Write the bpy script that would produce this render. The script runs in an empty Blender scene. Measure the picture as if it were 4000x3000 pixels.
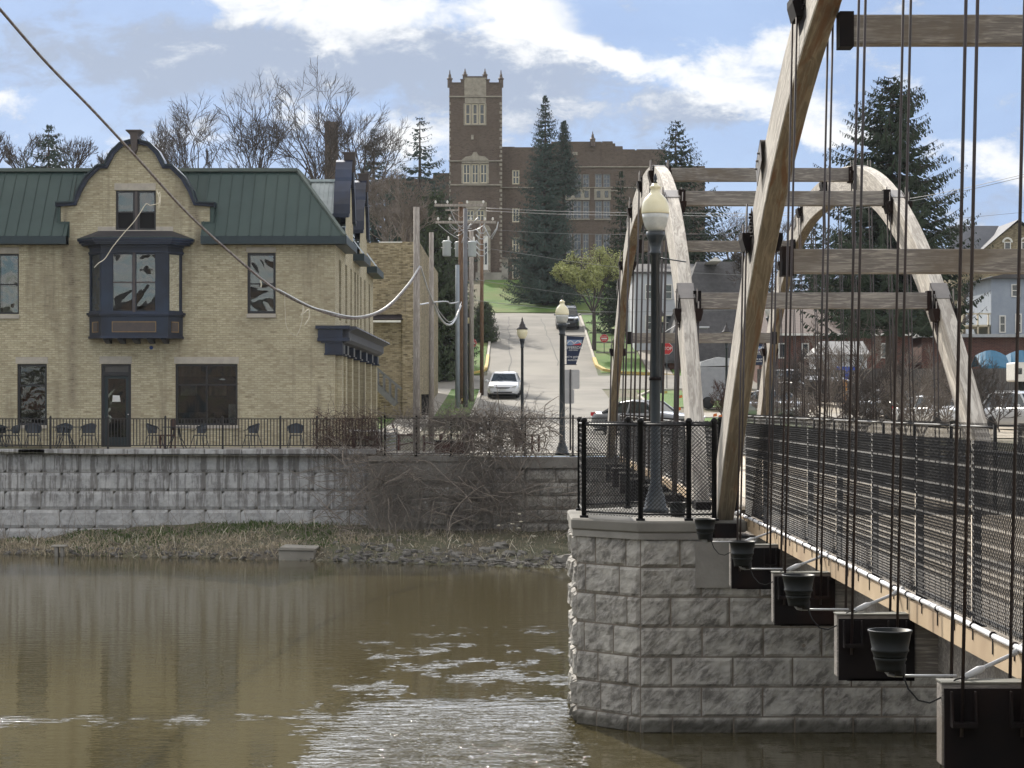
import bpy, math, random
from mathutils import Vector, Matrix, noise
R = math.radians
sc = bpy.context.scene
col = sc.collection
# ------------------------------------------------------------------ camera
F, CX, HY, EYE = 8089.0, 2020.0, 1585.0, 1.6
cam = bpy.data.cameras.new("camera"); camo = bpy.data.objects.new("camera", cam); col.objects.link(camo)
camo.location = (0, 0, EYE); camo.rotation_euler = (R(90), 0, 0)
cam.sensor_width = 36; cam.lens = F/4000*36
cam.shift_x = -(CX-2000)/4000; cam.shift_y = (HY-1500)/4000
cam.clip_start = .1; cam.clip_end = 6000
sc.camera = camo
# ------------------------------------------------------------------ light
SUN_EL, SUN_AZ = 35.0, -20.0        # azimuth from +Y, negative = to the left
sun = bpy.data.lights.new("sun", 'SUN'); suno = bpy.data.objects.new("sun", sun); col.objects.link(suno)
sun.energy = 3.3; sun.angle = R(.5); sun.color = (1, .93, .82)
sd = Vector((math.sin(R(SUN_AZ))*math.cos(R(SUN_EL)), math.cos(R(SUN_AZ))*math.cos(R(SUN_EL)), math.sin(R(SUN_EL))))
suno.rotation_euler = sd.to_track_quat('Z', 'Y').to_euler()
suno.location = (-20, 60, 60)
sc.view_settings.view_transform = 'Standard'; sc.view_settings.look = 'None'
sc.view_settings.exposure = 0.82; sc.view_settings.gamma = 1

class NT:
    def __init__(s, tree): s.t = tree; s.n = tree.nodes; s.l = tree.links
    def new(s, typ, **kw):
        n = s.n.new(typ)
        for k, v in kw.items(): setattr(n, k, v)
        return n
    def set(s, sock, v):
        if v is None: return
        if isinstance(v, bpy.types.NodeSocket): s.l.new(v, sock)
        elif isinstance(v, (tuple, list)):
            try: sock.default_value = tuple(v)
            except Exception: sock.default_value = tuple(v)+(1,)
        else: sock.default_value = v
    def m(s, op, a, b=None, c=None, clamp=False):
        n = s.new('ShaderNodeMath', operation=op, use_clamp=clamp)
        for i, v in enumerate((a, b, c)):
            if v is not None: s.set(n.inputs[i], v)
        return n.outputs[0]
    def vm(s, op, a, b=None):
        n = s.new('ShaderNodeVectorMath', operation=op)
        s.set(n.inputs[0], a)
        if b is not None: s.set(n.inputs[1], b)
        return n.outputs[0]
    def sep(s, v):
        n = s.new('ShaderNodeSeparateXYZ'); s.set(n.inputs[0], v); return n.outputs
    def comb(s, x, y, z):
        n = s.new('ShaderNodeCombineXYZ')
        for i, v in enumerate((x, y, z)): s.set(n.inputs[i], v)
        return n.outputs[0]
    def noise(s, vec, scale=5, detail=4, rough=.55, dist=0, out='Fac'):
        n = s.new('ShaderNodeTexNoise'); s.set(n.inputs['Vector'], vec)
        n.inputs['Scale'].default_value = scale; n.inputs['Detail'].default_value = detail
        n.inputs['Roughness'].default_value = rough; n.inputs['Distortion'].default_value = dist
        return n.outputs[out]
    def ramp(s, fac, stops, interp='LINEAR'):
        n = s.new('ShaderNodeValToRGB'); s.set(n.inputs[0], fac); cr = n.color_ramp; cr.interpolation = interp
        while len(cr.elements) < len(stops): cr.elements.new(.5)
        for e, (p, c) in zip(cr.elements, stops):
            e.position = p; e.color = (c, c, c, 1) if isinstance(c, (int, float)) else tuple(c)+(1,)
        return n.outputs[0]
    def mix(s, fac, a, b, mode='MIX'):
        n = s.new('ShaderNodeMix', data_type='RGBA', blend_type=mode, clamp_factor=True)
        s.set(n.inputs[0], fac); s.set(n.inputs[6], a if not isinstance(a, tuple) else a+(1,)*(4-len(a)))
        s.set(n.inputs[7], b if not isinstance(b, tuple) else b+(1,)*(4-len(b))); return n.outputs[2]
    def sm(s, x, a, b):
        n = s.new('ShaderNodeMapRange', interpolation_type='SMOOTHSTEP')
        s.set(n.inputs[0], x); s.set(n.inputs[1], a); s.set(n.inputs[2], b); return n.outputs[0]

# ------------------------------------------------------------------ world: sky and its clouds, by direction
w = bpy.data.worlds.new("World"); sc.world = w; w.use_nodes = True
T = NT(w.node_tree); T.n.clear()
wo = T.new('ShaderNodeOutputWorld'); bg = T.new('ShaderNodeBackground'); T.l.new(bg.outputs[0], wo.inputs[0])
sky = T.new('ShaderNodeTexSky', sky_type='NISHITA'); sky.sun_disc = False
sky.sun_elevation = R(SUN_EL); sky.sun_rotation = R(SUN_AZ); sky.air_density = 1.0; sky.dust_density = .6; sky.ozone_density = 2.0
bg.inputs[1].default_value = .1
tc = T.new('ShaderNodeTexCoord').outputs['Generated']
dx, dy, dz = T.sep(tc)
# flat cloud layer coordinates and local angles about the street's direction
dyp = T.m('MAXIMUM', dy, .05)
u = T.m('DIVIDE', dx, dyp); v = T.m('DIVIDE', dz, dyp)
uv = T.comb(u, T.m('MULTIPLY', v, 1.7), 0)
n1 = T.noise(uv, 9, 7, .6, .3); n2 = T.noise(T.vm('ADD', uv, (3.1, 1.7, .4)), 34, 9, .64, .25)
nx = T.m('MULTIPLY', T.m('SUBTRACT', n2, .5), .035); ny = T.m('MULTIPLY', T.m('SUBTRACT', T.noise(T.vm('ADD', uv, (7.1, 4.7, 2.4)), 26, 6, .6), .5), .035)
uu = T.m('ADD', u, nx); vv = T.m('ADD', v, ny)
def blob(px, py, rx, ry, amp, rot=0):
    cu, cv = (px-CX)/F, (HY-py)/F
    a, b = T.m('SUBTRACT', uu, cu), T.m('SUBTRACT', vv, cv)
    c, s_ = math.cos(R(rot)), math.sin(R(rot))
    p = T.m('ADD', T.m('MULTIPLY', a, c), T.m('MULTIPLY', b, s_))
    q = T.m('SUBTRACT', T.m('MULTIPLY', b, c), T.m('MULTIPLY', a, s_))
    p = T.m('MULTIPLY', p, F/rx); q = T.m('MULTIPLY', q, F/ry)
    e = T.m('ADD', T.m('MULTIPLY', p, p), T.m('MULTIPLY', q, q))
    return T.m('MULTIPLY', T.m('EXPONENT', T.m('MULTIPLY', e, -1)), amp)
def total(lst):
    o = None
    for b in lst:
        x = blob(*b); o = x if o is None else T.m('ADD', o, x)
    return o
# bright sunlit billows / grey-blue undersides
bright = total([(1150, 20, 420, 130, .9), (1700, 30, 330, 110, .9), (2080, 90, 210, 150, 1.0, -30), (2380, 240, 230, 60, 1.0, -22),
                (2700, 300, 320, 60, 1.0, -12), (3010, 200, 260, 110, 1.0), (3060, 430, 330, 90, 1.0, -15), (3270, 520, 180, 60, .7),
                (3850, 650, 260, 80, 1.0, -12), (3650, 350, 200, 60, .35), (40, 400, 160, 60, .8), (1250, 470, 380, 60, .5), (700, 540, 600, 60, .5), (1330, 180, 120, 90, .7),
                (1700, 560, 300, 90, .7), (2150, 430, 400, 90, .35), (2450, 420, 260, 60, .4), (300, 640, 500, 70, .55)])
grey = total([(1300, 190, 650, 170, 1.0), (1950, 320, 500, 170, 1.0), (2750, 420, 300, 60, .7), (2500, 520, 500, 120, .45), (700, 300, 600, 180, .55),
              (3300, 560, 260, 90, .4), (2900, 330, 250, 60, .4), (200, 180, 400, 150, .3), (3850, 760, 300, 60, .5)])
lump = T.m('SUBTRACT', n2, .5); lump1 = T.m('SUBTRACT', n1, .5)
det = T.m('ADD', T.m('MULTIPLY', lump, 2.7), T.m('MULTIPLY', lump1, 1.2))
fb = T.sm(T.m('ADD', bright, det), .22, 1.15)
fg = T.m('MULTIPLY', T.sm(T.m('ADD', grey, T.m('MULTIPLY', det, .9)), .1, .8), .9)
# the rest of the sky (behind and beside the view) gets broken cloud too
gen = T.noise(T.comb(T.m('DIVIDE', dx, T.m('ADD', T.m('ABSOLUTE', dz), .12)), T.m('DIVIDE', dy, T.m('ADD', T.m('ABSOLUTE', dz), .12)), 0), .9, 6, .55)
front = T.sm(dy, .75, .93)
fgen = T.sm(gen, .36, .6)
# thin veil that whitens the low sky
clear = sky.outputs[0]
veil = T.mix(T.m('ADD', .80, T.m('MULTIPLY', n1, .2)), clear, (2.1, 2.85, 4.45))
low = T.sm(dz, .085, .0)
veil = T.mix(T.m('MULTIPLY', low, .6), veil, (3.7, 4.3, 5.2))
c = T.mix(fg, veil, (2.5, 2.9, 3.65))
c = T.mix(fb, c, (5.7, 5.8, 5.9))
g = T.mix(fgen, sky.outputs[0], (9.0, 8.6, 8.0))
el_ = T.m('DIVIDE', dz, T.m('MAXIMUM', T.m('SQRT', T.m('ADD', T.m('MULTIPLY', dx, dx), T.m('MULTIPLY', dy, dy))), .01)); az_ = T.m('ARCTAN2', dx, dy)
# unseen bright cloud bank added above the view so the ripples catch its light
hi = T.m('MULTIPLY', T.m('MULTIPLY', T.sm(el_, .19, .34), T.m('SUBTRACT', 1, T.sm(el_, .75, 1.1))), T.m('MULTIPLY', T.sm(az_, -.9, -.5), T.m('SUBTRACT', 1, T.sm(az_, .18, .55))))
hi = T.m('MULTIPLY', hi, T.sm(gen, .30, .52))
T.l.new(T.mix(hi, T.mix(front, g, c), (25, 26, 28)), bg.inputs[0])

# ------------------------------------------------------------------ helpers
def P(px, py, Y): return ((px-CX)*Y/F, Y, EYE+(HY-py)*Y/F)
def PX(px, Y): return (px-CX)*Y/F
def PZ(py, Y): return EYE+(HY-py)*Y/F
def tag(o, label=None, cat=None, group=None, kind=None):
    if label: o['label'] = label
    if cat: o['category'] = cat
    if group: o['group'] = group
    if kind: o['kind'] = kind
    return o
def thing(name, label, cat, loc=(0, 0, 0), group=None, rz=0):
    o = bpy.data.objects.new(name, None); col.objects.link(o); o.location = loc; o.rotation_euler.z = rz
    o.empty_display_size = .2
    return tag(o, label, cat, group)
class MB:
    def __init__(s): s.v = []; s.f = []; s.sm = []
    def add(s, vs, fs, smooth=False):
        k = len(s.v); s.v += [tuple(p) for p in vs]; s.f += [tuple(i+k for i in f) for f in fs]; s.sm += [smooth]*len(fs); return s
    def box(s, x0, x1, y0, y1, z0, z1):
        vs = [(x, y, z) for x in (x0, x1) for y in (y0, y1) for z in (z0, z1)]
        return s.add(vs, [(0, 1, 3, 2), (4, 6, 7, 5), (0, 4, 5, 1), (2, 3, 7, 6), (0, 2, 6, 4), (1, 5, 7, 3)])
    def quad(s, a, b, c, d): return s.add([a, b, c, d], [(0, 1, 2, 3)])
    def tube(s, pts, r, n=6, cap=True, smooth=True):
        pts = [Vector(p) for p in pts]
        rs = r if isinstance(r, (list, tuple)) else [r]*len(pts)
        vs = []; fs = []; N = len(pts); ref = None
        for i, p in enumerate(pts):
            d = (pts[min(i+1, N-1)]-pts[max(i-1, 0)])
            if d.length < 1e-9: d = Vector((0, 0, 1))
            d.normalize()
            if ref is None: ref = d.orthogonal().normalized()
            a = (ref-d*ref.dot(d))
            a = a.normalized() if a.length > 1e-6 else d.orthogonal().normalized()
            ref = a; b = d.cross(a)
            for k in range(n):
                t = 2*math.pi*(k+.5)/n; vs.append(p+(a*math.cos(t)+b*math.sin(t))*rs[i])
        for i in range(N-1):
            for k in range(n):
                k2 = (k+1) % n; fs.append((i*n+k, i*n+k2, (i+1)*n+k2, (i+1)*n+k))
        if cap and n > 2: fs.append(tuple(range(n-1, -1, -1))); fs.append(tuple((N-1)*n+k for k in range(n)))
        return s.add(vs, fs, smooth)
    def bar(s, a, b, wx, wz, up=(0, 0, 1)):        # rectangular bar from a to b
        a, b = Vector(a), Vector(b); d = (b-a).normalized(); up = Vector(up)
        sx = d.cross(up)
        if sx.length < 1e-5: sx = d.cross(Vector((0, 1, 0)))
        sx.normalize(); u_ = sx.cross(d).normalized()
        vs = [p+sx*(i*wx/2)+u_*(j*wz/2) for p in (a, b) for i, j in ((-1, -1), (1, -1), (1, 1), (-1, 1))]
        return s.add(vs, [(3, 2, 1, 0), (4, 5, 6, 7), (0, 1, 5, 4), (1, 2, 6, 5), (2, 3, 7, 6), (3, 0, 4, 7)])
    def lathe(s, prof, n=16, c=(0, 0, 0), smooth=True, sx=1, sy=1):
        vs = [(c[0]+r*sx*math.cos(2*math.pi*k/n), c[1]+r*sy*math.sin(2*math.pi*k/n), c[2]+z) for r, z in prof for k in range(n)]
        fs = [(i*n+k, i*n+(k+1) % n, (i+1)*n+(k+1) % n, (i+1)*n+k) for i in range(len(prof)-1) for k in range(n)]
        fs += [tuple(range(n-1, -1, -1)), tuple((len(prof)-1)*n+k for k in range(n))]
        return s.add(vs, fs, smooth)
    def prism(s, poly, y0, y1, axis='y'):            # polygon in (x,z) extruded along y (or (x,y) along z, (y,z) along x)
        n = len(poly)
        def q(p, t): return {'y': (p[0], t, p[1]), 'z': (p[0], p[1], t), 'x': (t, p[0], p[1])}[axis]
        vs = [q(p, y0) for p in poly]+[q(p, y1) for p in poly]
        fs = [tuple(range(n)), tuple(range(2*n-1, n-1, -1))]+[(i, i+n, (i+1) % n+n, (i+1) % n) for i in range(n)]
        return s.add(vs, fs)
    def blob(s, c, r, seed=0, n=8, amp=.3, sq=(1, 1, 1)):
        vs = []; fs = []; c = Vector(c)
        for i in range(n+1):
            th = math.pi*i/n
            for k in range(2*n):
                ph = math.pi*k/n; d = Vector((math.sin(th)*math.cos(ph), math.sin(th)*math.sin(ph), math.cos(th)))
                rr = r*(1+amp*noise.noise(d*1.6+Vector((seed, seed*.7, 0)))*2)
                vs.append(c+Vector((d.x*sq[0], d.y*sq[1], d.z*sq[2]))*rr)
        for i in range(n):
            for k in range(2*n):
                k2 = (k+1) % (2*n); fs.append((i*2*n+k, (i+1)*2*n+k, (i+1)*2*n+k2, i*2*n+k2))
        return s.add(vs, fs, False)
    def build(s, name, mat, parent=None, loc=None, bevel=0):
        me = bpy.data.meshes.new(name); me.from_pydata(s.v, [], s.f)
        me.polygons.foreach_set('use_smooth', s.sm); me.materials.append(mat); me.validate(); me.update()
        o = bpy.data.objects.new(name, me); col.objects.link(o)
        if parent is not None: o.parent = parent
        if loc is not None: o.location = loc
        if bevel:
            m = o.modifiers.new('b', 'BEVEL'); m.width = bevel; m.segments = 1; m.limit_method = 'ANGLE'
        return o
def build_each(mb, name, mat, parent=None, bevel=0, key=None):
    """one object per connected piece (or per key(centre))"""
    par = list(range(len(mb.v)))
    def fnd(a):
        while par[a] != a: par[a] = par[par[a]]; a = par[a]
        return a
    for f in mb.f:
        for i in f[1:]: par[fnd(i)] = fnd(f[0])
    groups = {}
    for k, f in enumerate(mb.f):
        r = fnd(f[0])
        groups.setdefault(r, []).append(k)
    if key:
        g2 = {}
        for r, ks in groups.items():
            ids = set(i for k in ks for i in mb.f[k]); c = Vector((sum(mb.v[i][0] for i in ids), sum(mb.v[i][1] for i in ids), sum(mb.v[i][2] for i in ids)))/len(ids)
            g2.setdefault(key(c), []).extend(ks)
        groups = g2
    out = []
    for ks in groups.values():
        m2 = MB(); ids = sorted(set(i for k in ks for i in mb.f[k])); mp = {a: b for b, a in enumerate(ids)}
        m2.v = [mb.v[i] for i in ids]; m2.f = [tuple(mp[i] for i in mb.f[k]) for k in ks]; m2.sm = [mb.sm[k] for k in ks]
        out.append(m2.build(name, mat, parent, bevel=bevel))
    return out
def copy_thing(o, loc=None, rz=None, label=None, scale=None):
    def rec(a, par):
        c = a.copy(); col.objects.link(c); c.parent = par
        for ch in a.children: rec(ch, c)
        return c
    c = rec(o, None)
    if loc is not None: c.location = loc
    if rz is not None: c.rotation_euler.z = rz
    if scale is not None: c.scale = scale
    if label: c['label'] = label
    return c
def text_mesh(txt, size, name, mat, parent, loc, rot=(R(90), 0, 0), sx=1, depth=.002, align='CENTER'):
    cu = bpy.data.curves.new(name, 'FONT'); cu.body = txt; cu.size = size; cu.extrude = depth; cu.align_x = align; cu.align_y = 'CENTER'
    t = bpy.data.objects.new('tmp', cu); col.objects.link(t)
    bpy.context.view_layer.update()
    me = bpy.data.meshes.new_from_object(t.evaluated_get(bpy.context.evaluated_depsgraph_get()))
    bpy.data.objects.remove(t); me.materials.clear(); me.materials.append(mat)
    o = bpy.data.objects.new(name, me); col.objects.link(o); o.parent = parent; o.location = loc; o.rotation_euler = rot; o.scale = (sx, 1, 1)
    return o

# ------------------------------------------------------------------ materials
def base_mat(name):
    m = bpy.data.materials.new(name); m.use_nodes = True; t = NT(m.node_tree)
    return m, t, m.node_tree.nodes['Principled BSDF']
def plain(name, c1, c2=None, scale=3, rough=.7, metal=0, bump=0, bscale=None, stretch=(1, 1, 1), spec=.5, c3=None, detail=5, coat=0):
    m, t, b = base_mat(name)
    if c2 is None: c2 = tuple(x*.75 for x in c1)
    vec = t.vm('MULTIPLY', t.new('ShaderNodeTexCoord').outputs['Object'], stretch)
    f = t.ramp(t.noise(vec, scale, detail, .62), [(.33, 0), (.67, 1)])
    cc = t.mix(f, c1, c2)
    if c3: cc = t.mix(t.ramp(t.noise(vec, scale*.23, 3, .6), [(.48, 0), (.66, 1)]), cc, c3)
    t.set(b.inputs['Base Color'], cc)
    b.inputs['Roughness'].default_value = rough; b.inputs['Metallic'].default_value = metal
    b.inputs['Specular IOR Level'].default_value = spec; b.inputs['Coat Weight'].default_value = coat
    if bump:
        bn = t.new('ShaderNodeBump'); bn.inputs['Distance'].default_value = bump; bn.inputs['Strength'].default_value = 1
        t.l.new(t.noise(vec, bscale or scale*3, 5, .6), bn.inputs['Height']); t.l.new(bn.outputs[0], b.inputs['Normal'])
    return m
def wallvec(t):
    co = t.new('ShaderNodeTexCoord').outputs['Object']; nn = t.new('ShaderNodeNewGeometry').outputs['True Normal']
    x, y, z = t.sep(co); a, b_, c_ = t.sep(nn)
    k = t.m('GREATER_THAN', t.m('ABSOLUTE', a), .6)
    h = t.m('ADD', t.m('MULTIPLY', x, t.m('SUBTRACT', 1, k)), t.m('MULTIPLY', y, k))
    return t.comb(h, z, 0), co, z
def brick_mat(name, cs, mortar, bw=.22, bh=.075, ms=.008, dirt=(.12, .1, .08), dirtamt=.5, light=None, rough=.85, streaks=()):
    m, t, b = base_mat(name)
    vec, co, z = wallvec(t)
    br = t.new('ShaderNodeTexBrick'); t.l.new(vec, br.inputs['Vector'])
    br.inputs['Color1'].default_value = (0, 0, 0, 1); br.inputs['Color2'].default_value = (1, 1, 1, 1); br.inputs['Mortar'].default_value = (.5, .5, .5, 1)
    br.inputs['Scale'].default_value = 1; br.inputs['Brick Width'].default_value = bw; br.inputs['Row Height'].default_value = bh
    br.inputs['Mortar Size'].default_value = ms; br.inputs['Mortar Smooth'].default_value = .2; br.inputs['Bias'].default_value = 0
    # patchy per-brick colour
    pn = t.noise(t.vm('MULTIPLY', vec, (1/bw, 1/bh, 1)), .8, 2, .5)
    sel = t.m('ADD', t.m('MULTIPLY', t.sep(br.outputs['Color'])[0], .45), t.m('MULTIPLY', pn, .75))
    n = len(cs)
    cc = t.ramp(sel, [(.25+.6*i/(n-1), cs[i]) for i in range(n)])
    big = t.noise(co, .55, 5, .6)
    cc = t.mix(t.m('MULTIPLY', t.ramp(big, [(.4, 0), (.75, 1)]), dirtamt), cc, t.mix(.5, cc, dirt))
    st = t.noise(t.vm('MULTIPLY', co, (2.2, 2.2, .16)), 1, 4, .65)
    cc = t.mix(t.m('MULTIPLY', t.ramp(st, [(.56, 0), (.74, 1)]), dirtamt*.8), cc, dirt)
    for (xs_, wd_, za_, zb_) in streaks:      # runoff stains below ledges, at their own places on the wall
        d_ = t.m('DIVIDE', t.m('SUBTRACT', t.m('ADD', t.sep(co)[0], t.m('MULTIPLY', t.m('SUBTRACT', big, .5), .5)), xs_), wd_)
        k_ = t.m('MULTIPLY', t.m('EXPONENT', t.m('MULTIPLY', t.m('MULTIPLY', d_, d_), -1)), t.m('MULTIPLY', t.sm(z, za_, za_+.8), t.m('SUBTRACT', 1, t.sm(z, zb_-.5, zb_))))
        cc = t.mix(t.m('MULTIPLY', k_, t.ramp(t.noise(co, 3, 5, .7), [(.3, .15), (.65, .85)])), cc, dirt)
    cc = t.mix(br.outputs['Fac'], cc, mortar)
    t.set(b.inputs['Base Color'], cc); b.inputs['Roughness'].default_value = rough; b.inputs['Specular IOR Level'].default_value = .25
    bn = t.new('ShaderNodeBump'); bn.inputs['Distance'].default_value = .012; bn.inputs['Strength'].default_value = .8
    t.l.new(t.m('ADD', t.m('SUBTRACT', 1, br.outputs['Fac']), t.m('MULTIPLY', t.noise(co, 30, 4), .5)), bn.inputs['Height']); t.l.new(bn.outputs[0], b.inputs['Normal'])
    return m
def wood_mat(name, c1, c2, c3, axis=(1, 12, 12), scale=1.5, rough=.8, bump=.004, stain=None):
    m, t, b = base_mat(name)
    co = t.new('ShaderNodeTexCoord').outputs['Object']
    vec = t.vm('MULTIPLY', co, axis)
    wv = t.noise(vec, scale, 8, .65, .9)
    f2 = t.noise(vec, scale*4, 4, .6, .3)
    cc = t.mix(t.ramp(wv, [(.36, 0), (.5, 1)]), c1, c2)
    cc = t.mix(t.ramp(f2, [(.5, 0), (.68, 1)]), cc, c3)
    if stain:
        s_ = t.noise(t.vm('MULTIPLY', co, (.9, .9, .9)), .9, 4, .6, .4)
        cc = t.mix(t.ramp(s_, [(.5, 0), (.64, .8)]), cc, stain)
    t.set(b.inputs['Base Color'], cc); b.inputs['Roughness'].default_value = rough; b.inputs['Specular IOR Level'].default_value = .25
    bn = t.new('ShaderNodeBump'); bn.inputs['Distance'].default_value = bump; bn.inputs['Strength'].default_value = 1
    t.l.new(t.m('ADD', wv, t.m('MULTIPLY', f2, .6)), bn.inputs['Height']); t.l.new(bn.outputs[0], b.inputs['Normal'])
    return m
def arch_mat(name, c1, c2, c3, stain=None, bump=.004):
    m, t, b = base_mat(name)
    uv = t.new('ShaderNodeTexCoord').outputs['UV']; vec = t.vm('MULTIPLY', uv, (.55, 9, 1))
    warp = t.noise(t.vm('MULTIPLY', uv, (.8, 3, 1)), 1.5, 3, .5)
    v2 = t.vm('ADD', vec, t.comb(0, t.m('MULTIPLY', warp, 5), 0))
    f = t.noise(v2, 1.6, 5, .6, .5); g_ = t.noise(t.vm('MULTIPLY', uv, (1.2, 26, 1)), 1.2, 4, .65)
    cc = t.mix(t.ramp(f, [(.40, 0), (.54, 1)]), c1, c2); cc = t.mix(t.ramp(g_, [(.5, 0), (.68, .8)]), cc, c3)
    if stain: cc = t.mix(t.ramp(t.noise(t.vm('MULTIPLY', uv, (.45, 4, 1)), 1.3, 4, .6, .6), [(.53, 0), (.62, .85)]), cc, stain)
    t.set(b.inputs['Base Color'], cc); b.inputs['Roughness'].default_value = .8; b.inputs['Specular IOR Level'].default_value = .25
    bn = t.new('ShaderNodeBump'); bn.inputs['Distance'].default_value = bump; t.l.new(t.m('ADD', f, g_), bn.inputs['Height']); t.l.new(bn.outputs[0], b.inputs['Normal'])
    return m
def glass_mat(name, tint=(.02, .025, .03), wav=.02, scale=2.2, rough=.02, spec=.5, ior=1.6, see=False):
    m, t, b = base_mat(name)
    co = t.new('ShaderNodeTexCoord').outputs['Object']
    t.set(b.inputs['Base Color'], t.mix(t.ramp(t.noise(co, 2.2, 4, .6, 1.), [(.4, 0), (.7, 1)]), tint, tuple(x*2.6 for x in tint)))
    b.inputs['Roughness'].default_value = rough; b.inputs['IOR'].default_value = ior; b.inputs['Specular IOR Level'].default_value = spec
    if see:
        out_ = m.node_tree.nodes['Material Output']; mx_ = t.new('ShaderNodeMixShader'); tr_ = t.new('ShaderNodeBsdfTransparent'); tr_.inputs[0].default_value = (.62, .66, .66, 1); gl_ = t.new('ShaderNodeBsdfGlossy'); gl_.inputs['Roughness'].default_value = .015; gl_.inputs['Color'].default_value = (.95, .97, 1, 1)
        fr_ = t.new('ShaderNodeFresnel'); fr_.inputs['IOR'].default_value = ior; t.l.new(fr_.outputs[0], mx_.inputs[0]); t.l.new(tr_.outputs[0], mx_.inputs[1]); t.l.new(gl_.outputs[0], mx_.inputs[2]); t.l.new(mx_.outputs[0], out_.inputs['Surface']); b = gl_
    bn = t.new('ShaderNodeBump'); bn.inputs['Distance'].default_value = wav; bn.inputs['Strength'].default_value = 1
    t.l.new(t.noise(co, scale, 2, .45, .6), bn.inputs['Height']); t.l.new(bn.outputs[0], b.inputs['Normal'])
    return m
def stone_mat(name, c1, c2, c3, scale=1.6, streak=0, dark=(.1, .095, .085), wet=False, diag=False):
    m, t, b = base_mat(name)
    co = t.new('ShaderNodeTexCoord').outputs['Object']
    cd_ = t.vm('ADD', t.vm('MULTIPLY', co, (1, 1, 1.5)), t.comb(0, 0, t.m('MULTIPLY', t.sep(co)[0], -1.1))) if diag else co
    f = t.noise(cd_, scale*2.2, 7, .7, .4); g_ = t.noise(t.vm('ADD', co, (5, 3, 1)), scale*.8, 4, .6)
    cc = t.mix(t.ramp(f, [(.42, 0), (.58, 1)]), c1, c2); cc = t.mix(t.ramp(g_, [(.45, 0), (.65, 1)]), cc, c3)
    if wet: cc = t.mix(t.m('MULTIPLY', t.m('SUBTRACT', 1, t.sm(t.m('ADD', t.sep(co)[2], t.m('MULTIPLY', t.noise(co, 3, 4), .25)), -2.78, -2.60)), .8), cc, (.045, .042, .032))
    if streak:
        st = t.noise(t.vm('MULTIPLY', co, (4.5, 4.5, .35)), 1, 5, .7)
        zz = t.sep(co)[2]
        cc = t.mix(t.m('MULTIPLY', t.m('MULTIPLY', t.ramp(st, [(.47, 0), (.55, 1)]), streak), t.sm(zz, -1.1, -.3)), cc, dark)
    t.set(b.inputs['Base Color'], cc); b.inputs['Roughness'].default_value = .9; b.inputs['Specular IOR Level'].default_value = .2
    bn = t.new('ShaderNodeBump'); bn.inputs['Distance'].default_value = .03; bn.inputs['Strength'].default_value = 1
    t.l.new(f, bn.inputs['Height']); t.l.new(bn.outputs[0], b.inputs['Normal'])
    return m
M = {}
M['brick'] = brick_mat('cream_brick', [(.29, .25, .17), (.42, .37, .255), (.475, .425, .295), (.55, .50, .36), (.39, .34, .23)], (.34, .30, .22), dirt=(.13, .105, .08), dirtamt=.75, streaks=((-15.45, .16, 1.2, 7.6), (-6.95, .10, 0, 2.6), (-11.15, .12, 6.6, 8.8), (-15.7, .1, 6.0, 8.8)))
M['oldbrick'] = brick_mat('weathered_cream_brick', [(.10, .08, .055), (.25, .20, .12), (.36, .30, .19), (.44, .37, .25)], (.22, .19, .14), dirt=(.07, .06, .045), dirtamt=.9)
M['school'] = brick_mat('brown_school_brick', [(.085, .063, .050), (.13, .098, .078), (.155, .12, .097), (.115, .086, .068)], (.14, .12, .105), bw=.3, bh=.11, dirt=(.05, .035, .03), dirtamt=.6)
M['redbrick'] = brick_mat('red_brick', [(.075, .032, .026), (.12, .05, .04), (.155, .068, .052)], (.2, .15, .13), dirtamt=.4)
M['limestone'] = plain('limestone_trim', (.36, .33, .27), (.24, .215, .18), 2.5, .85, bump=.01)
M['lintel'] = plain('stone_lintel', (.46, .42, .36), (.36, .33, .29), 4, .85, bump=.004)
M['greenroof'] = plain('green_standing_seam_metal', (.036, .064, .060), (.029, .053, .050), 1.2, .5, spec=.4, c3=(.045, .073, .066))
M['greentrim'] = plain('dark_teal_trim_paint', (.018, .034, .042), (.012, .025, .032), 3, .45)
M['navy'] = plain('navy_trim_paint', (.014, .020, .042), (.010, .013, .026), 2, .4, c3=(.025, .04, .085))
M['cornice'] = plain('weathered_navy_cornice_paint', (.09, .092, .105), (.05, .055, .075), 4, .7)
M['bayblue'] = plain('peeling_blue_bay_paint', (.009, .013, .026), (.012, .019, .038), 2.2, .5, c3=(.018, .032, .062))
M['panelbrown'] = plain('faded_brown_panel_paint', (.09, .07, .065), (.07, .06, .06), 5, .7)
M['gold'] = plain('thin_ochre_trim_paint', (.25, .16, .07), None, 5, .6)
M['frameblack'] = plain('black_window_frame', (.012, .012, .016), (.02, .018, .02), 5, .4)
M['framebrown'] = plain('brown_grey_mullion_paint', (.09, .075, .075), (.07, .06, .06), 6, .6)
M['doorgreen'] = plain('dark_green_door_paint', (.008, .018, .022), (.012, .022, .026), 5, .4)
M['white'] = plain('white_paint', (.75, .74, .70), (.62, .61, .58), 5, .6)
M['cream'] = plain('cream_paint', (.62, .56, .42), (.52, .47, .36), 5, .6)
M['glass'] = glass_mat('wavy_dark_window_glass', wav=.04, scale=.8, ior=1.8, see=True)
M['glasslow'] = glass_mat('dim_window_glass', (.022, .018, .018), wav=.04, scale=.8, ior=1.75, see=True)
M['glassflat'] = glass_mat('dark_window_glass', wav=.01)
M['glassred'] = glass_mat('red_tinted_window_view', (.040, .011, .010), wav=.03, ior=1.5, see=True)
M['glasspale'] = plain('pale_window_blind', (.35, .36, .36), (.2, .21, .22), 3, .3)
M['carglass'] = glass_mat('car_window_glass', (.015, .02, .022), wav=.003)
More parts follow.
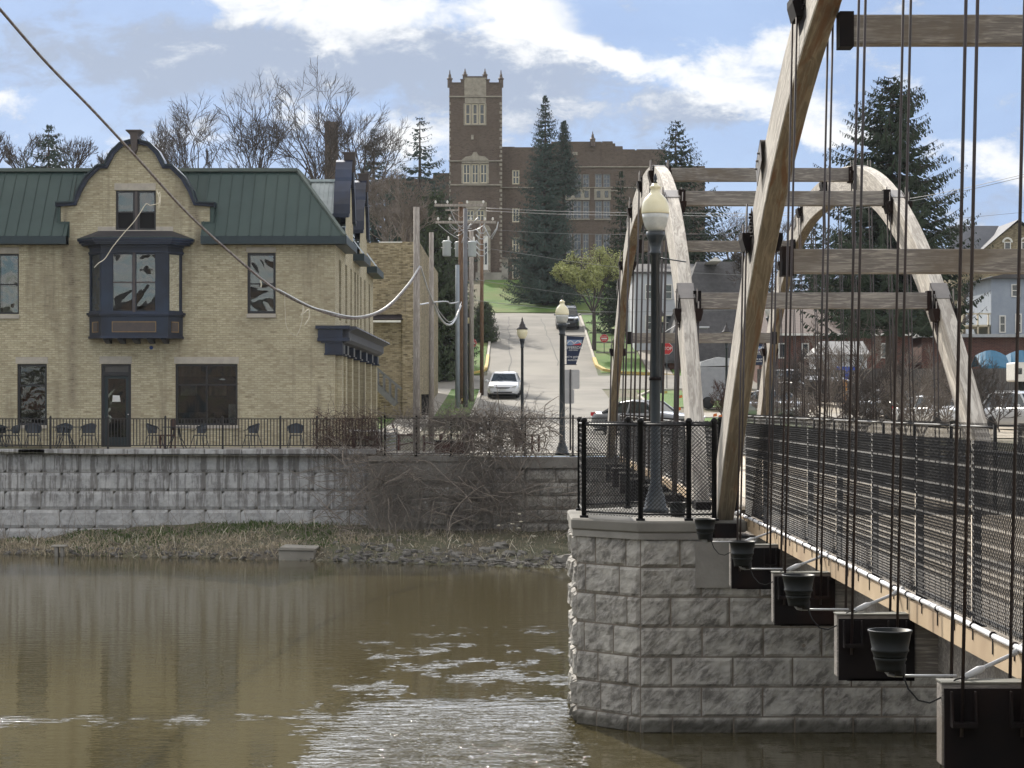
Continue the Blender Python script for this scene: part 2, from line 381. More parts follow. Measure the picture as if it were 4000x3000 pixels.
M['darkvoid'] = plain('dark_interior', (.006, .006, .007), None, 2, .9)
M['iron'] = plain('black_painted_iron', (.010, .009, .011), (.02, .016, .017), 8, .45)
M['vinyl'] = plain('black_vinyl_coating', (.009, .009, .011), (.014, .014, .016), 9, .5, spec=.4)
M['postpaint'] = plain('dull_black_post_coating', (.009, .009, .010), (.013, .013, .014), 6, .8, spec=.2)
M['steel'] = plain('dark_rusty_steel', (.009, .008, .009), (.013, .010, .010), 3, .85, spec=.15, c3=(.028, .015, .012))
M['plate'] = plain('weathered_grey_steel_plate', (.20, .185, .175), (.16, .15, .145), 4, .6)
M['rod'] = plain('dark_hanger_rod_steel', (.022, .018, .020), (.035, .022, .022), 3, .42)
M['galv'] = plain('galvanised_conduit', (.45, .46, .48), (.36, .37, .39), 5, .4, metal=.2)
M['concrete'] = plain('concrete', (.34, .32, .28), (.26, .245, .215), 1.6, .9, bump=.01, c3=(.2, .185, .16))
M['darkconc'] = plain('weathered_dark_concrete', (.30, .285, .26), (.21, .20, .18), 1.8, .9, bump=.02, c3=(.14, .13, .12))
M['precast'] = stone_mat('grey_precast_wall_block', (.43, .43, .435), (.33, .33, .33), (.49, .49, .49), 2.2, streak=.7, dark=(.13, .12, .115))
M['pierstone'] = stone_mat('rock_faced_limestone', (.40, .38, .35), (.185, .175, .16), (.47, .45, .41), 3.2, wet=True, diag=True)
M['oldstone'] = stone_mat('old_dark_masonry', (.34, .33, .31), (.16, .155, .145), (.44, .43, .40), 1.6)
M['mortar'] = plain('lime_mortar', (.24, .20, .16), (.16, .14, .115), 6, .95)
M['archwood'] = wood_mat('weathered_glulam', (.36, .31, .24), (.22, .19, .155), (.50, .45, .36), axis=(9, 1, 9), scale=1.2)
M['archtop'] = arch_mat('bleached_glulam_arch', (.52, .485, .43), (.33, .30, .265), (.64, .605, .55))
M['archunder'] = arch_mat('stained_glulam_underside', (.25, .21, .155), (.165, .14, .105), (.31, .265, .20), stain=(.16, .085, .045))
M['beamwood'] = wood_mat('grey_brace_timber', (.27, .25, .225), (.165, .15, .14), (.36, .335, .30), axis=(.8, 9, 9), scale=1.3, stain=(.15, .125, .10))
M['fascia'] = plain('sand_painted_fascia', (.55, .42, .27), (.47, .35, .22), 3, .7, c3=(.38, .27, .17))
M['deck'] = wood_mat('bleached_deck_planks', (.60, .51, .40), (.50, .43, .34), (.68, .59, .48), axis=(1, 8, 1), scale=1.4, bump=.003)
M['polewood'] = wood_mat('grey_utility_pole_wood', (.36, .325, .295), (.24, .215, .195), (.45, .415, .38), axis=(9, 9, .7), scale=1.2)
M['polebrown'] = wood_mat('brown_utility_pole_wood', (.19, .115, .07), (.12, .075, .05), (.26, .17, .11), axis=(9, 9, .7), scale=1.2)
M['asphalt'] = plain('pale_worn_road_concrete', (.19, .178, .155), (.13, .122, .107), .35, .9, bump=.004, bscale=20, c3=(.235, .22, .19))
M['walk'] = plain('sidewalk_concrete', (.31, .285, .245), (.26, .24, .205), .9, .9)
M['kerb'] = plain('kerb_concrete', (.45, .42, .36), (.34, .32, .28), 1.2, .9)
M['yellow'] = plain('worn_yellow_kerb_paint', (.60, .42, .08), (.42, .33, .15), 3, .8)
M['grass'] = plain('spring_grass', (.085, .17, .018), (.055, .12, .015), .9, .95, bump=.05, bscale=9, c3=(.12, .15, .035))
M['dirtgrass'] = plain('patchy_grass_and_soil', (.10, .10, .05), (.14, .11, .08), .5, .95, bump=.05, bscale=7, c3=(.06, .08, .03))
M['lot'] = plain('sandy_gravel_lot', (.36, .31, .235), (.30, .26, .20), .6, .95, c3=(.24, .21, .165))
M['mud'] = plain('river_bank_soil', (.12, .11, .07), (.07, .075, .04), 1.5, .95, bump=.08, bscale=5, c3=(.10, .085, .06))
M['bark'] = plain('grey_bark', (.085, .07, .062), (.055, .046, .042), 6, .9)
M['barkpale'] = plain('pale_twig_bark', (.22, .185, .16), (.13, .11, .095), 6, .9)
M['vine'] = plain('dead_vine', (.245, .215, .19), (.125, .108, .095), 7, .9)
M['vinepale'] = plain('bleached_vine', (.30, .26, .22), (.18, .15, .13), 7, .9)
M['drygrass'] = plain('dry_straw_grass', (.50, .43, .31), (.25, .21, .15), 5, .9)
M['greengrass'] = plain('young_bank_grass', (.075, .12, .03), (.05, .08, .024), 5, .9)
M['needle'] = plain('blue_green_spruce_needles', (.050, .080, .066), (.030, .052, .042), 1.2, .85)
M['needle2'] = plain('dark_spruce_needles', (.030, .050, .026), (.018, .031, .018), 1.2, .85)
M['bud'] = plain('yellow_green_buds', (.34, .36, .13), (.24, .26, .09), 2, .8)
M['leafdark'] = plain('dark_evergreen_leaves', (.030, .048, .022), (.050, .075, .028), 2, .7)
M['rubber'] = plain('black_rubber', (.012, .012, .013), None, 5, .8)
M['chrome'] = plain('chrome', (.6, .6, .62), None, 5, .2, metal=1)
M['signred'] = plain('red_sign_sheeting', (.50, .018, .025), (.42, .02, .025), 4, .5)
M['signwhite'] = plain('white_sign_sheeting', (.75, .75, .74), None, 4, .5)
M['signback'] = plain('bare_aluminium_sign_back', (.42, .42, .43), (.36, .36, .37), 3, .45, metal=.3)
M['bannernavy'] = plain('navy_banner_cloth', (.012, .022, .055), (.016, .028, .065), 3, .8)
M['bannersky'] = plain('banner_picture_blue', (.12, .22, .42), (.3, .35, .42), 8, .8)
M['globe'] = plain('yellowed_lamp_globe', (.70, .64, .42), (.76, .71, .52), 5, .3, spec=.6)
M['globelow'] = plain('frosted_lamp_refractor', (.55, .56, .53), (.42, .43, .42), 10, .2, spec=.7)
M['lamppaint'] = plain('dark_slate_lamp_paint', (.018, .026, .035), (.012, .018, .024), 6, .35)
M['cablejacket'] = plain('bundled_aerial_cable', (.34, .31, .30), (.13, .09, .09), 8, .5)
M['wire'] = plain('thin_line_wire', (.25, .25, .26), None, 5, .5)
M['rope'] = plain('frayed_white_rope', (.62, .58, .48), (.5, .45, .35), 9, .8)
M['xfmr'] = plain('transformer_grey_paint', (.50, .54, .56), (.42, .46, .49), 2, .45)
M['bucket'] = plain('black_plastic_planter', (.007, .009, .010), (.011, .013, .014), 6, .5, spec=.25)
M['siding'] = plain('white_lap_siding', (.55, .57, .60), (.48, .50, .54), 1, .7)
M['bluesiding'] = plain('grey_blue_lap_siding', (.30, .34, .40), (.24, .28, .34), 1, .7)
M['shingle'] = plain('dark_grey_shingles', (.085, .083, .085), (.055, .054, .057), 3, .9, bump=.02, bscale=12)
M['brownroof'] = plain('brown_grey_shingles', (.17, .135, .12), (.13, .105, .095), 3, .9, bump=.02, bscale=12)
M['metalroof'] = plain('pale_metal_roof', (.13, .135, .15), (.10, .105, .12), 1, .8)
M['greywood'] = wood_mat('grey_board_fence', (.13, .125, .12), (.085, .08, .078), (.17, .165, .16), axis=(7, 7, .7), scale=1)
M['bluetarp'] = plain('blue_canopy_fabric', (.03, .15, .26), (.025, .12, .21), 2, .6)
M['dumpster'] = plain('dark_brown_dumpster_paint', (.022, .018, .017), (.03, .024, .022), 3, .5)
M['stairwood'] = plain('grey_painted_stair_wood', (.16, .165, .17), (.11, .11, .115), 3, .7)
M['furn'] = plain('dark_blue_grey_patio_metal', (.035, .045, .06), (.025, .032, .042), 5, .5)
M['chairwood'] = plain('dark_red_wood', (.07, .025, .018), None, 6, .6)
M['orange'] = plain('orange_marker_flag', (.8, .18, .04), None, 6, .7)
M['blueplaque'] = plain('blue_plaque', (.03, .07, .25), None, 6, .5)
M['rock'] = stone_mat('river_rock', (.15, .142, .13), (.08, .076, .07), (.21, .20, .18), 2.5)
def paint(name, c): return plain(name, c, tuple(x*.9 for x in c), 2, .28, spec=.6, coat=.6)
# ================================================================== ground and river
def lerp_tab(tab, x):
    if x <= tab[0][0]: return tab[0][1]
    for (a, b), (c, d) in zip(tab, tab[1:]):
        if x <= c: return b+(d-b)*(x-a)/(c-a)
    return tab[-1][1]
def sstep(a, b, x):
    t = min(1, max(0, (x-a)/(b-a))); return t*t*(3-2*t)
STREET = [(60, -.02), (68, .02), (85, .3), (100, .75), (122, 1.98), (133, 2.65), (145, 3.75), (160, 5.85), (175, 8.0), (190, 9.9), (200, 10.5), (208, 12.0), (218, 14.4), (226, 15.3), (240, 15.6), (320, 17), (600, 22), (1500, 30), (5000, 30)]
RIGHT = [(60, -.02), (68, .02), (100, .45), (132, 1.45), (150, 2.2), (170, 3.6), (200, 6), (260, 11), (320, 15), (600, 22), (1500, 30), (5000, 30)]
LEFT = [(60, .1), (100, .9), (122, 2.0), (145, 3.8), (200, 8.5), (260, 13), (320, 16), (600, 22), (1500, 30), (5000, 30)]
def gz(x, y):
    s = lerp_tab(STREET, y)
    k = sstep(14, 26, x)
    if k > 0: s = s*(1-k)+lerp_tab(RIGHT, y)*k
    k = sstep(-9, -22, x) if x < -9 else 0
    if k > 0: s = s*(1-k)+lerp_tab(LEFT, y)*k
    return s
YS = sorted(set([65.6, 67, 68]+[y for y, _ in STREET if y > 68]+[y for y, _ in RIGHT if y > 68]+list(range(70, 240, 4))+[260, 280, 420, 800]))
XS = sorted(set([-4000, -1200, -400, -200, -120, -80, -60, -45, -35]+list(range(-30, 42, 2))+[50, 60, 80, 120, 200, 400, 1200, 4000]))
def sheet(name, x0, x1, y0, y1, off, mat, kind='structure', xf=None, under=0):
    xs = [x0]+[x for x in XS if x0 < x < x1]+[x1]; ys = [y0]+[y for y in YS if y0 < y < y1]+[y1]
    vs = []; fs = []; n = len(xs)
    for y in ys:
        for x in xs:
            X = x+(xf(y) if xf else 0); vs.append((X, y, gz(X, y)+off))
    for j in range(len(ys)-1):
        for i in range(n-1): fs.append((j*n+i, j*n+i+1, (j+1)*n+i+1, (j+1)*n+i))
    mb = MB(); mb.add(vs, fs)
    o = mb.build(name, mat); tag(o, kind=kind); return o
sheet('ground', -4000, 4000, 65.6, 5000, 0, M['dirtgrass'])
# river bed and the bank on which the camera side stands
mb = MB(); mb.quad((-4000, -200, -4.6), (4000, -200, -4.6), (4000, 66, -4.6), (-4000, 66, -4.6))
mb.quad((-4000, -4000, -.1), (4000, -4000, -.1), (4000, -3, -.1), (-4000, -3, -.1)); mb.quad((-4000, -3, -.1), (4000, -3, -.1), (4000, -2.6, -4.6), (-4000, -2.6, -4.6))
tag(mb.build('river_bed', M['mud']), kind='structure')
WL = [(-40, 66), (-15.9, 64.2), (-5.4, 61.2), (1.5, 58.4), (14, 58), (60, 58)]
def water_edge(x): return lerp_tab(WL, x)
def wallbase(x): return lerp_tab([(-40, -2.75), (-15.8, -2.6), (-13.5, -2.35), (-10, -2.12), (-6, -2.12), (-4, -2.25), (2, -2.3), (14, -2.3)], x)
def bankz(x, y):
    we = water_edge(x); t = (y-we)/(66.2-we)
    b = noise.noise(Vector((x*.7, y*.7, 0)))*.16+noise.noise(Vector((x*2.3, y*2.3, 4)))*.07
    if t < 0: return -2.99+t*2.0
    return -2.99+(wallbase(x)+2.99)*min(1, t**.75)+b*min(1, t*5)
mb = MB(); xs = [-60+i*.5 for i in range(0, 200)]; ys = [54+i*.35 for i in range(36)]
vs = [(x, y, bankz(x, y)) for y in ys for x in xs]; n = len(xs)
fs = [(j*n+i, j*n+i+1, (j+1)*n+i+1, (j+1)*n+i) for j in range(len(ys)-1) for i in range(n-1)]
mb.add(vs, fs, True); tag(mb.build('river_bank', M['mud']), kind='structure')

# water
m, t, b = base_mat('murky_river_water')
co = t.new('ShaderNodeTexCoord').outputs['Object']; X, Y_, Z_ = t.sep(co)
cn = t.noise(t.vm('MULTIPLY', co, (.25, .6, 1)), 1, 3, .5)
t.set(b.inputs['Base Color'], t.mix(cn, (.072, .060, .027), (.058, .049, .023)))
b.inputs['Roughness'].default_value = .035; b.inputs['IOR'].default_value = 1.33
# current runs past the pier: rippled tongue on the open side, flat slick by the far bank
def lin(sock, a, c): return t.sm(sock, a, c)
wob = t.m('MULTIPLY', t.m('SUBTRACT', t.noise(t.vm('MULTIPLY', co, (.35, .5, 1)), 1, 4, .6), .5), 5.0)
fine = t.ramp(t.noise(t.vm('MULTIPLY', co, (1.1, 2.2, 1)), 1.6, 4, .7, .3), [(.44, 0), (.62, 1)])
ang = t.m('DIVIDE', X, Y_)
xa = t.m('ADD', ang, t.m('MULTIPLY', wob, .006))
ya = t.m('ADD', Y_, wob)
zone = t.m('MULTIPLY', t.sm(t.m('ADD', X, t.m('MULTIPLY', wob, .12)), -3.0, -1.5), t.m('SUBTRACT', 1, t.sm(ya, 26.5, 33)))
zone = t.m('MULTIPLY', zone, t.m('ADD', .45, t.m('MULTIPLY', fine, .75)))
zone = t.m('MULTIPLY', zone, t.m('SUBTRACT', 1, t.m('MULTIPLY', t.sm(X, .75, 1.0), t.m('SUBTRACT', 1, t.sm(Y_, 28.9, 29.6)))))
spot = t.ramp(t.noise(t.vm('MULTIPLY', co, (.55, .28, 1)), 1, 3, .6), [(.47, 0), (.58, 1)])
spot2 = t.ramp(t.noise(t.vm('MULTIPLY', co, (.8, .45, 1)), 1.3, 4, .65), [(.52, 0), (.62, 1)])
zone2 = t.m('MULTIPLY', t.m('MULTIPLY', t.sm(X, -3.8, -2.2), t.m('SUBTRACT', 1, t.sm(Y_, 33, 47))), t.m('MULTIPLY', t.m('MULTIPLY', spot2, fine), .34))
band = t.m('MULTIPLY', t.sm(t.m('ADD', Y_, t.m('MULTIPLY', wob, .25)), 29.2, 29.9), t.m('SUBTRACT', 1, t.sm(t.m('ADD', Y_, t.m('MULTIPLY', wob, .25)), 30.1, 31.0)))
band = t.m('MULTIPLY', band, t.m('MULTIPLY', t.m('MULTIPLY', spot, fine), .26))
amt = t.m('ADD', .013, t.m('MAXIMUM', zone, t.m('MAXIMUM', zone2, band)))
r1 = t.m('SUBTRACT', t.noise(t.vm('MULTIPLY', co, (.60, 1.5, 1)), 3.4, 3, .6, .3), .5)
r2 = t.m('SUBTRACT', t.noise(t.vm('MULTIPLY', co, (.35, 1.1, 1)), 1.0, 3, .5), .5)
bn = t.new('ShaderNodeBump'); bn.inputs['Strength'].default_value = 1; bn.inputs['Distance'].default_value = .34
t.l.new(t.m('MULTIPLY', t.m('ADD', r1, t.m('MULTIPLY', r2, .4)), amt), bn.inputs['Height']); t.l.new(bn.outputs[0], b.inputs['Normal'])
M['water'] = m
mb = MB(); mb.quad((-600, -2.5, -2.99), (600, -2.5, -2.99), (600, 68, -2.99), (-600, 68, -2.99)); tag(mb.build('river', M['water']), kind='structure')

# ------------------------------------------------------------------ streets
def rx0(y): return lerp_tab([(70, -1.9), (112, -2.2), (132, -2.35), (133, -6), (145, -6), (146, -2.15), (190, -2.1), (200, -2.1)], y)
sheet('street', 0, 7.65, 70, 133, .03, M['asphalt'], xf=lambda y: -2.2)
sheet('street_uphill', 0, 7.75, 144, 191, .03, M['asphalt'], xf=lambda y: -2.1)
sheet('cross_street', -60, 60, 133, 144, .034, M['asphalt'])
sheet('upper_cross_street', -60, 40, 191, 200, .034, M['asphalt'])
sheet('bridge_approach', 5.5, 13, 66.3, 100, .026, M['asphalt'])
sheet('lower_plaza', -4.7, 5.6, 66.3, 70, .026, M['walk'])
sheet('sidewalk', -6.0, -4.2, 86, 133, .05, M['walk']); sheet('uphill_sidewalk', -5.6, -4.3, 144, 190, .05, M['walk'])
sheet('right_sidewalk', 9.3, 10.9, 144, 190, .05, M['walk']); sheet('corner_walk', 7.2, 26, 104, 108, .05, M['walk'])
sheet('lawn', -11, -6.1, 86, 130, .04, M['grass']); sheet('verge', -4.2, -2.4, 103, 132, .045, M['grass'])
sheet('uphill_verge', -4.2, -2.35, 145, 190, .045, M['grass']); sheet('uphill_verge', 5.9, 9.2, 146, 190, .045, M['grass'])
sheet('driveway', -22, -4.2, 168, 174, .055, M['walk'])
sheet('house_lawn', 11, 24, 144, 152, .045, M['grass']); sheet('corner_lawn', 7.5, 14.5, 113, 131, .045, M['grass']); sheet('corner_lawn', 7.5, 13.5, 92, 103.6, .045, M['grass'])
sheet('school_lawn', -3.5, 22, 200.5, 228, .045, M['grass'])
sheet('parking_lot', 13.6, 60, 84, 131, .04, M['lot'])
def kerb(name, pts, mat, wd=.18, h=.14):
    mb = MB()
    pts = [Vector((x, y, gz(x, y)+.03)) for x, y in pts]
    for a, c in zip(pts, pts[1:]): mb.bar(a+Vector((0, 0, h/2-.02)), c+Vector((0, 0, h/2-.02)), wd, h)
    tag(mb.build(name, mat), kind='structure')
def seg(x, a, c, st=4): return [(x, a+(c-a)*i/max(1, int(abs(c-a)/st))) for i in range(max(1, int(abs(c-a)/st))+1)]
def arc(cx, cy, r, a0, a1, n=6): return [(cx+r*math.cos(R(a0+(a1-a0)*i/n)), cy+r*math.sin(R(a0+(a1-a0)*i/n))) for i in range(n+1)]
kerb('left_kerb', seg(-2.28, 100, 130), M['kerb']); kerb('left_uphill_kerb', seg(-2.2, 150, 190), M['kerb'])
kerb('yellow_kerb', [(-2.2, 156), (-2.2, 150), (-2.25, 147.8), (-2.6, 146), (-3.6, 145), (-5.5, 144.8)], M['yellow'], .22, .18)
kerb('right_uphill_kerb', seg(5.72, 152, 190), M['kerb']); kerb('right_yellow_kerb', [(5.72, 154), (5.75, 149.5), (6.2, 147), (7.4, 145.4), (9.2, 144.9), (20, 144.8)], M['yellow'], .25, .2)
kerb('corner_kerb', [(7.3, 92), (7.3, 104), (7.3, 112), (7.3, 124), (8.4, 130), (11, 132), (16, 132.4)], M['kerb'])
# low terrace steps in the uphill verge, right side
for i, y in enumerate((158, 165, 172, 181)):
    mb = MB(); mb.box(6.0, 9.1, y, y+.3, gz(7, y)-.1, gz(7, y)+.16); tag(mb.build('terrace_edge', M['concrete']), kind='structure')
# road cracks and patches are surface wear: thin tar lines on the road sheet
mb = MB(); rnd = random.Random(5)
for (x0, y0, x1, y1) in ((-1.9, 168, 5.2, 166), (-1.9, 154, 5.3, 152.5), (-1.5, 126, 5.2, 124.5), (.4, 100, .6, 131), (-.5, 146, -.8, 188), (1, 118, 1.6, 130), (3, 150, 2.2, 186)):
    p = [(x0+(x1-x0)*i/14+rnd.uniform(-.12, .12), y0+(y1-y0)*i/14+rnd.uniform(-.2, .2)) for i in range(15)]
    for (a, c), (d, e) in zip(p, p[1:]):
        wd = .045 if abs(x1-x0) < 2 else .0; wy = .13 if wd == 0 else 0
        mb.quad((a-wd, c-wy, gz(a, c)+.046), (a+wd, c-wy if wy else c, gz(a, c)+.046), (d+wd, e+wy, gz(d, e)+.046), (d-wd, e+wy, gz(d, e)+.046))
tag(mb.build('tar_seams', plain('tar_seam', (.12, .115, .105), None, 5, .9)), kind='structure')

# ================================================================== block walls
def rock_block(mb, o, u, v, n, W_, H_, relief, seed, gap=.012, res=.07, rnd_c=.05, edge=-.03):
    o, u, v, n = Vector(o), Vector(u), Vector(v), Vector(n)
    nu = max(3, int(W_/res)); nv = max(3, int(H_/res)); vs = []; fs = []
    for j in range(nv+1):
        for i in range(nu+1):
            a, c = i/nu, j/nv
            du = min(a, 1-a)*W_; dv = min(c, 1-c)*H_; e = min(du, dv)
            p = o+u*(gap+a*(W_-2*gap))+v*(gap+c*(H_-2*gap))
            if e <= 1e-6: off = edge
            else:
                q = p*1.0+Vector((seed*3.1, seed*1.7, seed))
                off = relief*min(1, e/rnd_c)**.5*(.6+1.0*noise.noise(q*2.3)+.7*abs(noise.noise(q*5.1))+.55*noise.noise(q*9.7)+.35*abs(noise.noise(q*17)))
            vs.append(p+n*off)
    W = nu+1
    for j in range(nv):
        for i in range(nu): fs.append((j*W+i, j*W+i+1, (j+1)*W+i+1, (j+1)*W+i))
    mb.add(vs, fs, False)
def course_wall(mb, a, b_, z0, rows, relief, seed, wmean, n, gap=.012, res=.07, wvar=0, starts=None, rnd_c=.05, edge=-.03):
    a = Vector((a[0], a[1], 0)); b_ = Vector((b_[0], b_[1], 0)); L = (b_-a).length; u = (b_-a).normalized(); rg = random.Random(seed); z = z0
    for k, h in enumerate(rows):
        s = -(starts[k % len(starts)] if starts else (wmean*.5 if k % 2 else 0))
        while s < L:
            wd = wmean*(1+rg.uniform(-wvar, wvar)); e = min(s+wd, L); s0 = max(s, 0)
            if L-e < wmean*.22: e = L
            if e-s0 > .06: rock_block(mb, a+u*s0+Vector((0, 0, z)), u, (0, 0, 1), n, e-s0, h, relief, rg.uniform(0, 50), gap, res, rnd_c, edge)
            s = max(e, s+wd) if e < L else L
        z += h

# precast wall under the patio
pw = thing('retaining_wall', 'long grey precast block retaining wall under the patio railing', 'retaining wall', (-5, 66, -1))
mb = MB(); H = .589
# rows from the top down so that the joints fall as in the photograph
ztop = PZ(1774, 66); xr = PX(1440, 66)
for k, (h, edge) in enumerate(((H, 24), (H, 94), (H, 16), (H, 90), (H, 20), (H, 90))):
    wd = 141.5*66/F; x = PX(edge, 66)-3*wd; rg = random.Random(k)
    while x < xr-.05:
        e = min(x+wd, xr); rock_block(mb, (x+5, 0, ztop-(k+1)*h+1), (1, 0, 0), (0, 0, 1), (0, -1, 0), e-x, h, .022, rg.uniform(0, 40), .010, .09, .03); x += wd
# return end on the right
for k in range(5): rock_block(mb, (xr+5, 0, ztop-(k+1)*H+1), (0, 1, 0), (0, 0, 1), (1, 0, 0), 1.0, H, .03, k, .01, .12, .03)
mb.build('block_face', M['precast'], pw)
mb = MB(); mb.box(-32, xr+5-.03, .03, 2.2, -3.2, ztop+1-.03); mb.build('wall_core', M['darkconc'], pw)
mb = MB(); x = -20
for e in (-17.6, -15.3, -12.9, PX(0, 66)+.6, PX(180, 66), PX(500, 66), PX(800, 66), PX(945, 66), PX(1235, 66), PX(1375, 66), PX(1470, 66)):
    mb.box(x+5+.008, e+5-.008, -.10-(.02 if int(e*7) % 2 else 0), .42, ztop+1, ztop+1+.155+(.01 if int(e*3) % 2 else 0)); x = e
mb.build('cap_stone', M['precast'], pw, bevel=.015)
# patio slab
mb = MB(); mb.box(-40, PX(1490, 66)+.05, 66.3, 72.3, .02, .17); o = mb.build('patio', M['walk']); tag(o, kind='structure')

# old masonry wall right of it
ow = thing('masonry_wall', 'old dark stone river wall overgrown with dead vines', 'stone wall', (-1, 65.6, -1))
mb = MB(); x0, x1, x2 = PX(1440, 65.6), PX(2050, 65.6), PX(2330, 65.6)
xm = PX(1640, 65.6); x2 = 60.0
course_wall(mb, (xm+1, 0), (x1+1, 0), -2.2, [.5, .46, .42, .44, .46], .09, 11, .8, Vector((0, -1, 0)), .02, .1, .35)
mb.build('old_block_face', M['oldstone'], ow)
mb = MB(); course_wall(mb, (x1+1-1.0, -.10), (x2+1, -.10), -2.4, [.43, .43, .43, .43, .43, .43, .43], .05, 12, .95, Vector((0, -1, 0)), .014, .1, .1)
mb.build('ashlar_face', M['pierstone'], ow)
mb = MB(); mb.box(x0+1, x2+1, .0, .5, -3, .95); mb.build('wall_core', M['darkconc'], ow)
mb = MB()      # rendered concrete face and coping
mb.box(x0+1, xm+1-.02, -.16, 0, -2.6, .45); mb.box(x0+1+.3, x1+1-1.02, -.12, 0, .22, .83); mb.box(x0+1, x1+1-1.02, -.2, .4, .83, 1.0)
mb.box(x1+1-1.0, x2+1, -.22, .4, .62, .98); mb.box(xm+1+.9, xm+1+2.6, -.2, .0, -.35, -.22)
mb.build('concrete_coping', M['darkconc'], ow, bevel=.02)
# concrete outfall box and small stand by the waterline
bx = thing('concrete_outfall', 'square pale concrete box standing at the waterline below the wall', 'concrete box', (PX(1168, 61.9), 61.9, -2.99))
mb = MB(); mb.prism([(-.56, -.3), (.48, -.3), (.50, .28), (-.56, .30)], -.45, .55); mb.build('box_body', M['concrete'], bx, bevel=.02)
mb = MB(); mb.prism([(-.60, .302), (.52, .282), (.56, .36), (-.50, .40)], -.5, .8); mb.build('lid', M['concrete'], bx, bevel=.012)
st = thing('mooring_stand', 'small dark timber stump with a flat top at the left waterline', 'stump', (PX(232, 63.2), 63.2, -2.99))
mb = MB(); mb.box(-.13, -.03, -.1, .1, -.5, .28); mb.box(.05, .13, -.1, .1, -.5, .26); mb.build('post', M['darkconc'], st)
mb = MB(); mb.box(-.22, .22, -.16, .18, .282, .34); mb.build('cap', M['concrete'], st, bevel=.01)

# riprap rocks along the shore, one by one
rg = random.Random(3)
rocks = [(2215, 2200, .34, 'big dark rock at the waterline beside the stone pier'), (1905, 2150, .24, None), (1990, 2165, .2, None), (1870, 2205, .13, None), (1780, 2190, .16, None), (1960, 2130, .22, None), (2040, 2160, .17, None), (2100, 2190, .12, None),
         (1700, 2165, .13, None), (1640, 2175, .11, None), (1590, 2190, .12, None), (1520, 2150, .15, None), (2060, 2210, .1, None), (2130, 2150, .14, None), (1830, 2140, .12, None), (1420, 2165, .1, None), (1930, 2205, .15, None), (1560, 2120, .1, None)]
for i, (px, py, r, lab) in enumerate(rocks):
    r *= .85
    Y = water_edge(PX(px, 60))+.2+(2215-py)*.03; x = PX(px, Y)
    mb = MB(); mb.blob((0, 0, r*.3), r, i*2.3, 6, .35, (1.25, 1, .7)); o = mb.build('shore_rock', M['rock'], loc=(x, Y, bankz(x, Y)-r*.15))
    tag(o, lab or 'rough pale riprap stone lying at the foot of the overgrown bank', 'rock', None if lab else 'riprap stones along the bank')
# ================================================================== the bridge
AW = .225                      # arch width
XL0, XL1, XR0, XR1 = 2.82, 2.82+AW+.02, 7.55, 7.55+AW+.02
CXB = (XL1+XR0)/2
def lean(x, z): return (1 if x < CXB else -1)*.024*(z+.0)
def ext(zc, Y):  return (6.9 if zc < 20 else 7.08)-(7.2 if zc < 20 else 7.17)*abs((Y-zc)/16.8)**(2.7 if zc < 20 else 2.5)     # extrados height above the deck
def slp(zc, Y): return (ext(zc, Y+.01)-ext(zc, Y-.01))/.02
def arch_mesh(x0, x1, zc, ya, yb, n=72, depth=.70):
    mb = MB(); vs = []; fs = []
    for i in range(n+1):
        Y = ya+(yb-ya)*i/n; z = ext(zc, Y); sl = slp(zc, Y)
        nn = Vector((0, -sl, 1)).normalized(); p0 = Vector((0, Y, z)); p1 = p0-nn*depth
        for x, p in ((x0, p0), (x1, p0), (x1, p1), (x0, p1)): vs.append((x+lean(x, max(p.z, 0)), p.y, p.z))
    for i in range(n):
        for k in range(4): k2 = (k+1) % 4; fs.append((i*4+k, i*4+k2, i*4+4+k2, i*4+4+k))
    fs += [(3, 2, 1, 0), (n*4, n*4+1, n*4+2, n*4+3)]
    return mb.add(vs, fs)
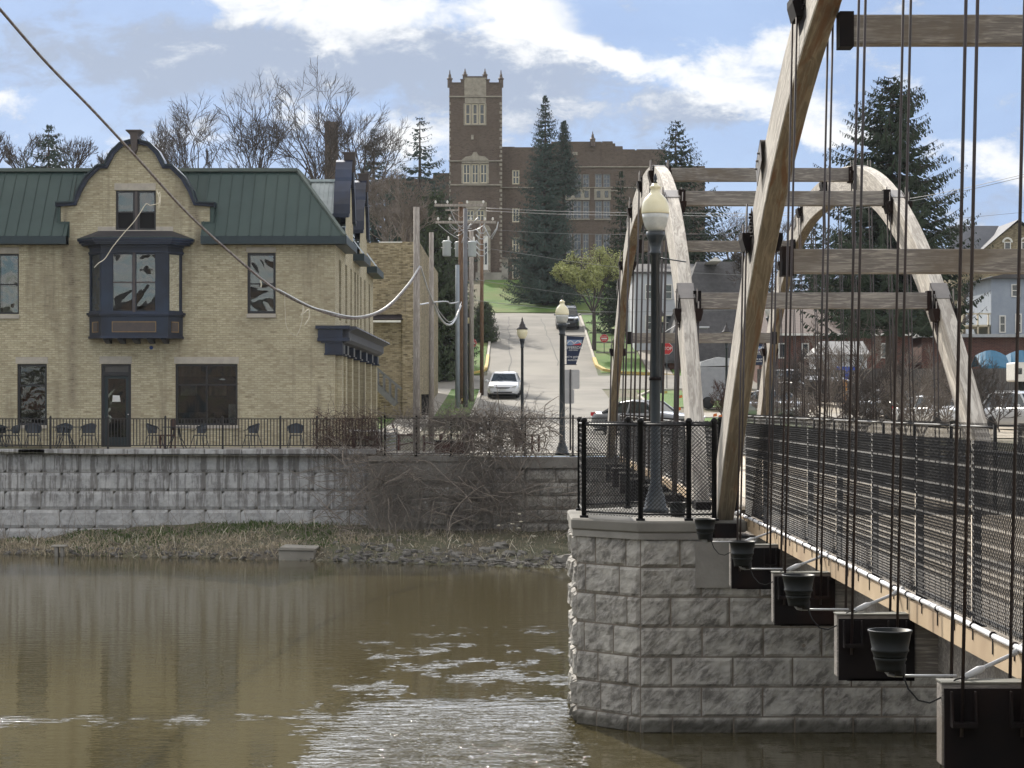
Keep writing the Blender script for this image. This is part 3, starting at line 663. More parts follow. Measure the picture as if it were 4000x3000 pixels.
def span(name, label, zc, ya, yb, beams, braces, group):
    t = thing(name, label, 'bridge', (0, 0, 0), group)
    for x0, x1 in ((XL0, XL1), (XR0, XR1)):
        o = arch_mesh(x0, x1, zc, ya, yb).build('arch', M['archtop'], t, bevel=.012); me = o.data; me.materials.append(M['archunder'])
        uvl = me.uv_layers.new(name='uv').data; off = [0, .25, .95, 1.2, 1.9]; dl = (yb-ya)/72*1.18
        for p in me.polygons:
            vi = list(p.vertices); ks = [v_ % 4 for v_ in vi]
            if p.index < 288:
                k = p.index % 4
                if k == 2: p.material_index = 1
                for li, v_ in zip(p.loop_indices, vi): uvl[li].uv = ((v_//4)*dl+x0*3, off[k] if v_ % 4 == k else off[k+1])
    for Yb, z in braces:
        hh = .145
        mb = MB(); mb.box(XL1+lean(XL1, z)+.02, XR0+lean(XR0, z)-.02, Yb-.1, Yb+.1, z-hh, z+hh); mb.build('cross_brace', M['beamwood'], t, bevel=.012)
        mb = MB(); s = slp(zc, Yb); nn = Vector((0, -s, 1)).normalized(); dd = Vector((0, 1, s)).normalized()
        mbp = MB()
        for xa, xb, sg in ((XL0, XL1, 1), (XR0, XR1, -1)):
            la = lean(xa, z); xi = (xb if sg == 1 else xa)+la
            mb.box(min(xi, xi+sg*.14), max(xi, xi+sg*.14), Yb-.115, Yb+.115, z-hh-.03, z+hh+.03)   # end shoe
            p = Vector((0, Yb, ext(zc, Yb)))
            a, c = p-dd*.26+nn*.012, p+dd*.26+nn*.012
            for (e, f) in ((a, c),):
                x_0, x_1 = xa+la-.03, xb+la+.03
                mbp.add([(x_0, e.y, e.z), (x_1, e.y, e.z), (x_1, f.y, f.z), (x_0, f.y, f.z)]+[(x_0, e.y-nn.y*.02+0, e.z-nn.z*.02), (x_1, e.y-nn.y*.02, e.z-nn.z*.02), (x_1, f.y-nn.y*.02, f.z-nn.z*.02), (x_0, f.y-nn.y*.02, f.z-nn.z*.02)],
                        [(0, 1, 2, 3), (7, 6, 5, 4), (0, 4, 5, 1), (1, 5, 6, 2), (2, 6, 7, 3), (3, 7, 4, 0)])
                for xo in (x_0, x_1):      # cheek plates down the arch sides
                    g = .008 if xo == x_0 else -.008; dn = nn*-.30
                    q = [(xo, e.y, e.z), (xo, f.y, f.z), (xo, (f+dn).y, (f+dn).z), (xo, (e+dn).y, (e+dn).z)]
                    mbp.add(q+[(x+g, y, zz) for x, y, zz in q], [(0, 1, 2, 3), (7, 6, 5, 4), (0, 4, 5, 1), (1, 5, 6, 2), (2, 6, 7, 3), (3, 7, 4, 0)])
                    for k in range(3):
                        pp = e+(f-e)*(.2+.3*k)-nn*.12; mbp.tube([(xo-.03 if xo == x_0 else xo+.03, pp.y, pp.z), (xo, pp.y, pp.z)], .014, 6)
        build_each(mb, 'brace_shoe', M['steel'], t); build_each(mbp, 'saddle_plate', M['plate'], t, key=lambda c: c.x < CXB)
    for Yb in beams:
        # floor beam: timber with steel cheeks
        mb = MB(); mb.box(2.66, 7.94, Yb-.085, Yb+.085, -.66, -.14); mb.build('floor_beam', M['beamwood'], t, bevel=.01)
        mb = MB()
        for xa, xb in ((2.74, 3.30), (7.30, 7.86)):
            mb.box(xa-(.07 if xa < 5 else 0), xb, Yb-.11, Yb-.087, -.68, -.17); mb.box(xa, xb, Yb+.087, Yb+.11, -.68, -.17); mb.box(xa, xb, Yb-.11, Yb+.11, -.685, -.665)
            for xc in ((2.78, 3.15) if xa < 5 else (7.45, 7.82)):
                mb.box(xc-.075, xc+.075, Yb-.21, Yb-.126, -.40, -.37)
                mb.prism([(Yb-.128, -.18), (Yb-.17, -.18), (Yb-.21, -.40), (Yb-.128, -.40)], xc-.08, xc-.068, 'x'); mb.prism([(Yb-.128, -.18), (Yb-.17, -.18), (Yb-.21, -.40), (Yb-.128, -.40)], xc+.068, xc+.08, 'x')
        build_each(mb, 'beam_shoe', M['steel'], t, key=lambda c: c.x < CXB)
        mb = MB(); mb.box(2.655, 3.45, Yb-.09, Yb+.09, -.139, -.130); mb.build('beam_flashing', plain_cache('beam_cap', (.17, .165, .14), (.11, .11, .09)), t)
        # hangers
        Yt = Yb; zt = ext(zc, Yt); 
        if zt > .9:
            for xa, xb in ((XL0, XL1), (XR0, XR1)):
                for xo, xs_ in ((-.055, xa), (.075, xb)):
                    for dy_ in (-.17, .17):
                        z_a = ext(zc, Yb+dy_)-.15
                        x = xs_+xo; L = lean(xa, z_a)
                        mb = MB(); mb.tube([(x, Yb+dy_, -.46), (x+L, Yb+dy_, z_a+.28)], .0125 if zc < 20 else .014, 6); mb.build('hanger_rod', M['rod'], t)
                # saddle across the arch
                s = slp(zc, Yb); la = lean(xa, zt); mb = MB()
                mb.box(xa+la-.11, xb+la+.13, Yb-.21, Yb-.13, zt-.30, zt-.10) if False else None
                zz = zt-.12
                for sg, xx in ((-1, xa+la), (1, xb+la)):
                    a0, a1 = (xx-.12, xx) if sg < 0 else (xx, xx+.14)
                    mb.prism([(a0, zz), (a0, zz-.07), (a0+.04 if sg < 0 else a0, zz-.22), (a1 if sg < 0 else a1-.04, zz-.22), (a1, zz-.07), (a1, zz)], Yb-.22, Yb+.22)
                    nn = Vector((0, -s, 1)).normalized(); dd = Vector((0, 1, s)).normalized(); p = Vector((0, Yb, zt))
                    e, f = p-dd*.30, p+dd*.22; dn = nn*-.5; up = nn*.02; x_a, x_b = (xx-.012, xx-.002) if sg < 0 else (xx+.002, xx+.012)
                    q = [(x_a, (e+up).y, (e+up).z), (x_a, (f+up).y, (f+up).z), (x_a, (f+dn).y, (f+dn).z), (x_a, (e+dn).y, (e+dn).z)]
                    mb.add(q+[(x_b, y, z_) for _, y, z_ in q], [(0, 1, 2, 3), (7, 6, 5, 4), (0, 4, 5, 1), (1, 5, 6, 2), (2, 6, 7, 3), (3, 7, 4, 0)])
                    for k in range(4):
                        for j in range(2):
                            pp = e+dd*(-.0+.1+.06*j)+nn*(-.05-.1*k)-dd*.06; mb.tube([(xx+sg*.04, pp.y, pp.z), (xx, pp.y, pp.z)], .016, 5)
                build_each(mb, 'hanger_saddle', M['steel'], t, key=lambda c: c.x < xa+.1)
    # deck, stringers and fascia
    mb = MB(); mb.box(3.29, 7.31, ya, yb, -.055, 0); mb.build('deck', M['deck'], t)
    for s in (3.255, 7.315): mb = MB(); mb.box(s, s+.032, ya, yb, -.175, -.012); mb.build('fascia_board', M['fascia'], t)
    for s in (3.5, 4.7, 5.9, 7.0): mb = MB(); mb.box(s, s+.14, ya+.2, yb-.2, -.13 if False else -.60, -.057); mb.build('stringer', M['beamwood'], t)
    return t
_pc = {}
def plain_cache(n, a, b_=None, **k):
    if n not in _pc: _pc[n] = plain(n, a, b_, **k)
    return _pc[n]
NB = [13.05+4.27*k for k in range(-3, 4)]; NB = [4.5, 8.78, 13.05, 17.3, 21.6, 25.9]
near = span('timber_arch_bridge', 'near timber arch span running from the right foreground to the stone pier', 13.7, -2.7, 30.35, NB, [(12.4, 6.1), (16.5, 6.0), (20.6, 5.33), (24.7, 3.32)], 'arch spans of the footbridge')
FB = [49.6-4.27*3+4.27*k for k in range(0, 7)]
far = span('timber_arch_bridge', 'far timber arch span reaching from the stone pier to the opposite bank', 49.6, 32.9, 66.3, FB, [(37.1, 3.48), (41.2, 5.72), (45.4, 6.66), (49.8, 6.60), (55.2, 5.85), (59.6, 3.55)], 'arch spans of the footbridge')
# white conduit along the near span's left edge
cd = thing('electrical_conduit', 'white conduit strapped along the left deck edge of the near span', 'conduit', (3.27, 0, 0))
mb = MB(); mb.tube([(-.015, 2, .03)]+[(-.015, y, .03+.006*math.sin(y*1.7)) for y in range(4, 30, 2)]+[(-.015, 30, .02)], .020, 8); mb.build('pipe', plain_cache('white_pvc_conduit', (.78, .78, .80), (.68, .68, .70)), cd)
mb = MB(); y = 3
while y < 30: mb.tube([(-.015, y-.012, .03), (-.015, y+.012, .03)], .027, 8); mb.box(-.022, -.016, y-.01, y+.01, -.07-(.03 if int(y*3) % 3 == 0 else 0), .02); y += .62
build_each(mb, 'strap', M['steel'], cd, key=lambda c: round((c.y-3)/.62))
# planters on pipe arms, one at each beam end, with their drip hoses and couplers
names = {30.3: 'black planter bucket tucked against the pier cap beside the near arch foot', 25.9: 'black planter bucket overhanging the water at the first beam out from the pier',
         21.6: 'black planter bucket hanging at the second beam out from the pier', 17.3: 'black planter bucket hanging at the third beam out from the pier', 13.05: 'largest fully visible black planter bucket, fourth one out from the pier cap', 8.78: 'black planter bucket cut by the right lower edge of the photo'}
ORD = {30.3: 'farthest', 25.9: 'second farthest', 21.6: 'third farthest', 17.3: 'second nearest fully visible', 13.05: 'largest fully visible', 8.78: 'right-edge cropped'}
for Yb, lab in names.items():
    p = thing('hanging_planter', lab, 'planter', (2.35, Yb, -.05), 'planter buckets along the bridge')
    mb = MB(); mb.lathe([(.085, -.02), (.088, .0), (.097, .045), (.104, .05), (.104, .062), (.101, .068), (.112, .10), (.118, .104), (.118, .118), (.114, .122), (.134, .225), (.140, .228), (.140, .238), (.128, .238), (.10, .05), (.0, .045)], 24)
    mb.build('bucket', M['bucket'], p)
    mb = MB(); mb.tube([(.03, 0, -.052), (.33 if Yb > 30 else .42, 0, -.052)], .009, 6); mb.tube([(.03, 0, -.052), (-.01, 0, -.045), (-.03, 0, -.02)], .011, 6); mb.build('pipe_arm', M['galv'], p)
    mb = MB(); mb.lathe([(.03, -.05), (.036, -.03), (.036, .02), (.02, .04)], 10, (.06, -.02, 0)); mb.build('valve', M['rubber'], p)
    h = thing('drip_hose', 'thin dark drip hose under the %s planter bucket' % ORD[Yb], 'hose', (2.35, Yb, -.1), 'drip hoses of the planter buckets')
    mb = MB(); mb.tube([(.08, -.02, .0), (.11, -.03, -.08), (.17, -.04, -.15), (.24, -.05, -.165), (.31, -.06, -.13), (.36, -.06, -.06), (.40, -.05, -.02), (.47, 0, -.01)], .006, 6); mb.build('hose', M['rubber'], h)
    a = thing('cable_coupler', 'grey conduit arm at the beam end next to the %s planter bucket' % ORD[Yb], 'coupler', (2.8, Yb, -.12), 'conduit arms at the beam ends')
    mb = MB(); mb.tube([(.0, 0, 0), (.03, .02, .01)], .012, 8); mb.tube([(.03, .02, .01), (.14, .12, .04), (.17, .14, .05)], [.02, .028, .018], 8); mb.tube([(.17, .14, .05), (.44, .36, .125)], .014, 8); mb.tube([(.40, .33, .115), (.50, .44, .15)], [.02, .028], 8)
    mb.build('arm', plain_cache('weathered_grey_pvc', (.48, .49, .50), (.40, .41, .43)), a)

# ------------------------------------------------------------------ chain-link
def chainlink(mb, L, H, cell=.05, r=.0022, z0=.03):
    # true woven diamonds: every wire zigzags down, swapping sides at the crossings; local x along, z up
    n = int(L/cell); m_ = int(H/cell)
    for i in range(n):
        for s in (0,):
            pts = []
            for j in range(m_+1):
                x = (i+.5)*cell+(cell/2 if (i+j) % 2 == 0 else -cell/2)
                pts.append((x, (-r*1.1 if (i+j) % 2 == 0 else r*1.1), z0+j*cell))
            for a_, b_ in zip(pts, pts[1:]): mb.tube([a_, b_], r, 3, False, False)
_panel = {}
def link_panel(L, H, cell=.0245, r=.0031):
    key = (round(L, 2), H, cell)
    if key not in _panel:
        mb = MB(); chainlink(mb, L, H, cell, r); o = mb.build('chain_mesh', M['vinyl']); _panel[key] = o.data; bpy.data.objects.remove(o)
    return _panel[key]
def link_fence(name, label, pts, z, H=1.3, group=None, cell=.0245, r=.0031, post=.032, fin=True, zf=None, rail=.02, side=0):
    t = thing(name, label, 'fence', (pts[0][0], pts[0][1], z), group)
    o = Vector((pts[0][0], pts[0][1], z))
    for i, (a, c) in enumerate(zip(pts, pts[1:])):
        za = zf(*a) if zf else z; zb = zf(*c) if zf else z
        A = Vector((a[0], a[1], za))-o; C_ = Vector((c[0], c[1], zb))-o; d = C_-A; L = math.hypot(d.x, d.y)
        me = link_panel(L, H, cell, r); ob = bpy.data.objects.new('chain_mesh', me); col.objects.link(ob); ob.parent = t; ob.location = A+Vector((side, 0, .02 if side else 0)); ob.rotation_euler = (0, -math.atan2(d.z, L), math.atan2(d.y, d.x))
        mb = MB(); mb.tube([A+Vector((0, 0, H-.03)), C_+Vector((0, 0, H-.03))], rail, 8); mb.build('top_rail', M['vinyl'], t)
        mb = MB(); mb.tube([A+Vector((0, 0, .07)), C_+Vector((0, 0, .07))], rail*.8, 8); mb.build('bottom_rail', M['vinyl'], t)
    for a in pts:
        za = zf(*a) if zf else z; A = Vector((a[0], a[1], za))-o
        mb = MB(); mb.lathe([(post, 0), (post, H+.01)]+([(post*1.35, H+.012), (post*1.35, H+.035), (post*.8, H+.065), (.001, H+.07)] if fin else [(.001, H+.012)]), 10, A); mb.box(A.x-.06, A.x+.06, A.y-.06, A.y+.06, A.z-.02, A.z+.012) if not zf else None
        mb.build('fence_post', M['postpaint'], t)
    return t
st_ = 2.13
link_fence('chain_link_fence', 'black chain-link fence along the left edge of the near bridge deck', [(3.34, 15.05+st_*k) for k in range(-4, 8)], 0, 1.3, 'chain-link fences of the footbridge', post=.034, fin=False, side=-.04)
link_fence('chain_link_fence', 'black chain-link fence along the right edge of the near bridge deck', [(7.27, 15.05+st_*k) for k in range(-4, 8)], 0, 1.3, 'chain-link fences of the footbridge', post=.034, fin=False, side=-.04)
link_fence('chain_link_fence', 'black chain-link fence along the left edge of the far bridge deck', [(3.33, 31.5+st_*1.5*k) for k in range(0, 12)], 0, 1.3, 'chain-link fences of the footbridge', .052, .0042, post=.03, fin=False)
link_fence('chain_link_fence', 'black chain-link fence along the right edge of the far bridge deck', [(7.27, 31.5+st_*1.5*k) for k in range(0, 12)], 0, 1.3, 'chain-link fences of the footbridge', .052, .0042, post=.03, fin=False)

# ------------------------------------------------------------------ the pier
pier = thing('stone_pier', 'rock-faced limestone pier carrying the bridge in mid river', 'bridge pier', (0, 0, 0))
PA, PB = (.86, 29.95), (1.73, 29.08); PC = (9.4, 29.08)
rows = [.25]+[.42]*6; zb = -3.02
mb = MB()
dAB = (Vector(PB)-Vector(PA)).normalized(); nAB = Vector((dAB.y, -dAB.x, 0))
course_wall(mb, PA, PB, zb, rows, .032, 3, .62, nAB, .010, .035, .1, starts=[.2, .75, .2, .5, .2, .5, .2], rnd_c=.02, edge=-.004)
course_wall(mb, PB, PC, zb, rows, .032, 5, .845, Vector((0, -1, 0)), .010, .035, .03, starts=[.4, 0, .42, 0, .42, 0, .3], rnd_c=.02, edge=-.004)
course_wall(mb, (.86, 32.2), PA, zb, rows, .06, 6, .85, Vector((-1, 0, 0)), .014, .06, .1)
mb.build('stone_face', M['pierstone'], pier)
foot = [(.866, 29.953), (1.734, 29.087), (9.4, 29.087), (9.4, 33.0), (1.75, 33.0), (.866, 32.2)]
mb = MB(); mb.prism(foot, -4.7, -.277, 'z'); mb.build('pier_core', M['mortar'], pier)
foot2 = [(.78, 29.9), (1.69, 28.99), (2.62, 28.99), (2.62, 29.25), (3.25, 29.25), (3.25, 32.9), (1.69, 33.1), (.78, 32.25)]
mb = MB(); mb.prism(foot2, -.185, -.02, 'z'); mb.build('concrete_cap', plain_cache('dark_pier_concrete', (.215, .205, .18), (.16, .15, .135), scale=1.5, rough=.9, c3=(.11, .105, .09)), pier, bevel=.025)
mb = MB(); mb.prism([(.80, 29.91), (1.70, 29.01), (2.60, 29.01), (2.60, 29.3), (2.58, 33), (1.71, 33.03), (.80, 32.2)], -.275, -.187, 'z'); mb.box(2.5, 3.3, 29.02, 29.7, -.95, -.305); mb.box(3.3, 9.3, 29.3, 32.8, -.9, -.32)
mb.build('bearing_ledge', M['darkconc'], pier)
mb = MB(); mb.box(2.78, 3.1, 29.1, 29.95, -.30, -.06); mb.box(2.78, 3.1, 32.2, 32.95, -.02, .1); build_each(mb, 'arch_shoe', M['steel'], pier)
# lookout fence on the pier
link_fence('chain_link_fence', 'black chain-link fence round the lookout on the stone pier', [(3.2, 32.6), (1.75, 32.75), (.97, 32.05), (.97, 30.02), (1.74, 29.2), (2.42, 29.2), (2.78, 29.2)], 0, 1.36, 'chain-link fences of the footbridge', .029, .0044, post=.036)

# ================================================================== lamps
def acorn(t, s=1, cap=True, c=(0, 0, 0)):
    x, y, z = c
    mb = MB(); mb.lathe([(.098*s, 0), (.115*s, .02*s), (.135*s, .03*s), (.17*s, .10*s), (.192*s, .20*s), (.203*s, .27*s)], 20, c); mb.build('lamp_refractor', M['globelow'], t)
    mb = MB(); mb.lathe([(.206*s, .27*s), (.21*s, .285*s), (.207*s, .36*s), (.19*s, .44*s), (.16*s, .50*s), (.125*s, .53*s), (.12*s, .545*s), (.095*s, .56*s), (.075*s, .60*s), (.07*s, .64*s), (.085*s, .66*s), (.085*s, .68*s), (.05*s, .70*s), (.03*s, .73*s)], 20, c); mb.build('lamp_globe', M['globe'], t)
    mb = MB(); mb.lathe([(.035*s, .73*s), (.015*s, .76*s), (.03*s, .79*s), (.022*s, .83*s), (.008*s, .87*s), (.003*s, .88*s)], 10, c); mb.build('finial', M['lamppaint'], t)
def lamp_post(name, label, x, y, zb, ztop, s=1, rp=.075, hatted=False, n=20):
    t = thing(name, label, 'street lamp', (x, y, zb)); H = ztop-zb; g = H-.88*s if not hatted else H-.86*s
    mb = MB(); prof = [(.19, 0), (.19, .06), (.16, .08), (.13, .26), (.105, .30), (.10, .36), (rp, .42), (rp*.82, g-.35*s), (rp*1.1, g-.34*s), (rp*1.1, g-.30*s), (rp*.9, g-.28*s), (rp*1.3, g-.14*s), (rp*1.75, g-.06*s), (rp*1.75, g)]
    mb.lathe([(r if i > 5 else r*max(.7, rp/.075), z) for i, (r, z) in enumerate(prof)], n); mb.build('post', M['lamppaint'], t)
    if not hatted: acorn(t, s, True, (0, 0, g))
    else:
        mb = MB(); mb.lathe([(.10*s, g), (.16*s, g+.08*s), (.2*s, g+.2*s), (.215*s, g+.30*s), (.20*s, g+.36*s)], n); mb.build('lamp_globe', M['globe'], t)
        mb = MB(); mb.lathe([(.225*s, g+.36*s), (.21*s, g+.40*s), (.13*s, g+.46*s), (.12*s, g+.54*s), (.08*s, g+.58*s), (.06*s, g+.66*s), (.03*s, g+.68*s), (.04*s, g+.73*s), (.015*s, g+.80*s), (.002, g+.86*s)], n); mb.build('cap', M['iron'], t)
    return t
L1 = lamp_post('street_lamp', 'tall dark slate lamp post with a cream acorn globe on the pier lookout', PX(2560, 31), 31, 0, PZ(676, 31), 1.0, .079)
mb = MB(); zz = PZ(1008, 31)-0; mb.tube([(.07, 0, zz), (.46, -.02, zz-.06)], .010, 6); mb.build('banner_arm', M['lamppaint'], L1)
mb = MB(); mb.box(-.1, .1, -.092, -.07, PZ(1480, 31)-.02, PZ(1480, 31)+.02) if False else mb.lathe([(.094, PZ(1486, 31)), (.094, PZ(1472, 31))], 16); mb.build('collar', M['steel'], L1)
L2 = lamp_post('street_lamp', 'dark lamp post with an acorn globe carrying the navy banner', PX(2196, 61+5.5), 66.5, .02, PZ(1152, 66.5), 1.05, .095)
L3 = lamp_post('street_lamp', 'black lamp post with a capped globe standing by the white sedan', PX(2040, 78), 78, gz(0, 78), PZ(1236, 78), .98, .06, True)
L4 = lamp_post('street_lamp', 'black lamp post with a capped yellow globe beside the utility poles at the corner', PX(1833, 121), 121, gz(-3, 121), PZ(1208, 121), .98, .07, True)
L5 = lamp_post('street_lamp', 'black lamp post with a cream capped globe behind the stop sign', PX(2585, 128), 128, gz(9, 128), PZ(1205, 128), .98, .08, True)
L6 = lamp_post('street_lamp', 'lamp post with a cream globe seen just right of the near arch beam', PX(3012, 66.2), 66.2, .0, PZ(1128, 66.2), 1.03, .095)
L7 = lamp_post('street_lamp', 'black capped lamp post in front of the dark shingled house roof', PX(2838, 105), 105, gz(10, 105), PZ(1255, 105), 1.15, .07, True)
def banner(lamp, Y, pxs, pys, label, dz=0):
    (x0, x1, x2) = [PX(p, Y) for p in pxs]; (z0, z1) = [PZ(p, Y) for p in pys]      # x0 inner, x1 outer top, x2 outer bottom
    t = thing('street_banner', label, 'banner', (x0, Y, z0)); X1, X2, H = x1-x0, x2-x0, z0-z1
    mb = MB(); mb.prism([(0, 0), (X1, -.03), (X2, -H), (0, -H)], -.004, .004); mb.build('cloth', M['bannernavy'], t)
    mb = MB(); a = .22*H; b_ = .36*H
    def xe(d): return X1+(X2-X1)*d/H
    mb.prism([(.02, -.14*H), (xe(.15*H)-.03, -.14*H), (xe(.33*H)-.02, -.33*H), (.02, -.33*H)], -.008, -.005); mb.build('bridge_picture', M['bannersky'], t)
    mb = MB()
    for k in range(2):
        c = X1*(.22+.42*k); pts = [(c-X1*.2+X1*.4*i/12, -.007, -.275*H+.10*H*math.sin(math.pi*i/12)) for i in range(13)]; mb.tube([(x, -.0135, z) for x, _, z in pts], .012, 5)
    mb.build('arch_picture', M['signwhite'], t)
    mb = MB(); mb.prism([(X1*.45, -.30*H), (xe(.25*H)-.04, -.25*H), (xe(.33*H)-.03, -.325*H), (X1*.3, -.325*H)], -.012, -.009); mb.build('red_picture', M['signred'], t)
    text_mesh('JEFFERSON', .125*X1/.48*.8, 'lettering', M['signwhite'], t, (X1*.39, -.008, -.42*H), sx=1.0)
    text_mesh('WISCONSIN', .045*X1/.48, 'lettering', M['signwhite'], t, (X1*.38, -.008, -.505*H))
    text_mesh("we're going\noutside", .085*X1/.48, 'lettering', M['signwhite'], t, (X1*.33, -.008, -.79*H))
    mb = MB(); mb.tube([(-.08, 0, .015), (X1+.03, 0, .0)], .012, 6); mb.tube([(-.08, 0, -H-.012), (X2+.03, 0, -H-.012)], .012, 6); mb.build('banner_arm', M['iron'], t)
    return t
banner(L2, 66.4, (2213, 2283, 2250), (1312, 1423), 'navy JEFFERSON street banner hanging from the lamp post left of the bridge')
banner(L6, 65.9, (2946, 2997, 2997), (1342, 1424), 'navy JEFFERSON street banner half hidden behind the near arch')
# ================================================================== generic wall with openings
def wall_front(mb, x0, x1, z0, top, Y, openings, reveal=.16, n_extra=()):
    """front sheet facing -Y between x0..x1, z0..top(x), with real rectangular openings and their reveals"""
    xs = sorted(set([x0, x1]+[e for o in openings for e in o[:2]]+list(n_extra)))
    xs = [x for x in xs if x0 <= x <= x1]
    for a, c in zip(xs, xs[1:]):
        if c-a < 1e-6: continue
        m_ = (a+c)/2; cuts = sorted([(o[2], o[3]) for o in openings if o[0] < m_ < o[1]]); z = z0
        for p, q in cuts: 
            mb.quad((a, Y, z), (c, Y, z), (c, Y, p), (a, Y, p)); z = q
        ta, tb = (top(a+1e-5), top(c-1e-5)) if callable(top) else (top, top)
        mb.quad((a, Y, z), (c, Y, z), (c, Y, tb), (a, Y, ta))
    for (a, c, p, q) in [o[:4] for o in openings]:
        yb = Y+reveal
        mb.quad((a, Y, p), (a, yb, p), (a, yb, q), (a, Y, q)); mb.quad((c, yb, p), (c, Y, p), (c, Y, q), (c, yb, q))
        mb.quad((a, yb, q), (c, yb, q), (c, Y, q), (a, Y, q)); mb.quad((a, Y, p), (c, Y, p), (c, yb, p), (a, yb, p))
def swap(mb):      # turn a -Y facing mesh (x along, y depth) into one facing +X
    mb.v = [(-y, x, z) for x, y, z in mb.v]; return mb
def win(parent, x0, x1, z0, z1, Y, cols=(), rows_=(), fw=.06, mw=.05, frame=None, glass=None, depth=.09, name='window', mull=None):
    frame = frame or M['frameblack']; glass = glass or M['glass']
    mb = MB(); mb.box(x0, x0+fw, Y-depth/2, Y+depth/2, z0, z1); mb.box(x1-fw, x1, Y-depth/2, Y+depth/2, z0, z1)
    mb.box(x0+fw, x1-fw, Y-depth/2, Y+depth/2, z0, z0+fw); mb.box(x0+fw, x1-fw, Y-depth/2, Y+depth/2, z1-fw, z1)
    for cx in cols: mb.box(cx-mw/2, cx+mw/2, Y-depth/2+.012, Y+depth/2-.012, z0+fw, z1-fw)
    for rz_ in rows_: mb.box(x0+fw, x1-fw, Y-depth/2+.02, Y+depth/2-.02, rz_-mw/2, rz_+mw/2)
    f = mb.build(name, frame, parent)
    mb = MB(); mb.box(x0+fw*.5, x1-fw*.5, Y+.003, Y+.014, z0+fw*.5, z1-fw*.5); mb.build('pane', glass, f)
    return f

# ================================================================== cream brick building by the river
YF = 72.0
def bx_(p): return PX(p, YF)
def bz_(p): return PZ(p, YF)
B = thing('brick_building', 'cream brick riverside building with green metal roof, curved gable and blue bay window', 'building', (0, 0, 0))
XC = bx_(1309); XL = -24.0; FLOOR = .17; EAVE = bz_(957)
cx0 = bx_(528.5)
half = [(0, 543), (18, 545), (58, 556), (93, 590), (112, 625), (117, 642), (146, 642.5), (195, 690), (226, 744), (239, 786), (310, 789)]
def gable_top(x):
    d = abs((x-cx0)*F/YF)
    if d > 291: return EAVE
    return bz_(lerp_tab([(0, 553), (55, 566), (88, 596), (105, 632), (110, 652), (143, 655), (190, 700), (220, 752), (233, 800), (291.5, 802)], d))
gx = [cx0+s*d*YF/F for s in (-1, 1) for d in (0, 20, 40, 55, 70, 88, 97, 105, 110, 143, 160, 175, 190, 205, 220, 228, 233, 291)]
ops = {'upper_left': (bx_(-9), bx_(74), bz_(1227), bz_(991)), 'upper_right': (bx_(966), bx_(1077), bz_(1225), bz_(987)),
       'low_left': (bx_(67), bx_(183), bz_(1661), bz_(1422)), 'door': (bx_(395), bx_(512), FLOOR, bz_(1422)), 'big': (bx_(685), bx_(928), bz_(1661), bz_(1422)),
       'gable': (bx_(452), bx_(609), bz_(899), bz_(744)), 'bay': (bx_(372), bx_(690), bz_(1221), bz_(985))}
OUT = [(-20.9, -19.8, ops['low_left'][2], ops['low_left'][3]), (-20.9, -19.8, ops['upper_left'][2], ops['upper_left'][3])]
mb = MB(); wall_front(mb, XL, XC, -.3, gable_top, YF, list(ops.values())+OUT, .16, gx)
# corbel notch: the raised gable's shoulders (x 237..271 and 787..818) stop at y 866 px: undersides
# side wall (towards the street), with narrow openings
YE = 91.0
side_w = [(74.05, 1.0), (76.7, .9), (79.0, .8), (80.9, .8), (82.3, .7), (83.9, .8), (86.1, .9), (88.7, .9)]
s_ops = [(a-w_/2, a+w_/2, bz_(1242), bz_(1000)) for a, w_ in side_w]
sb = MB(); sb_ops = s_ops+[(74.2, 76.2, .5, bz_(1390)), (77.6, 79.4, .25, bz_(1390)), (81.6, 82.9, .25, bz_(1390)), (84.2, 86.2, .5, bz_(1390)), (88.0, 89.6, .25, bz_(1390))]
def side_top(y):
    for a, c in ((76.4, 79.9), (83.4, 87.2)):
        if a <= y <= c:
            d = abs(y-(a+c)/2)/(c-a)*2*291*.985
            return bz_(lerp_tab([(0, 553), (55, 566), (88, 596), (105, 632), (110, 652), (143, 655), (190, 700), (220, 752), (233, 800), (291.5, 802)], d))
    return EAVE+.02
sx_ = sorted(set([a+(c-a)*i/36 for a, c in ((76.4, 79.9), (83.4, 87.2)) for i in range(37)]))
wall_front(sb, YF, YE, -.3, side_top, 0, sb_ops, .18, sx_)
sb.v = [(XC-y, x, z) for x, y, z in sb.v]
for v_ in (0,): mb.add(sb.v, [tuple(reversed(f)) for f in sb.f])
mb.quad((XL, YE, -.3), (XC, YE, -.3), (XC, YE, EAVE), (XL, YE, EAVE)); mb.quad((XL, YF, -.3), (XL, YE, -.3), (XL, YE, EAVE), (XL, YF, EAVE))
mb.build('wall', M['brick'], B)
mb = MB(); mb.box(XL+.3, XC-.2, YF+.55, YE-.4, -.2, EAVE+.4); mb.box(cx0-2.4, cx0+2.4, YF+.5, YF+1.6, EAVE+.3, bz_(800)); mb.build('interior', M['darkvoid'], B)
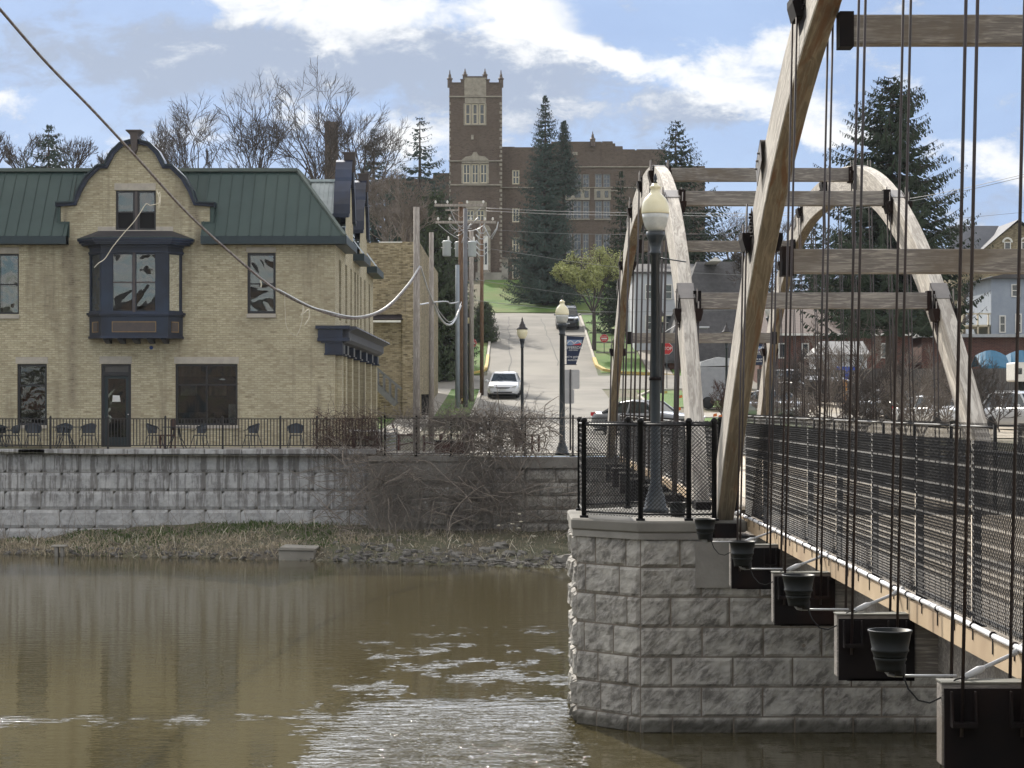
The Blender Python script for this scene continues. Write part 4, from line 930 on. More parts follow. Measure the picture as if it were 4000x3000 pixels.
# gable body depth behind its outline
mb = MB()
gs = sorted(set(gx)); bk = YF+.45
for a, c in zip(gs, gs[1:]):
    if abs((a+c)/2-cx0) > 2.6: continue
    mb.quad((c, bk, EAVE), (a, bk, EAVE), (a, bk, gable_top(a+1e-5)), (c, bk, gable_top(c-1e-5)))
for s in (-1, 1):
    x = cx0+s*291*YF/F; mb.quad((x, YF, EAVE), (x, bk, EAVE), (x, bk, bz_(802)), (x, YF, bz_(802)))
mb.build('gable_back', M['brick'], B)
def coping(parent, pts, mat, y0, y1, th=.16, name='coping', horiz=False, conv=None):
    """pts: outer outline (x,z) left to right; a strip th thick below it from y0 to y1"""
    vs = []; n = len(pts)
    for i, (x, z) in enumerate(pts):
        a = Vector(pts[max(0, i-1)]); c = Vector(pts[min(n-1, i+1)]); d = (c-a).normalized(); nn = Vector((d.y, -d.x))
        xi, zi = x+nn.x*th, z+nn.y*th
        vs += [(x, y0, z), (x, y1, z), (xi, y1, zi), (xi, y0+.03, zi)]
    if conv: vs = [conv(v) for v in vs]
    fs = [(3, 2, 1, 0), ((n-1)*4, (n-1)*4+1, (n-1)*4+2, (n-1)*4+3)]
    for i in range(n-1):
        for k in range(4): k2 = (k+1) % 4; fs.append((i*4+k, i*4+k2, i*4+4+k2, i*4+4+k))
    mb = MB(); mb.add(vs, fs); return mb.build(name, mat, parent)
out = [(cx0-d*YF/F, bz_(y)) for d, y in reversed(half[1:])]+[(cx0+d*YF/F, bz_(y)) for d, y in half]
coping(B, out, M['navy'], YF-.16, YF+.5, .17)
out2 = [(x, z-.0) for x, z in out]
mb = MB()      # thin moulding line under the coping
vs = []
for i in range(len(out)-1): mb.bar((out[i][0]*1+0, YF-.185, out[i][1]-.03), (out[i+1][0], YF-.185, out[i+1][1]-.03), .05, .05)
mb.build('moulding', M['greentrim'], B)
mb = MB(); z = bz_(517)      # finial bracket
mb.prism([(cx0-.25, z), (cx0+.25, z), (cx0+.13, z-.13), (cx0+.11, z-.30), (cx0+.09, z-.62), (cx0+.03, z-.76), (cx0-.03, z-.76), (cx0-.09, z-.62), (cx0-.11, z-.30), (cx0-.13, z-.13)], YF-.32, YF+.2); mb.box(cx0-.27, cx0+.27, YF-.36, YF+.24, z+.001, z+.05)
mb.build('finial_bracket', M['panelbrown'], B)
# lintels and sills
mb = MB()
for x0, x1, y0, y1 in ((-9, 74, 966, 990), (962, 1078, 966, 986), (61, 187, 1395, 1421), (389, 515, 1392, 1421), (680, 933, 1394, 1421), (447, 608, 716, 743)): mb.box(bx_(x0), bx_(x1), YF-.015, YF+.1, bz_(y1), bz_(y0))
build_each(mb, 'lintel', M['lintel'], B, bevel=.006)
mb = MB()
for x0, x1, y0, y1 in ((-9, 76, 1229, 1245), (964, 1079, 1226, 1241), (66, 185, 1661, 1674), (684, 932, 1661, 1674), (452, 609, 899, 905)): mb.box(bx_(x0), bx_(x1), YF-.07, YF+.1, bz_(y1), bz_(y0))
mb.box(bx_(382), bx_(452), YF-.02, YF+.12, bz_(905), bz_(885)); mb.box(bx_(609), bx_(677), YF-.02, YF+.12, bz_(905), bz_(885))
build_each(mb, 'sill', M['lintel'], B, bevel=.006)
# windows in the facade
o = ops['upper_left']; win(B, *o, YF+.12, rows_=(bz_(1111),))
o = ops['upper_right']; win(B, *o, YF+.12, rows_=(bz_(1108),), fw=.09)
o = ops['low_left']; win(B, *o, YF+.12, rows_=(bz_(1505),), glass=M['glassred'], fw=.08)
for o in OUT: win(B, *o, YF+.12, rows_=((o[2]+o[3])/2,))
o = ops['big']; win(B, *o, YF+.12, cols=(bx_(805.5),), rows_=(bz_(1503),), fw=.07, glass=M['glasslow'])
o = ops['gable']
f = win(B, o[0], bx_(526), o[2], o[3], YF+.11, rows_=(bz_(828),), fw=.07, glass=M['darkvoid']); f2 = win(B, bx_(536), o[1], o[2], o[3], YF+.11, rows_=(bz_(828),), fw=.07, glass=M['darkvoid'])
for f_, a, c in ((f, o[0]+.07, bx_(526)-.07), (f2, bx_(536)+.07, o[1]-.07)):
    mb = MB(); mb.box(a, c, YF+.085, YF+.10, bz_(826), o[3]-.07); mb.build('raised_sash', M['glass'], f_)
mb = MB(); mb.box(bx_(526), bx_(536), YF+.04, YF+.14, o[2], o[3]); mb.build('mullion', M['framebrown'], B)
# door
o = ops['door']; a, c = o[0], o[1]
d = MB(); d.box(a, a+.1, YF+.05, YF+.15, FLOOR, o[3]); d.box(c-.1, c, YF+.05, YF+.15, FLOOR, o[3]); d.box(a+.1, c-.1, YF+.05, YF+.15, o[3]-.07, o[3]); d.box(a+.1, c-.1, YF+.05, YF+.15, bz_(1468), bz_(1453)); d.build('door_frame', M['frameblack'], B)
d = MB(); z1 = bz_(1469)-.01; L_, R_ = bx_(420), bx_(490); yy = YF+.075
d.box(a+.104, L_, yy, yy+.05, FLOOR+.02, z1); d.box(R_, c-.104, yy, yy+.05, FLOOR+.02, z1); d.box(L_, R_, yy, yy+.05, bz_(1479), z1); d.box(L_, R_, yy, yy+.05, FLOOR+.02, bz_(1708)); dr = d.build('door', M['doorgreen'], B)
mb = MB(); mb.box(L_, R_, yy+.02, yy+.03, bz_(1708), bz_(1479)); mb.build('pane', M['glasslow'], dr)
mb = MB(); mb.box(a+.1, c-.1, YF+.1, YF+.11, bz_(1453), o[3]-.07); mb.build('transom_pane', plain_cache('grey_transom', (.10, .095, .09)), dr)
mb = MB(); mb.prism([(bx_(437), bz_(1569)), (bx_(469), bz_(1569)), (bx_(465), bz_(1545)), (bx_(439), bz_(1544))], yy+.002, yy+.012); mb.build('paper_notice', M['signwhite'], dr)
mb = MB(); mb.lathe([(.03, 0), (.03, .05), (.001, .055)], 10); mb.v = [(x+bx_(500), yy-.03-z, y+bz_(1619)) for x, y, z in mb.v]; mb.build('door_handle', M['chrome'], dr)
mb = MB(); mb.lathe([(.001, 0), (.065, .001), (.065, .02), (.001, .021)], 16); mb.v = [(x+bx_(591), YF-.02+z, y+bz_(1358)) for x, y, z in mb.v]; mb.build('round_plaque', M['blueplaque'], B)
# what shows behind the panes: blinds, a red curtain, a valance and lamps
def inside(name, x0, x1, y0, y1, mat, dy=.30, wave=.03):
    X0, X1, Z0, Z1 = bx_(x0), bx_(x1), bz_(y1), bz_(y0); n = max(4, int((X1-X0)/.07)); vs = []
    for i in range(n+1): x = X0+(X1-X0)*i/n; dd_ = YF+dy+wave*math.sin(i*1.9); vs += [(x, dd_, Z0), (x, dd_, Z1)]
    mb = MB(); mb.add(vs, [(2*i, 2*i+2, 2*i+3, 2*i+1) for i in range(n)]); return mb.build(name, mat, B)
inside('red_curtain', 76, 176, 1512, 1600, plain_cache('red_curtain', (.24, .035, .03), (.13, .02, .02), scale=1.5))
inside('roller_blind', 76, 176, 1430, 1500, plain_cache('dim_blind', (.09, .085, .08)), wave=0)
inside('roller_blind', 4, 70, 1120, 1222, plain_cache('pale_blind', (.30, .28, .22), (.22, .21, .18)), wave=.01)
inside('roller_blind', 974, 1070, 1160, 1222, plain_cache('pale_blind', None), wave=.01)
inside('valance', 692, 922, 1428, 1470, plain_cache('brown_valance', (.16, .11, .07), (.10, .075, .055)))
inside('pale_curtain', 888, 922, 1580, 1658, plain_cache('white_curtain', (.62, .60, .56)))
inside('brown_curtain', 812, 880, 1500, 1545, plain_cache('tan_curtain', (.28, .18, .09), (.16, .1, .06)))
inside('table_cloth', 700, 860, 1610, 1655, plain_cache('grey_table_linen', (.14, .125, .12), (.07, .06, .06), scale=8), dy=.42)
mb = MB(); mb.box(bx_(700), bx_(760), YF+.3, YF+.5, bz_(1545), bz_(1500)); mb.build('wall_picture', plain_cache('grey_picture', (.2, .2, .2), (.05, .05, .05), scale=5), B)
# bay window (oriel)
bay = MB(); ya, yb_ = YF-.0, YF-.85
xa, xb, xc, xd = bx_(348), bx_(393)+.05, bx_(652)-.02, bx_(714)      # wall and front corners as seen (front corners corrected for depth)
sc_ = (YF-.85)/YF; xb = PX(396, YF-.85); xc = PX(655, YF-.85); xa = PX(350, YF-.15); xd = PX(712, YF-.15)
def bayring(gr, z0, z1):      # polygon plan offset outward by gr
    return [(xa-gr, YF+.02), (xa-gr, YF-.18-gr*.3), (xb-gr*.6, yb_-gr), (xc+gr*.6, yb_-gr), (xd+gr, YF-.18-gr*.3), (xd+gr, YF+.02)]
def zf_(y, Y=YF-.5): return PZ(y, Y)
def bayslab(mb, gr, y0, y1): mb.prism(bayring(gr, 0, 0), zf_(y1), zf_(y0), 'z')
bayslab(bay, .0, 1233, 1318); bayslab(bay, .0, 965, 986)
bf = MB(); bf.v = bay.v[:12]; bf.f = bay.f[:8]; bf.sm = bay.sm[:8]; bf = bf.build('bay_window', M['bayblue'], B)
hb = MB(); bayslab(hb, .0, 965, 986); hb.build('bay_head', M['bayblue'], bf)
mb = MB(); bayslab(mb, .10, 1221, 1230); bayslab(mb, .05, 1230, 1236); bayslab(mb, .04, 1313, 1322); bayslab(mb, .04, 983, 989); build_each(mb, 'bay_moulding', M['navy'], bf, key=lambda c: round(c.z*4))
mb = MB(); bayslab(mb, .05, 958, 966.5); bayslab(mb, .26, 950, 958.5); bayslab(mb, .34, 941, 950.5); bayslab(mb, .40, 934, 941.5)
mb.build('bay_cornice', M['navy'], bf)
mb = MB(); mb.prism(bayring(.41, 0, 0), zf_(934), zf_(931.5), 'z'); mb.build('bay_gutter_line', M['greenroof'], bf)
rg_ = bayring(.40, 0, 0); up = [(bx_(384), YF+.1), (bx_(384), YF-.05), (bx_(395), YF-.1), (bx_(664), YF-.1), (bx_(674), YF-.05), (bx_(674), YF+.1)]
mb = MB(); vs = [(x, y, zf_(931)) for x, y in rg_]+[(x, y, bz_(903)) for x, y in up]; mb.add(vs, [(i, i+1, i+7, i+6) for i in range(5)]+[(6, 7, 8, 9, 10, 11)]); mb.build('bay_roof', plain_cache('dark_bay_roof', (.022, .020, .026), (.03, .028, .034)), bf)
# posts and panes of the bay
zt, z0 = zf_(986), zf_(1221)
mb = MB(); pf = yb_
for p0, p1 in ((396, 441), (516, 531), (606, 655)): mb.box(PX(p0, pf), PX(p1, pf), pf, pf+.12, z0, zt)
mb.box(PX(441, pf), PX(606, pf), pf+.01, pf+.1, zt-.09, zt); mb.box(PX(441, pf), PX(606, pf), pf+.01, pf+.1, z0, z0+.05)
A0, A1 = Vector((xa, YF-.18, 0)), Vector((xb, yb_, 0)); C0, C1 = Vector((xc, yb_, 0)), Vector((xd, YF-.18, 0))
for S_, E_ in ((A0, A1), (C0, C1)):
    dd = (E_-S_); 
    for t0, t1 in ((.0, .12), (.86, 1.0)): 
        q = S_+dd*((t0+t1)/2); n_ = Vector((dd.y, -dd.x, 0)).normalized(); q -= n_*.05 if n_.y < 0 else -n_*.05
        mb.bar((q.x, q.y, z0), (q.x, q.y, zt), dd.length*(t1-t0), .1, up=(-dd.y, dd.x, 0))
    q0, q1 = S_+Vector((0, .05, 0)), E_+Vector((0, .05, 0)); mb.bar((q0.x, q0.y, zt-.04), (q1.x, q1.y, zt-.04), .08, .08); mb.bar((q0.x, q0.y, z0+.03), (q1.x, q1.y, z0+.03), .08, .06)
mb.build('bay_post', M['bayblue'], bf)
mb = MB(); mb.box(PX(516, pf)+.02, PX(531, pf)-.02, pf-.015, pf, z0, zt)
for p0, p1 in ((441, 516), (531, 606)): mb.box(PX(p0, pf), PX(p1, pf), pf+.02, pf+.08, zf_(1108), zf_(1102))
build_each(mb, 'bay_mullion', M['framebrown'], bf)
for p0, p1 in ((441, 516), (531, 606)): mb = MB(); mb.box(PX(p0, pf), PX(p1, pf), pf+.05, pf+.06, z0, zt); mb.build('pane', M['glass'], bf)
for S_, E_, gm in ((A0, A1, M['glassflat']), (C0, C1, M['glass'])):
    mb = MB(); a_ = S_+(E_-S_)*.1+Vector((0, .06, 0)); c_ = S_+(E_-S_)*.9+Vector((0, .06, 0)); mb.bar((a_.x, a_.y, (z0+zt)/2), (c_.x, c_.y, (z0+zt)/2), .01, zt-z0); mb.build('pane', gm, bf)
mb = MB(); mb.box(xa+.1, xd-.1, YF-.1, YF-.02, z0, zt); mb.build('bay_interior', M['darkvoid'], bf)
mb = MB(); mb2 = MB()
x0, x1 = PX(437, pf), PX(610, pf); za, zb2 = zf_(1299), zf_(1257)
mb.box(x0, x1, pf-.012, pf+.01, za, zb2); mb2.box(x0+.03, x1-.03, pf-.016, pf+.01, za+.03, zb2-.03)
for S_, E_ in ((A0, A1), (C0, C1)):
    a_ = S_+(E_-S_)*.25; c_ = S_+(E_-S_)*.75; n_ = Vector((-1, -1, 0)).normalized()*.012 if S_ is A0 else Vector((1, -1, 0)).normalized()*.012
    a_ += n_*.5; c_ += n_*.5; zc_ = (za+zb2)/2; mb.bar((a_.x, a_.y, zc_), (c_.x, c_.y, zc_), .02, zb2-za); mb2.bar(((a_+n_*.7+(c_-a_)*.06).x, (a_+n_*.7).y, zc_), ((c_+n_*.7-(c_-a_)*.06).x, (c_+n_*.7).y, zc_), .02, zb2-za-.06)
build_each(mb, 'panel_moulding', M['gold'], bf); build_each(mb2, 'bay_panel', M['panelbrown'], bf)
for p in (416, 472, 529, 587, 642):
    mb = MB(); x = PX(p, YF-.5); mb.prism([(YF, zf_(1319)), (YF-.7, zf_(1319)), (YF-.66, zf_(1326)), (YF-.3, zf_(1338)), (YF, zf_(1342))], x-.09, x+.09, 'x'); mb.build('bay_bracket', M['navy'], bf)
# roof: steep standing-seam slopes
YR = 73.5; ZR = PZ(668, YR); XRG = PX(1162, YR); YEV = 71.62; ze = bz_(925)
def EX(p): return PX(p, YEV)
XEV = PX(1347, YEV)
GL, GR = bx_(268), bx_(790)
rf = MB()
def slope(mb, xa_, xb_, xta, xtb, n=1): mb.quad((xa_, YEV, ze), (xb_, YEV, ze), (xtb, YR, ZR), (xta, YR, ZR))
slope(rf, XL, GL, XL, GL); slope(rf, GR, XEV, GR, XRG); slope(rf, GL, GR, GL, GR) if False else rf.quad((GL, YF+.45, PZ(840, 72.4)), (GR, YF+.45, PZ(840, 72.4)), (GR, YR, ZR), (GL, YR, ZR))
# hip to the side
segs = ((YEV, 76.4), (79.9, 83.4), (87.2, 91.5))
rf.quad((XEV, YEV, ze), (XEV, 91.5, ze), (XRG, 90.0, ZR), (XRG, YR, ZR)) if False else None
for a_, c_ in segs:
    ya_ = YR if a_ == YEV else a_; rf.quad((XEV, a_, ze), (XEV, c_, ze), (XRG, c_ if c_ < 91 else 90, ZR), (XRG, ya_, ZR))
for a_, c_ in ((76.4, 79.9), (83.4, 87.2)): rf.quad((XC-.5, a_, ze+1.0), (XC-.5, c_, ze+1.0), (XRG, c_, ZR), (XRG, a_, ZR))
rf.quad((XL, YR, ZR), (XRG, YR, ZR), (XRG, 90, ZR+.02), (XL, 90, ZR+.02))
roof = rf.build('roof', M['greenroof'], B)
sm_ = MB(); step = 45.5*YEV/F; x = EX(16); 
while x > XL: x -= step
while x < XEV:
    if x < GL-.05 or x > GR+.02:
        t_ = 1.0; xt = x
        if x > XRG: t_ = (XEV-x)/(XEV-XRG)
        a_ = Vector((x, YEV-.0, ze)); c_ = Vector((x, YEV+(YR-YEV)*t_, ze+(ZR-ze)*t_)); sm_.bar(a_+Vector((0, -.01, .012)), c_+Vector((0, -.01, .012)), .022, .04)
    elif True:
        zb_ = gable_top(x)+.02; t_ = (zb_-ze)/(ZR-ze)
        if t_ < .95: sm_.bar((x, YEV+(YR-YEV)*t_-.01, zb_), (x, YR-.01, ZR), .022, .04)
    x += step
build_each(sm_, 'standing_seam', M['greenroof'], roof)
mb = MB(); mb.bar((XL, YR-.02, ZR+.03), (XRG, YR-.02, ZR+.03), .24, .12); mb.bar((XRG-.05, YR, ZR+.03), (XRG-.05, 90, ZR+.03), .2, .1)
mb.bar((XRG, YR, ZR+.02), (XEV, YEV, ze+.03), .14, .07); mb.build('ridge_cap', plain_cache('grey_green_ridge', (.11, .135, .12), (.08, .10, .09)), roof)
# fascia boxes at the eaves
mb = MB(); zf1 = bz_(957)
mb.box(XL, GL, YEV-.03, YF-.001, zf1+.01, ze+.0); mb.box(GR, XEV, YEV-.03, YF-.001, zf1+.01, ze)
mb.box(GL-.01, GL+.0, YEV, YF, zf1, ze)
for a_, c_ in segs: mb.box(XC+.001, XEV+.06, a_, c_, zf1+.01, ze)
build_each(mb, 'fascia', M['greentrim'], roof)
# little pieces where the roof meets the gable shoulders
mb = MB()
for s, (p0, p1) in ((-1, (235, 272)), (1, (787, 819))):
    mb.box(bx_(p0), bx_(p1), YF-.05, YF+.45, bz_(876), bz_(866))
build_each(mb, 'shoulder_flashing', M['greenroof'], roof)
mb = MB(); w_ = .02
mb.prism([(bx_(236), bz_(866)), (bx_(272), bz_(866)), (bx_(272), bz_(928)), (bx_(222), bz_(928)), (bx_(222), bz_(800)), (bx_(236), bz_(800))], YF-.02, YF+.4)
mb.prism([(bx_(821), bz_(866)), (bx_(787), bz_(866)), (bx_(787), bz_(928)), (bx_(835), bz_(928)), (bx_(835), bz_(800)), (bx_(821), bz_(800))], YF-.02, YF+.4)
build_each(mb, 'cheek_flashing', M['greenroof'], roof)
# side gables with their navy copings
for a_, c_ in ((76.4, 79.9), (83.4, 87.2)):
    cy = (a_+c_)/2; k = (c_-a_)/2/291*.985
    pts = [(cy-d*k*1.02, bz_(y)) for d, y in reversed(half[1:])]+[(cy+d*k*1.02, bz_(y)) for d, y in half]
    coping(B, pts, M['navy'], 0, 1, .15, conv=lambda v: (XC+.14-v[1]*.62, v[0], v[2]))
    z = bz_(517); mb = MB(); mb.box(XC-.25, XC+.25, cy-.22, cy+.22, z, z+.05); mb.prism([(cy-.2, z), (cy+.2, z), (cy+.1, z-.3), (cy+.06, z-.7), (cy-.06, z-.7), (cy-.1, z-.3)], XC-.2, XC+.22, 'x'); mb.build('finial_bracket', M['panelbrown'], B)
    mb = MB(); mb.box(XC-.48, XC-.02, a_-.02, a_+.03, EAVE-.2, bz_(845)); mb.build('gable_cheek', M['greentrim'], B)
# ribbed roof behind the first side gable, its silver colour painting reflected sky
mb = MB(); zr_ = PZ(708, 78.15); mb.quad((XC-.45, 76.42, 8.2), (XC-.45, 78.15, zr_), (XC-3.0, 78.15, zr_), (XC-1.35, 76.42, 8.2)); mb.quad((XC-.45, 78.16, zr_), (XC-.45, 79.88, 8.2), (XC-1.35, 79.88, 8.2), (XC-3.0, 78.16, zr_))
mb.bar((XC-.4, 78.15, zr_+.02), (XC-3.0, 78.15, zr_+.02), .2, .1)
x = XC-.6
while x > XC-2.7: k = min(1, max(0, (x-(XC-3.0))/1.65)); mb.bar((x, 78.14, zr_), (x, 78.14-1.72*k, zr_-(zr_-8.2)*k), .03, .05); x -= .17
mb.build('gable_roof', plain_cache('sky_sheen_metal_roof', (.42, .46, .46), (.30, .34, .34), rough=.35, metal=.4), roof)
# side windows
for (y0, y1, z0_, z1_) in sb_ops:
    f = win(B, y0, y1, z0_, z1_, 0, rows_=((z0_+z1_)/2,) if z0_ > 3 else (), fw=.06, glass=M['glassflat'])
    for ob in (f, f.children[0]): 
        for vtx in ob.data.vertices: x, y, z = vtx.co; vtx.co = (XC-.14-y, x, z)
# storefront cornice, piers and capitals along the street side
cn = MB(); 
prof = [(0, bz_(1272)), (.34, bz_(1274)), (.36, bz_(1282)), (.25, bz_(1292)), (.22, bz_(1296)), (.22, bz_(1325)), (.17, bz_(1336)), (.06, bz_(1344)), (0, bz_(1346))]
cn.prism([(XC+a_*2.1, z) for a_, z in prof], YF+.15, YE, 'y')
cn.build('cornice_side', M['cornice'], B)
cf = MB()    # its return on the river front
for (p0, p1, y0, y1, d_) in ((1234, 1316, 1272, 1285, .20), (1243, 1312, 1286.5, 1319, .12), (1241, 1314, 1319.5, 1333, .15), (1255, 1312, 1333.5, 1340, .1), (1270, 1309, 1340.5, 1380, .07), (1267, 1309, 1380.5, 1386, .09)):
    cf.box(bx_(p0), XC+.02+(.5 if p1 > 1313 else .25), YF-d_, YF+.14, bz_(y1), bz_(y0))
cf.build('cornice_return', M['navy'], B)
for y0 in (72.15, 74.0-.2, 76.6, 79.7, 83.0, 86.4, 89.8):
    mb = MB(); w_ = .75; mb.box(XC+.001, XC+.28, y0, y0+w_, bz_(1383), bz_(1345)); mb.box(XC+.002, XC+.34, y0-.04, y0+w_+.04, bz_(1389), bz_(1383)); mb.build('capital', M['navy'], B)
    mb = MB(); mb.box(XC+.001, XC+.22, y0+.05, y0+w_-.05, -.2, bz_(1389)); mb.build('pilaster', M['brick'], B)

# ------------------------------------------------------------------ second brick building with the back stair
A = thing('brick_building', 'older stained brick building with a plain parapet and back stair behind the green-roofed one', 'building', (0, 0, 0))
YA = 104.0; xa0, xa1 = PX(1350, YA), PX(1640, YA); zt = PZ(948, YA)
mb = MB(); ops2 = [(PX(1456, YA), PX(1570, YA), PZ(1246, YA), PZ(1228, YA))]
wall_front(mb, xa0, xa1, 0, lambda x: zt-(0 if x < PX(1572, YA) else -.05), YA, ops2, .2, (PX(1572, YA),))
mb.box(PX(1572, YA), xa1, YA-.12, YA-.001, 0, PZ(1225, YA)) ; mb.box(PX(1572, YA), xa1, YA-.06, YA-.001, PZ(1215, YA), zt+.05)
mb.quad((xa1, YA, 0), (xa1, 128, 0), (xa1, 128, zt), (xa1, YA, zt)); mb.quad((xa0, YA+.4, zt-.4), (xa1, YA+.4, zt-.4), (xa1, 128, zt-.4), (xa0, 128, zt-.4)); mb.box(xa0, xa1, YA+.001, YA+.4, zt-.5, zt-.001); mb.box(xa1-.4, xa1-.001, YA+.41, 128, zt-.5, zt-.001)
mb.build('wall', M['oldbrick'], A)
mb = MB(); mb.box(PX(1456, YA), PX(1572, YA), YA+.1, YA+.3, PZ(1258, YA), PZ(1222, YA)); mb.box(PX(1448, YA), PX(1575, YA), YA-.9, YA-.0, PZ(1250, YA), PZ(1246, YA)); mb.build('porch_roof', plain_cache('dark_porch_roof', (.05, .04, .045)), A)
mb = MB(); mb.box(PX(1456, YA), PX(1570, YA), YA-.95, YA-.9, PZ(1262, YA), PZ(1254, YA)); mb.box(PX(1480, YA), PX(1575, YA), YA-.03, YA+.43, zt, zt+.05); mb.build('gutter', M['white'], A)
# stair
sp = thing('back_stair', 'grey wooden outdoor stair with railings against the stained brick wall', 'stair', (0, 0, 0))
YS_ = YA-1.6; p0 = Vector((PX(1450, YS_), YS_, PZ(1490, YS_))); p1 = Vector((PX(1545, YS_), YS_, PZ(1580, YS_)))
for dy_ in (0, 1.0):
    mb = MB(); mb.bar(p0+Vector((0, dy_, 0)), p1+Vector((0, dy_, 0)), .06, .26); mb.build('stringer', M['stairwood'], sp)
    mb = MB(); q0, q1 = p0+Vector((-.1, dy_, .95)), p1+Vector((.0, dy_, .9)); mb.bar(q0, q1+Vector((.25, 0, -.12)), .07, .09)
    for i in range(5): 
        a_ = p0.lerp(p1, i/4)+Vector((0, dy_, 0)); mb.bar(a_, a_+Vector((0, 0, .92)), .07, .07)
    mb.build('handrail', M['stairwood'], sp)
mb = MB()
for i in range(8): a_ = p0.lerp(p1, (i+.5)/8); mb.box(a_.x-.16, a_.x+.16, YS_+.03, YS_+.97, a_.z+.05, a_.z+.09)
mb.build('tread', M['stairwood'], sp)

# ================================================================== the school on the hill
YH = 232.0
def sx(p): return PX(p, YH)
def sz(p): return PZ(p, YH)
S = thing('school_building', 'brown brick school with a tall pinnacled tower on top of the hill', 'school', (0, 0, 0))
zb = sz(1112)
def swin(x0, x1, y0, y1, Y, cols=0, blind=None, parent=S, fr=None, rows=1):
    xs0, xs1 = PX(x0, Y), PX(x1, Y); c_ = [xs0+(xs1-xs0)*i/(cols+1) for i in range(1, cols+1)]
    z0_, z1_ = PZ(y1, Y), PZ(y0, Y)
    return win(parent, xs0, xs1, z0_, z1_, Y+.12, cols=c_, rows_=[z0_+(z1_-z0_)*i/(rows+1) for i in range(1, rows+1)], fw=.13, mw=.10, frame=fr or M['cream'], glass=blind or M['glassflat'])
tw = [(1817, 1838, 405, 486), (1845, 1866, 405, 486), (1872, 1894, 405, 486), (1808, 1837, 640, 716), (1842, 1870, 640, 716), (1875, 1904, 640, 716), (1822, 1852, 820, 864), (1862, 1893, 820, 864)]
mb = MB(); Yt = YH
def ttop(x):
    p = x*F/YH+CX
    return sz(325) if (p < 1800 or p > 1912) else (sz(312) if (p < 1814 or p > 1898) else sz(301))
wall_front(mb, sx(1755), sx(1960), zb, ttop, Yt, [(sx(a), sx(c), sz(f), sz(e)) for a, c, e, f in tw], .3, [sx(p) for p in (1800, 1814, 1898, 1912)])
x0, x1 = sx(1755), sx(1960); mb.quad((x1, Yt, zb), (x1, Yt+6, zb), (x1, Yt+6, sz(325)), (x1, Yt, sz(325))); mb.quad((x0, Yt+6, zb), (x0, Yt, zb), (x0, Yt, sz(325)), (x0, Yt+6, sz(325))); mb.box(x0, x1, Yt+.01, Yt+6, sz(340), sz(332)); mb.box(x0+.01, x1-.01, Yt+5.6, Yt+6, zb, sz(326))
mb.build('tower', M['school'], S)
mb = MB(); mb.box(x0+.5, x1-.5, Yt+.5, Yt+5, zb, sz(345)); mb.box(sx(1965), sx(2590), YH+1.8, YH+12, zb, sz(600)); mb.build('interior', M['darkvoid'], S)
for a, c, e, f in tw: swin(a, c, e, f, Yt, 1 if e > 600 else 0)
mb = MB()    # stone trim of the tower
for (a, c, e, f, d_) in ((1814, 1899, 303, 374, .06), (1753, 1962, 375, 380, .14), (1816, 1898, 382, 404, .05), (1812, 1900, 487, 490, .1), (1840, 1850, 527, 545, .12), (1752, 1962, 627, 631, .16), (1804, 1910, 632, 638, .1), (1752, 1962, 720, 725, .16), (1820, 1896, 785, 818, .06), (1812, 1820, 818, 868, .06), (1852, 1862, 800, 868, .07), (1893, 1901, 790, 868, .06),
                        (1802, 1808, 640, 716, .05), (1837, 1842, 638, 716, .08), (1870, 1875, 638, 716, .08), (1904, 1910, 640, 716, .05), (1838, 1845, 404, 488, .07), (1866, 1872, 404, 488, .07), (1811, 1817, 404, 488, .07), (1894, 1900, 404, 488, .07), (1808, 1904, 716, 719, .12)):
    mb.box(sx(a), sx(c), Yt-d_, Yt-.001, sz(f), sz(e))
for i, y in enumerate(range(400, 1060, 17)):
    w_ = 6 if i % 2 else 10; mb.box(sx(1961-w_), sx(1961.2), Yt-.05, Yt+.2, sz(y+10), sz(y)); mb.box(sx(1754.8), sx(1754+w_*.7), Yt-.05, Yt+.2, sz(y+10), sz(y))
mb.prism([(sx(1803), sz(626)), (sx(1910), sz(626)), (sx(1895), sz(612)), (sx(1870), sz(608)), (sx(1862), sz(595)), (sx(1850), sz(595)), (sx(1843), sz(608)), (sx(1818), sz(613))], Yt-.18, Yt-.03)
build_each(mb, 'stone_trim', M['limestone'], S)
mb = MB()
for p, yt, yb2, Y in ((1757, 274, 325, Yt+.2), (1957, 274, 325, Yt+.2), (1757, 276, 325, Yt+5.8), (1957, 276, 325, Yt+5.8), (1816.5, 268, 305, Yt+.2), (1894.5, 268, 305, Yt+.2)):
    x = PX(p, Y); z0_, z1_ = PZ(yb2, Y), PZ(yt, Y); h = z1_-z0_
    mb.lathe([(.26, -.5), (.26, h*.28), (.34, h*.30), (.34, h*.36), (.2, h*.42), (.13, h*.6), (.17, h*.64), (.08, h*.7), (.04, h), (.001, h*1.01)], 6, (x, Y, z0_), False)
x = sx(2198); 
for p, yt, yb2 in ((2202, 518, 562), (2315, 514, 556)):
    x = PX(p, YH+1.5); z0_, z1_ = PZ(yb2, YH+1.5), PZ(yt, YH+1.5); h = z1_-z0_; mb.lathe([(.3, -.5), (.3, h*.25), (.36, h*.28), (.2, h*.4), (.12, h*.62), (.17, h*.66), (.07, h*.75), (.03, h)], 6, (x, YH+1.3, z0_), False)
mb.box(sx(1800), sx(1912), Yt-.05, Yt+.35, sz(301), sz(298)) if False else None
build_each(mb, 'pinnacle', plain_cache('dark_pinnacle_stone', (.13, .10, .085), (.09, .07, .06)), S)
mb = MB()
for a, c, y in ((1755, 1800, 325), (1912, 1960, 325), (1800, 1814, 312), (1898, 1912, 312), (1814, 1898, 301)): mb.box(sx(a)-.06, sx(c)+.06, Yt-.1, Yt+.5, sz(y), sz(y-3))
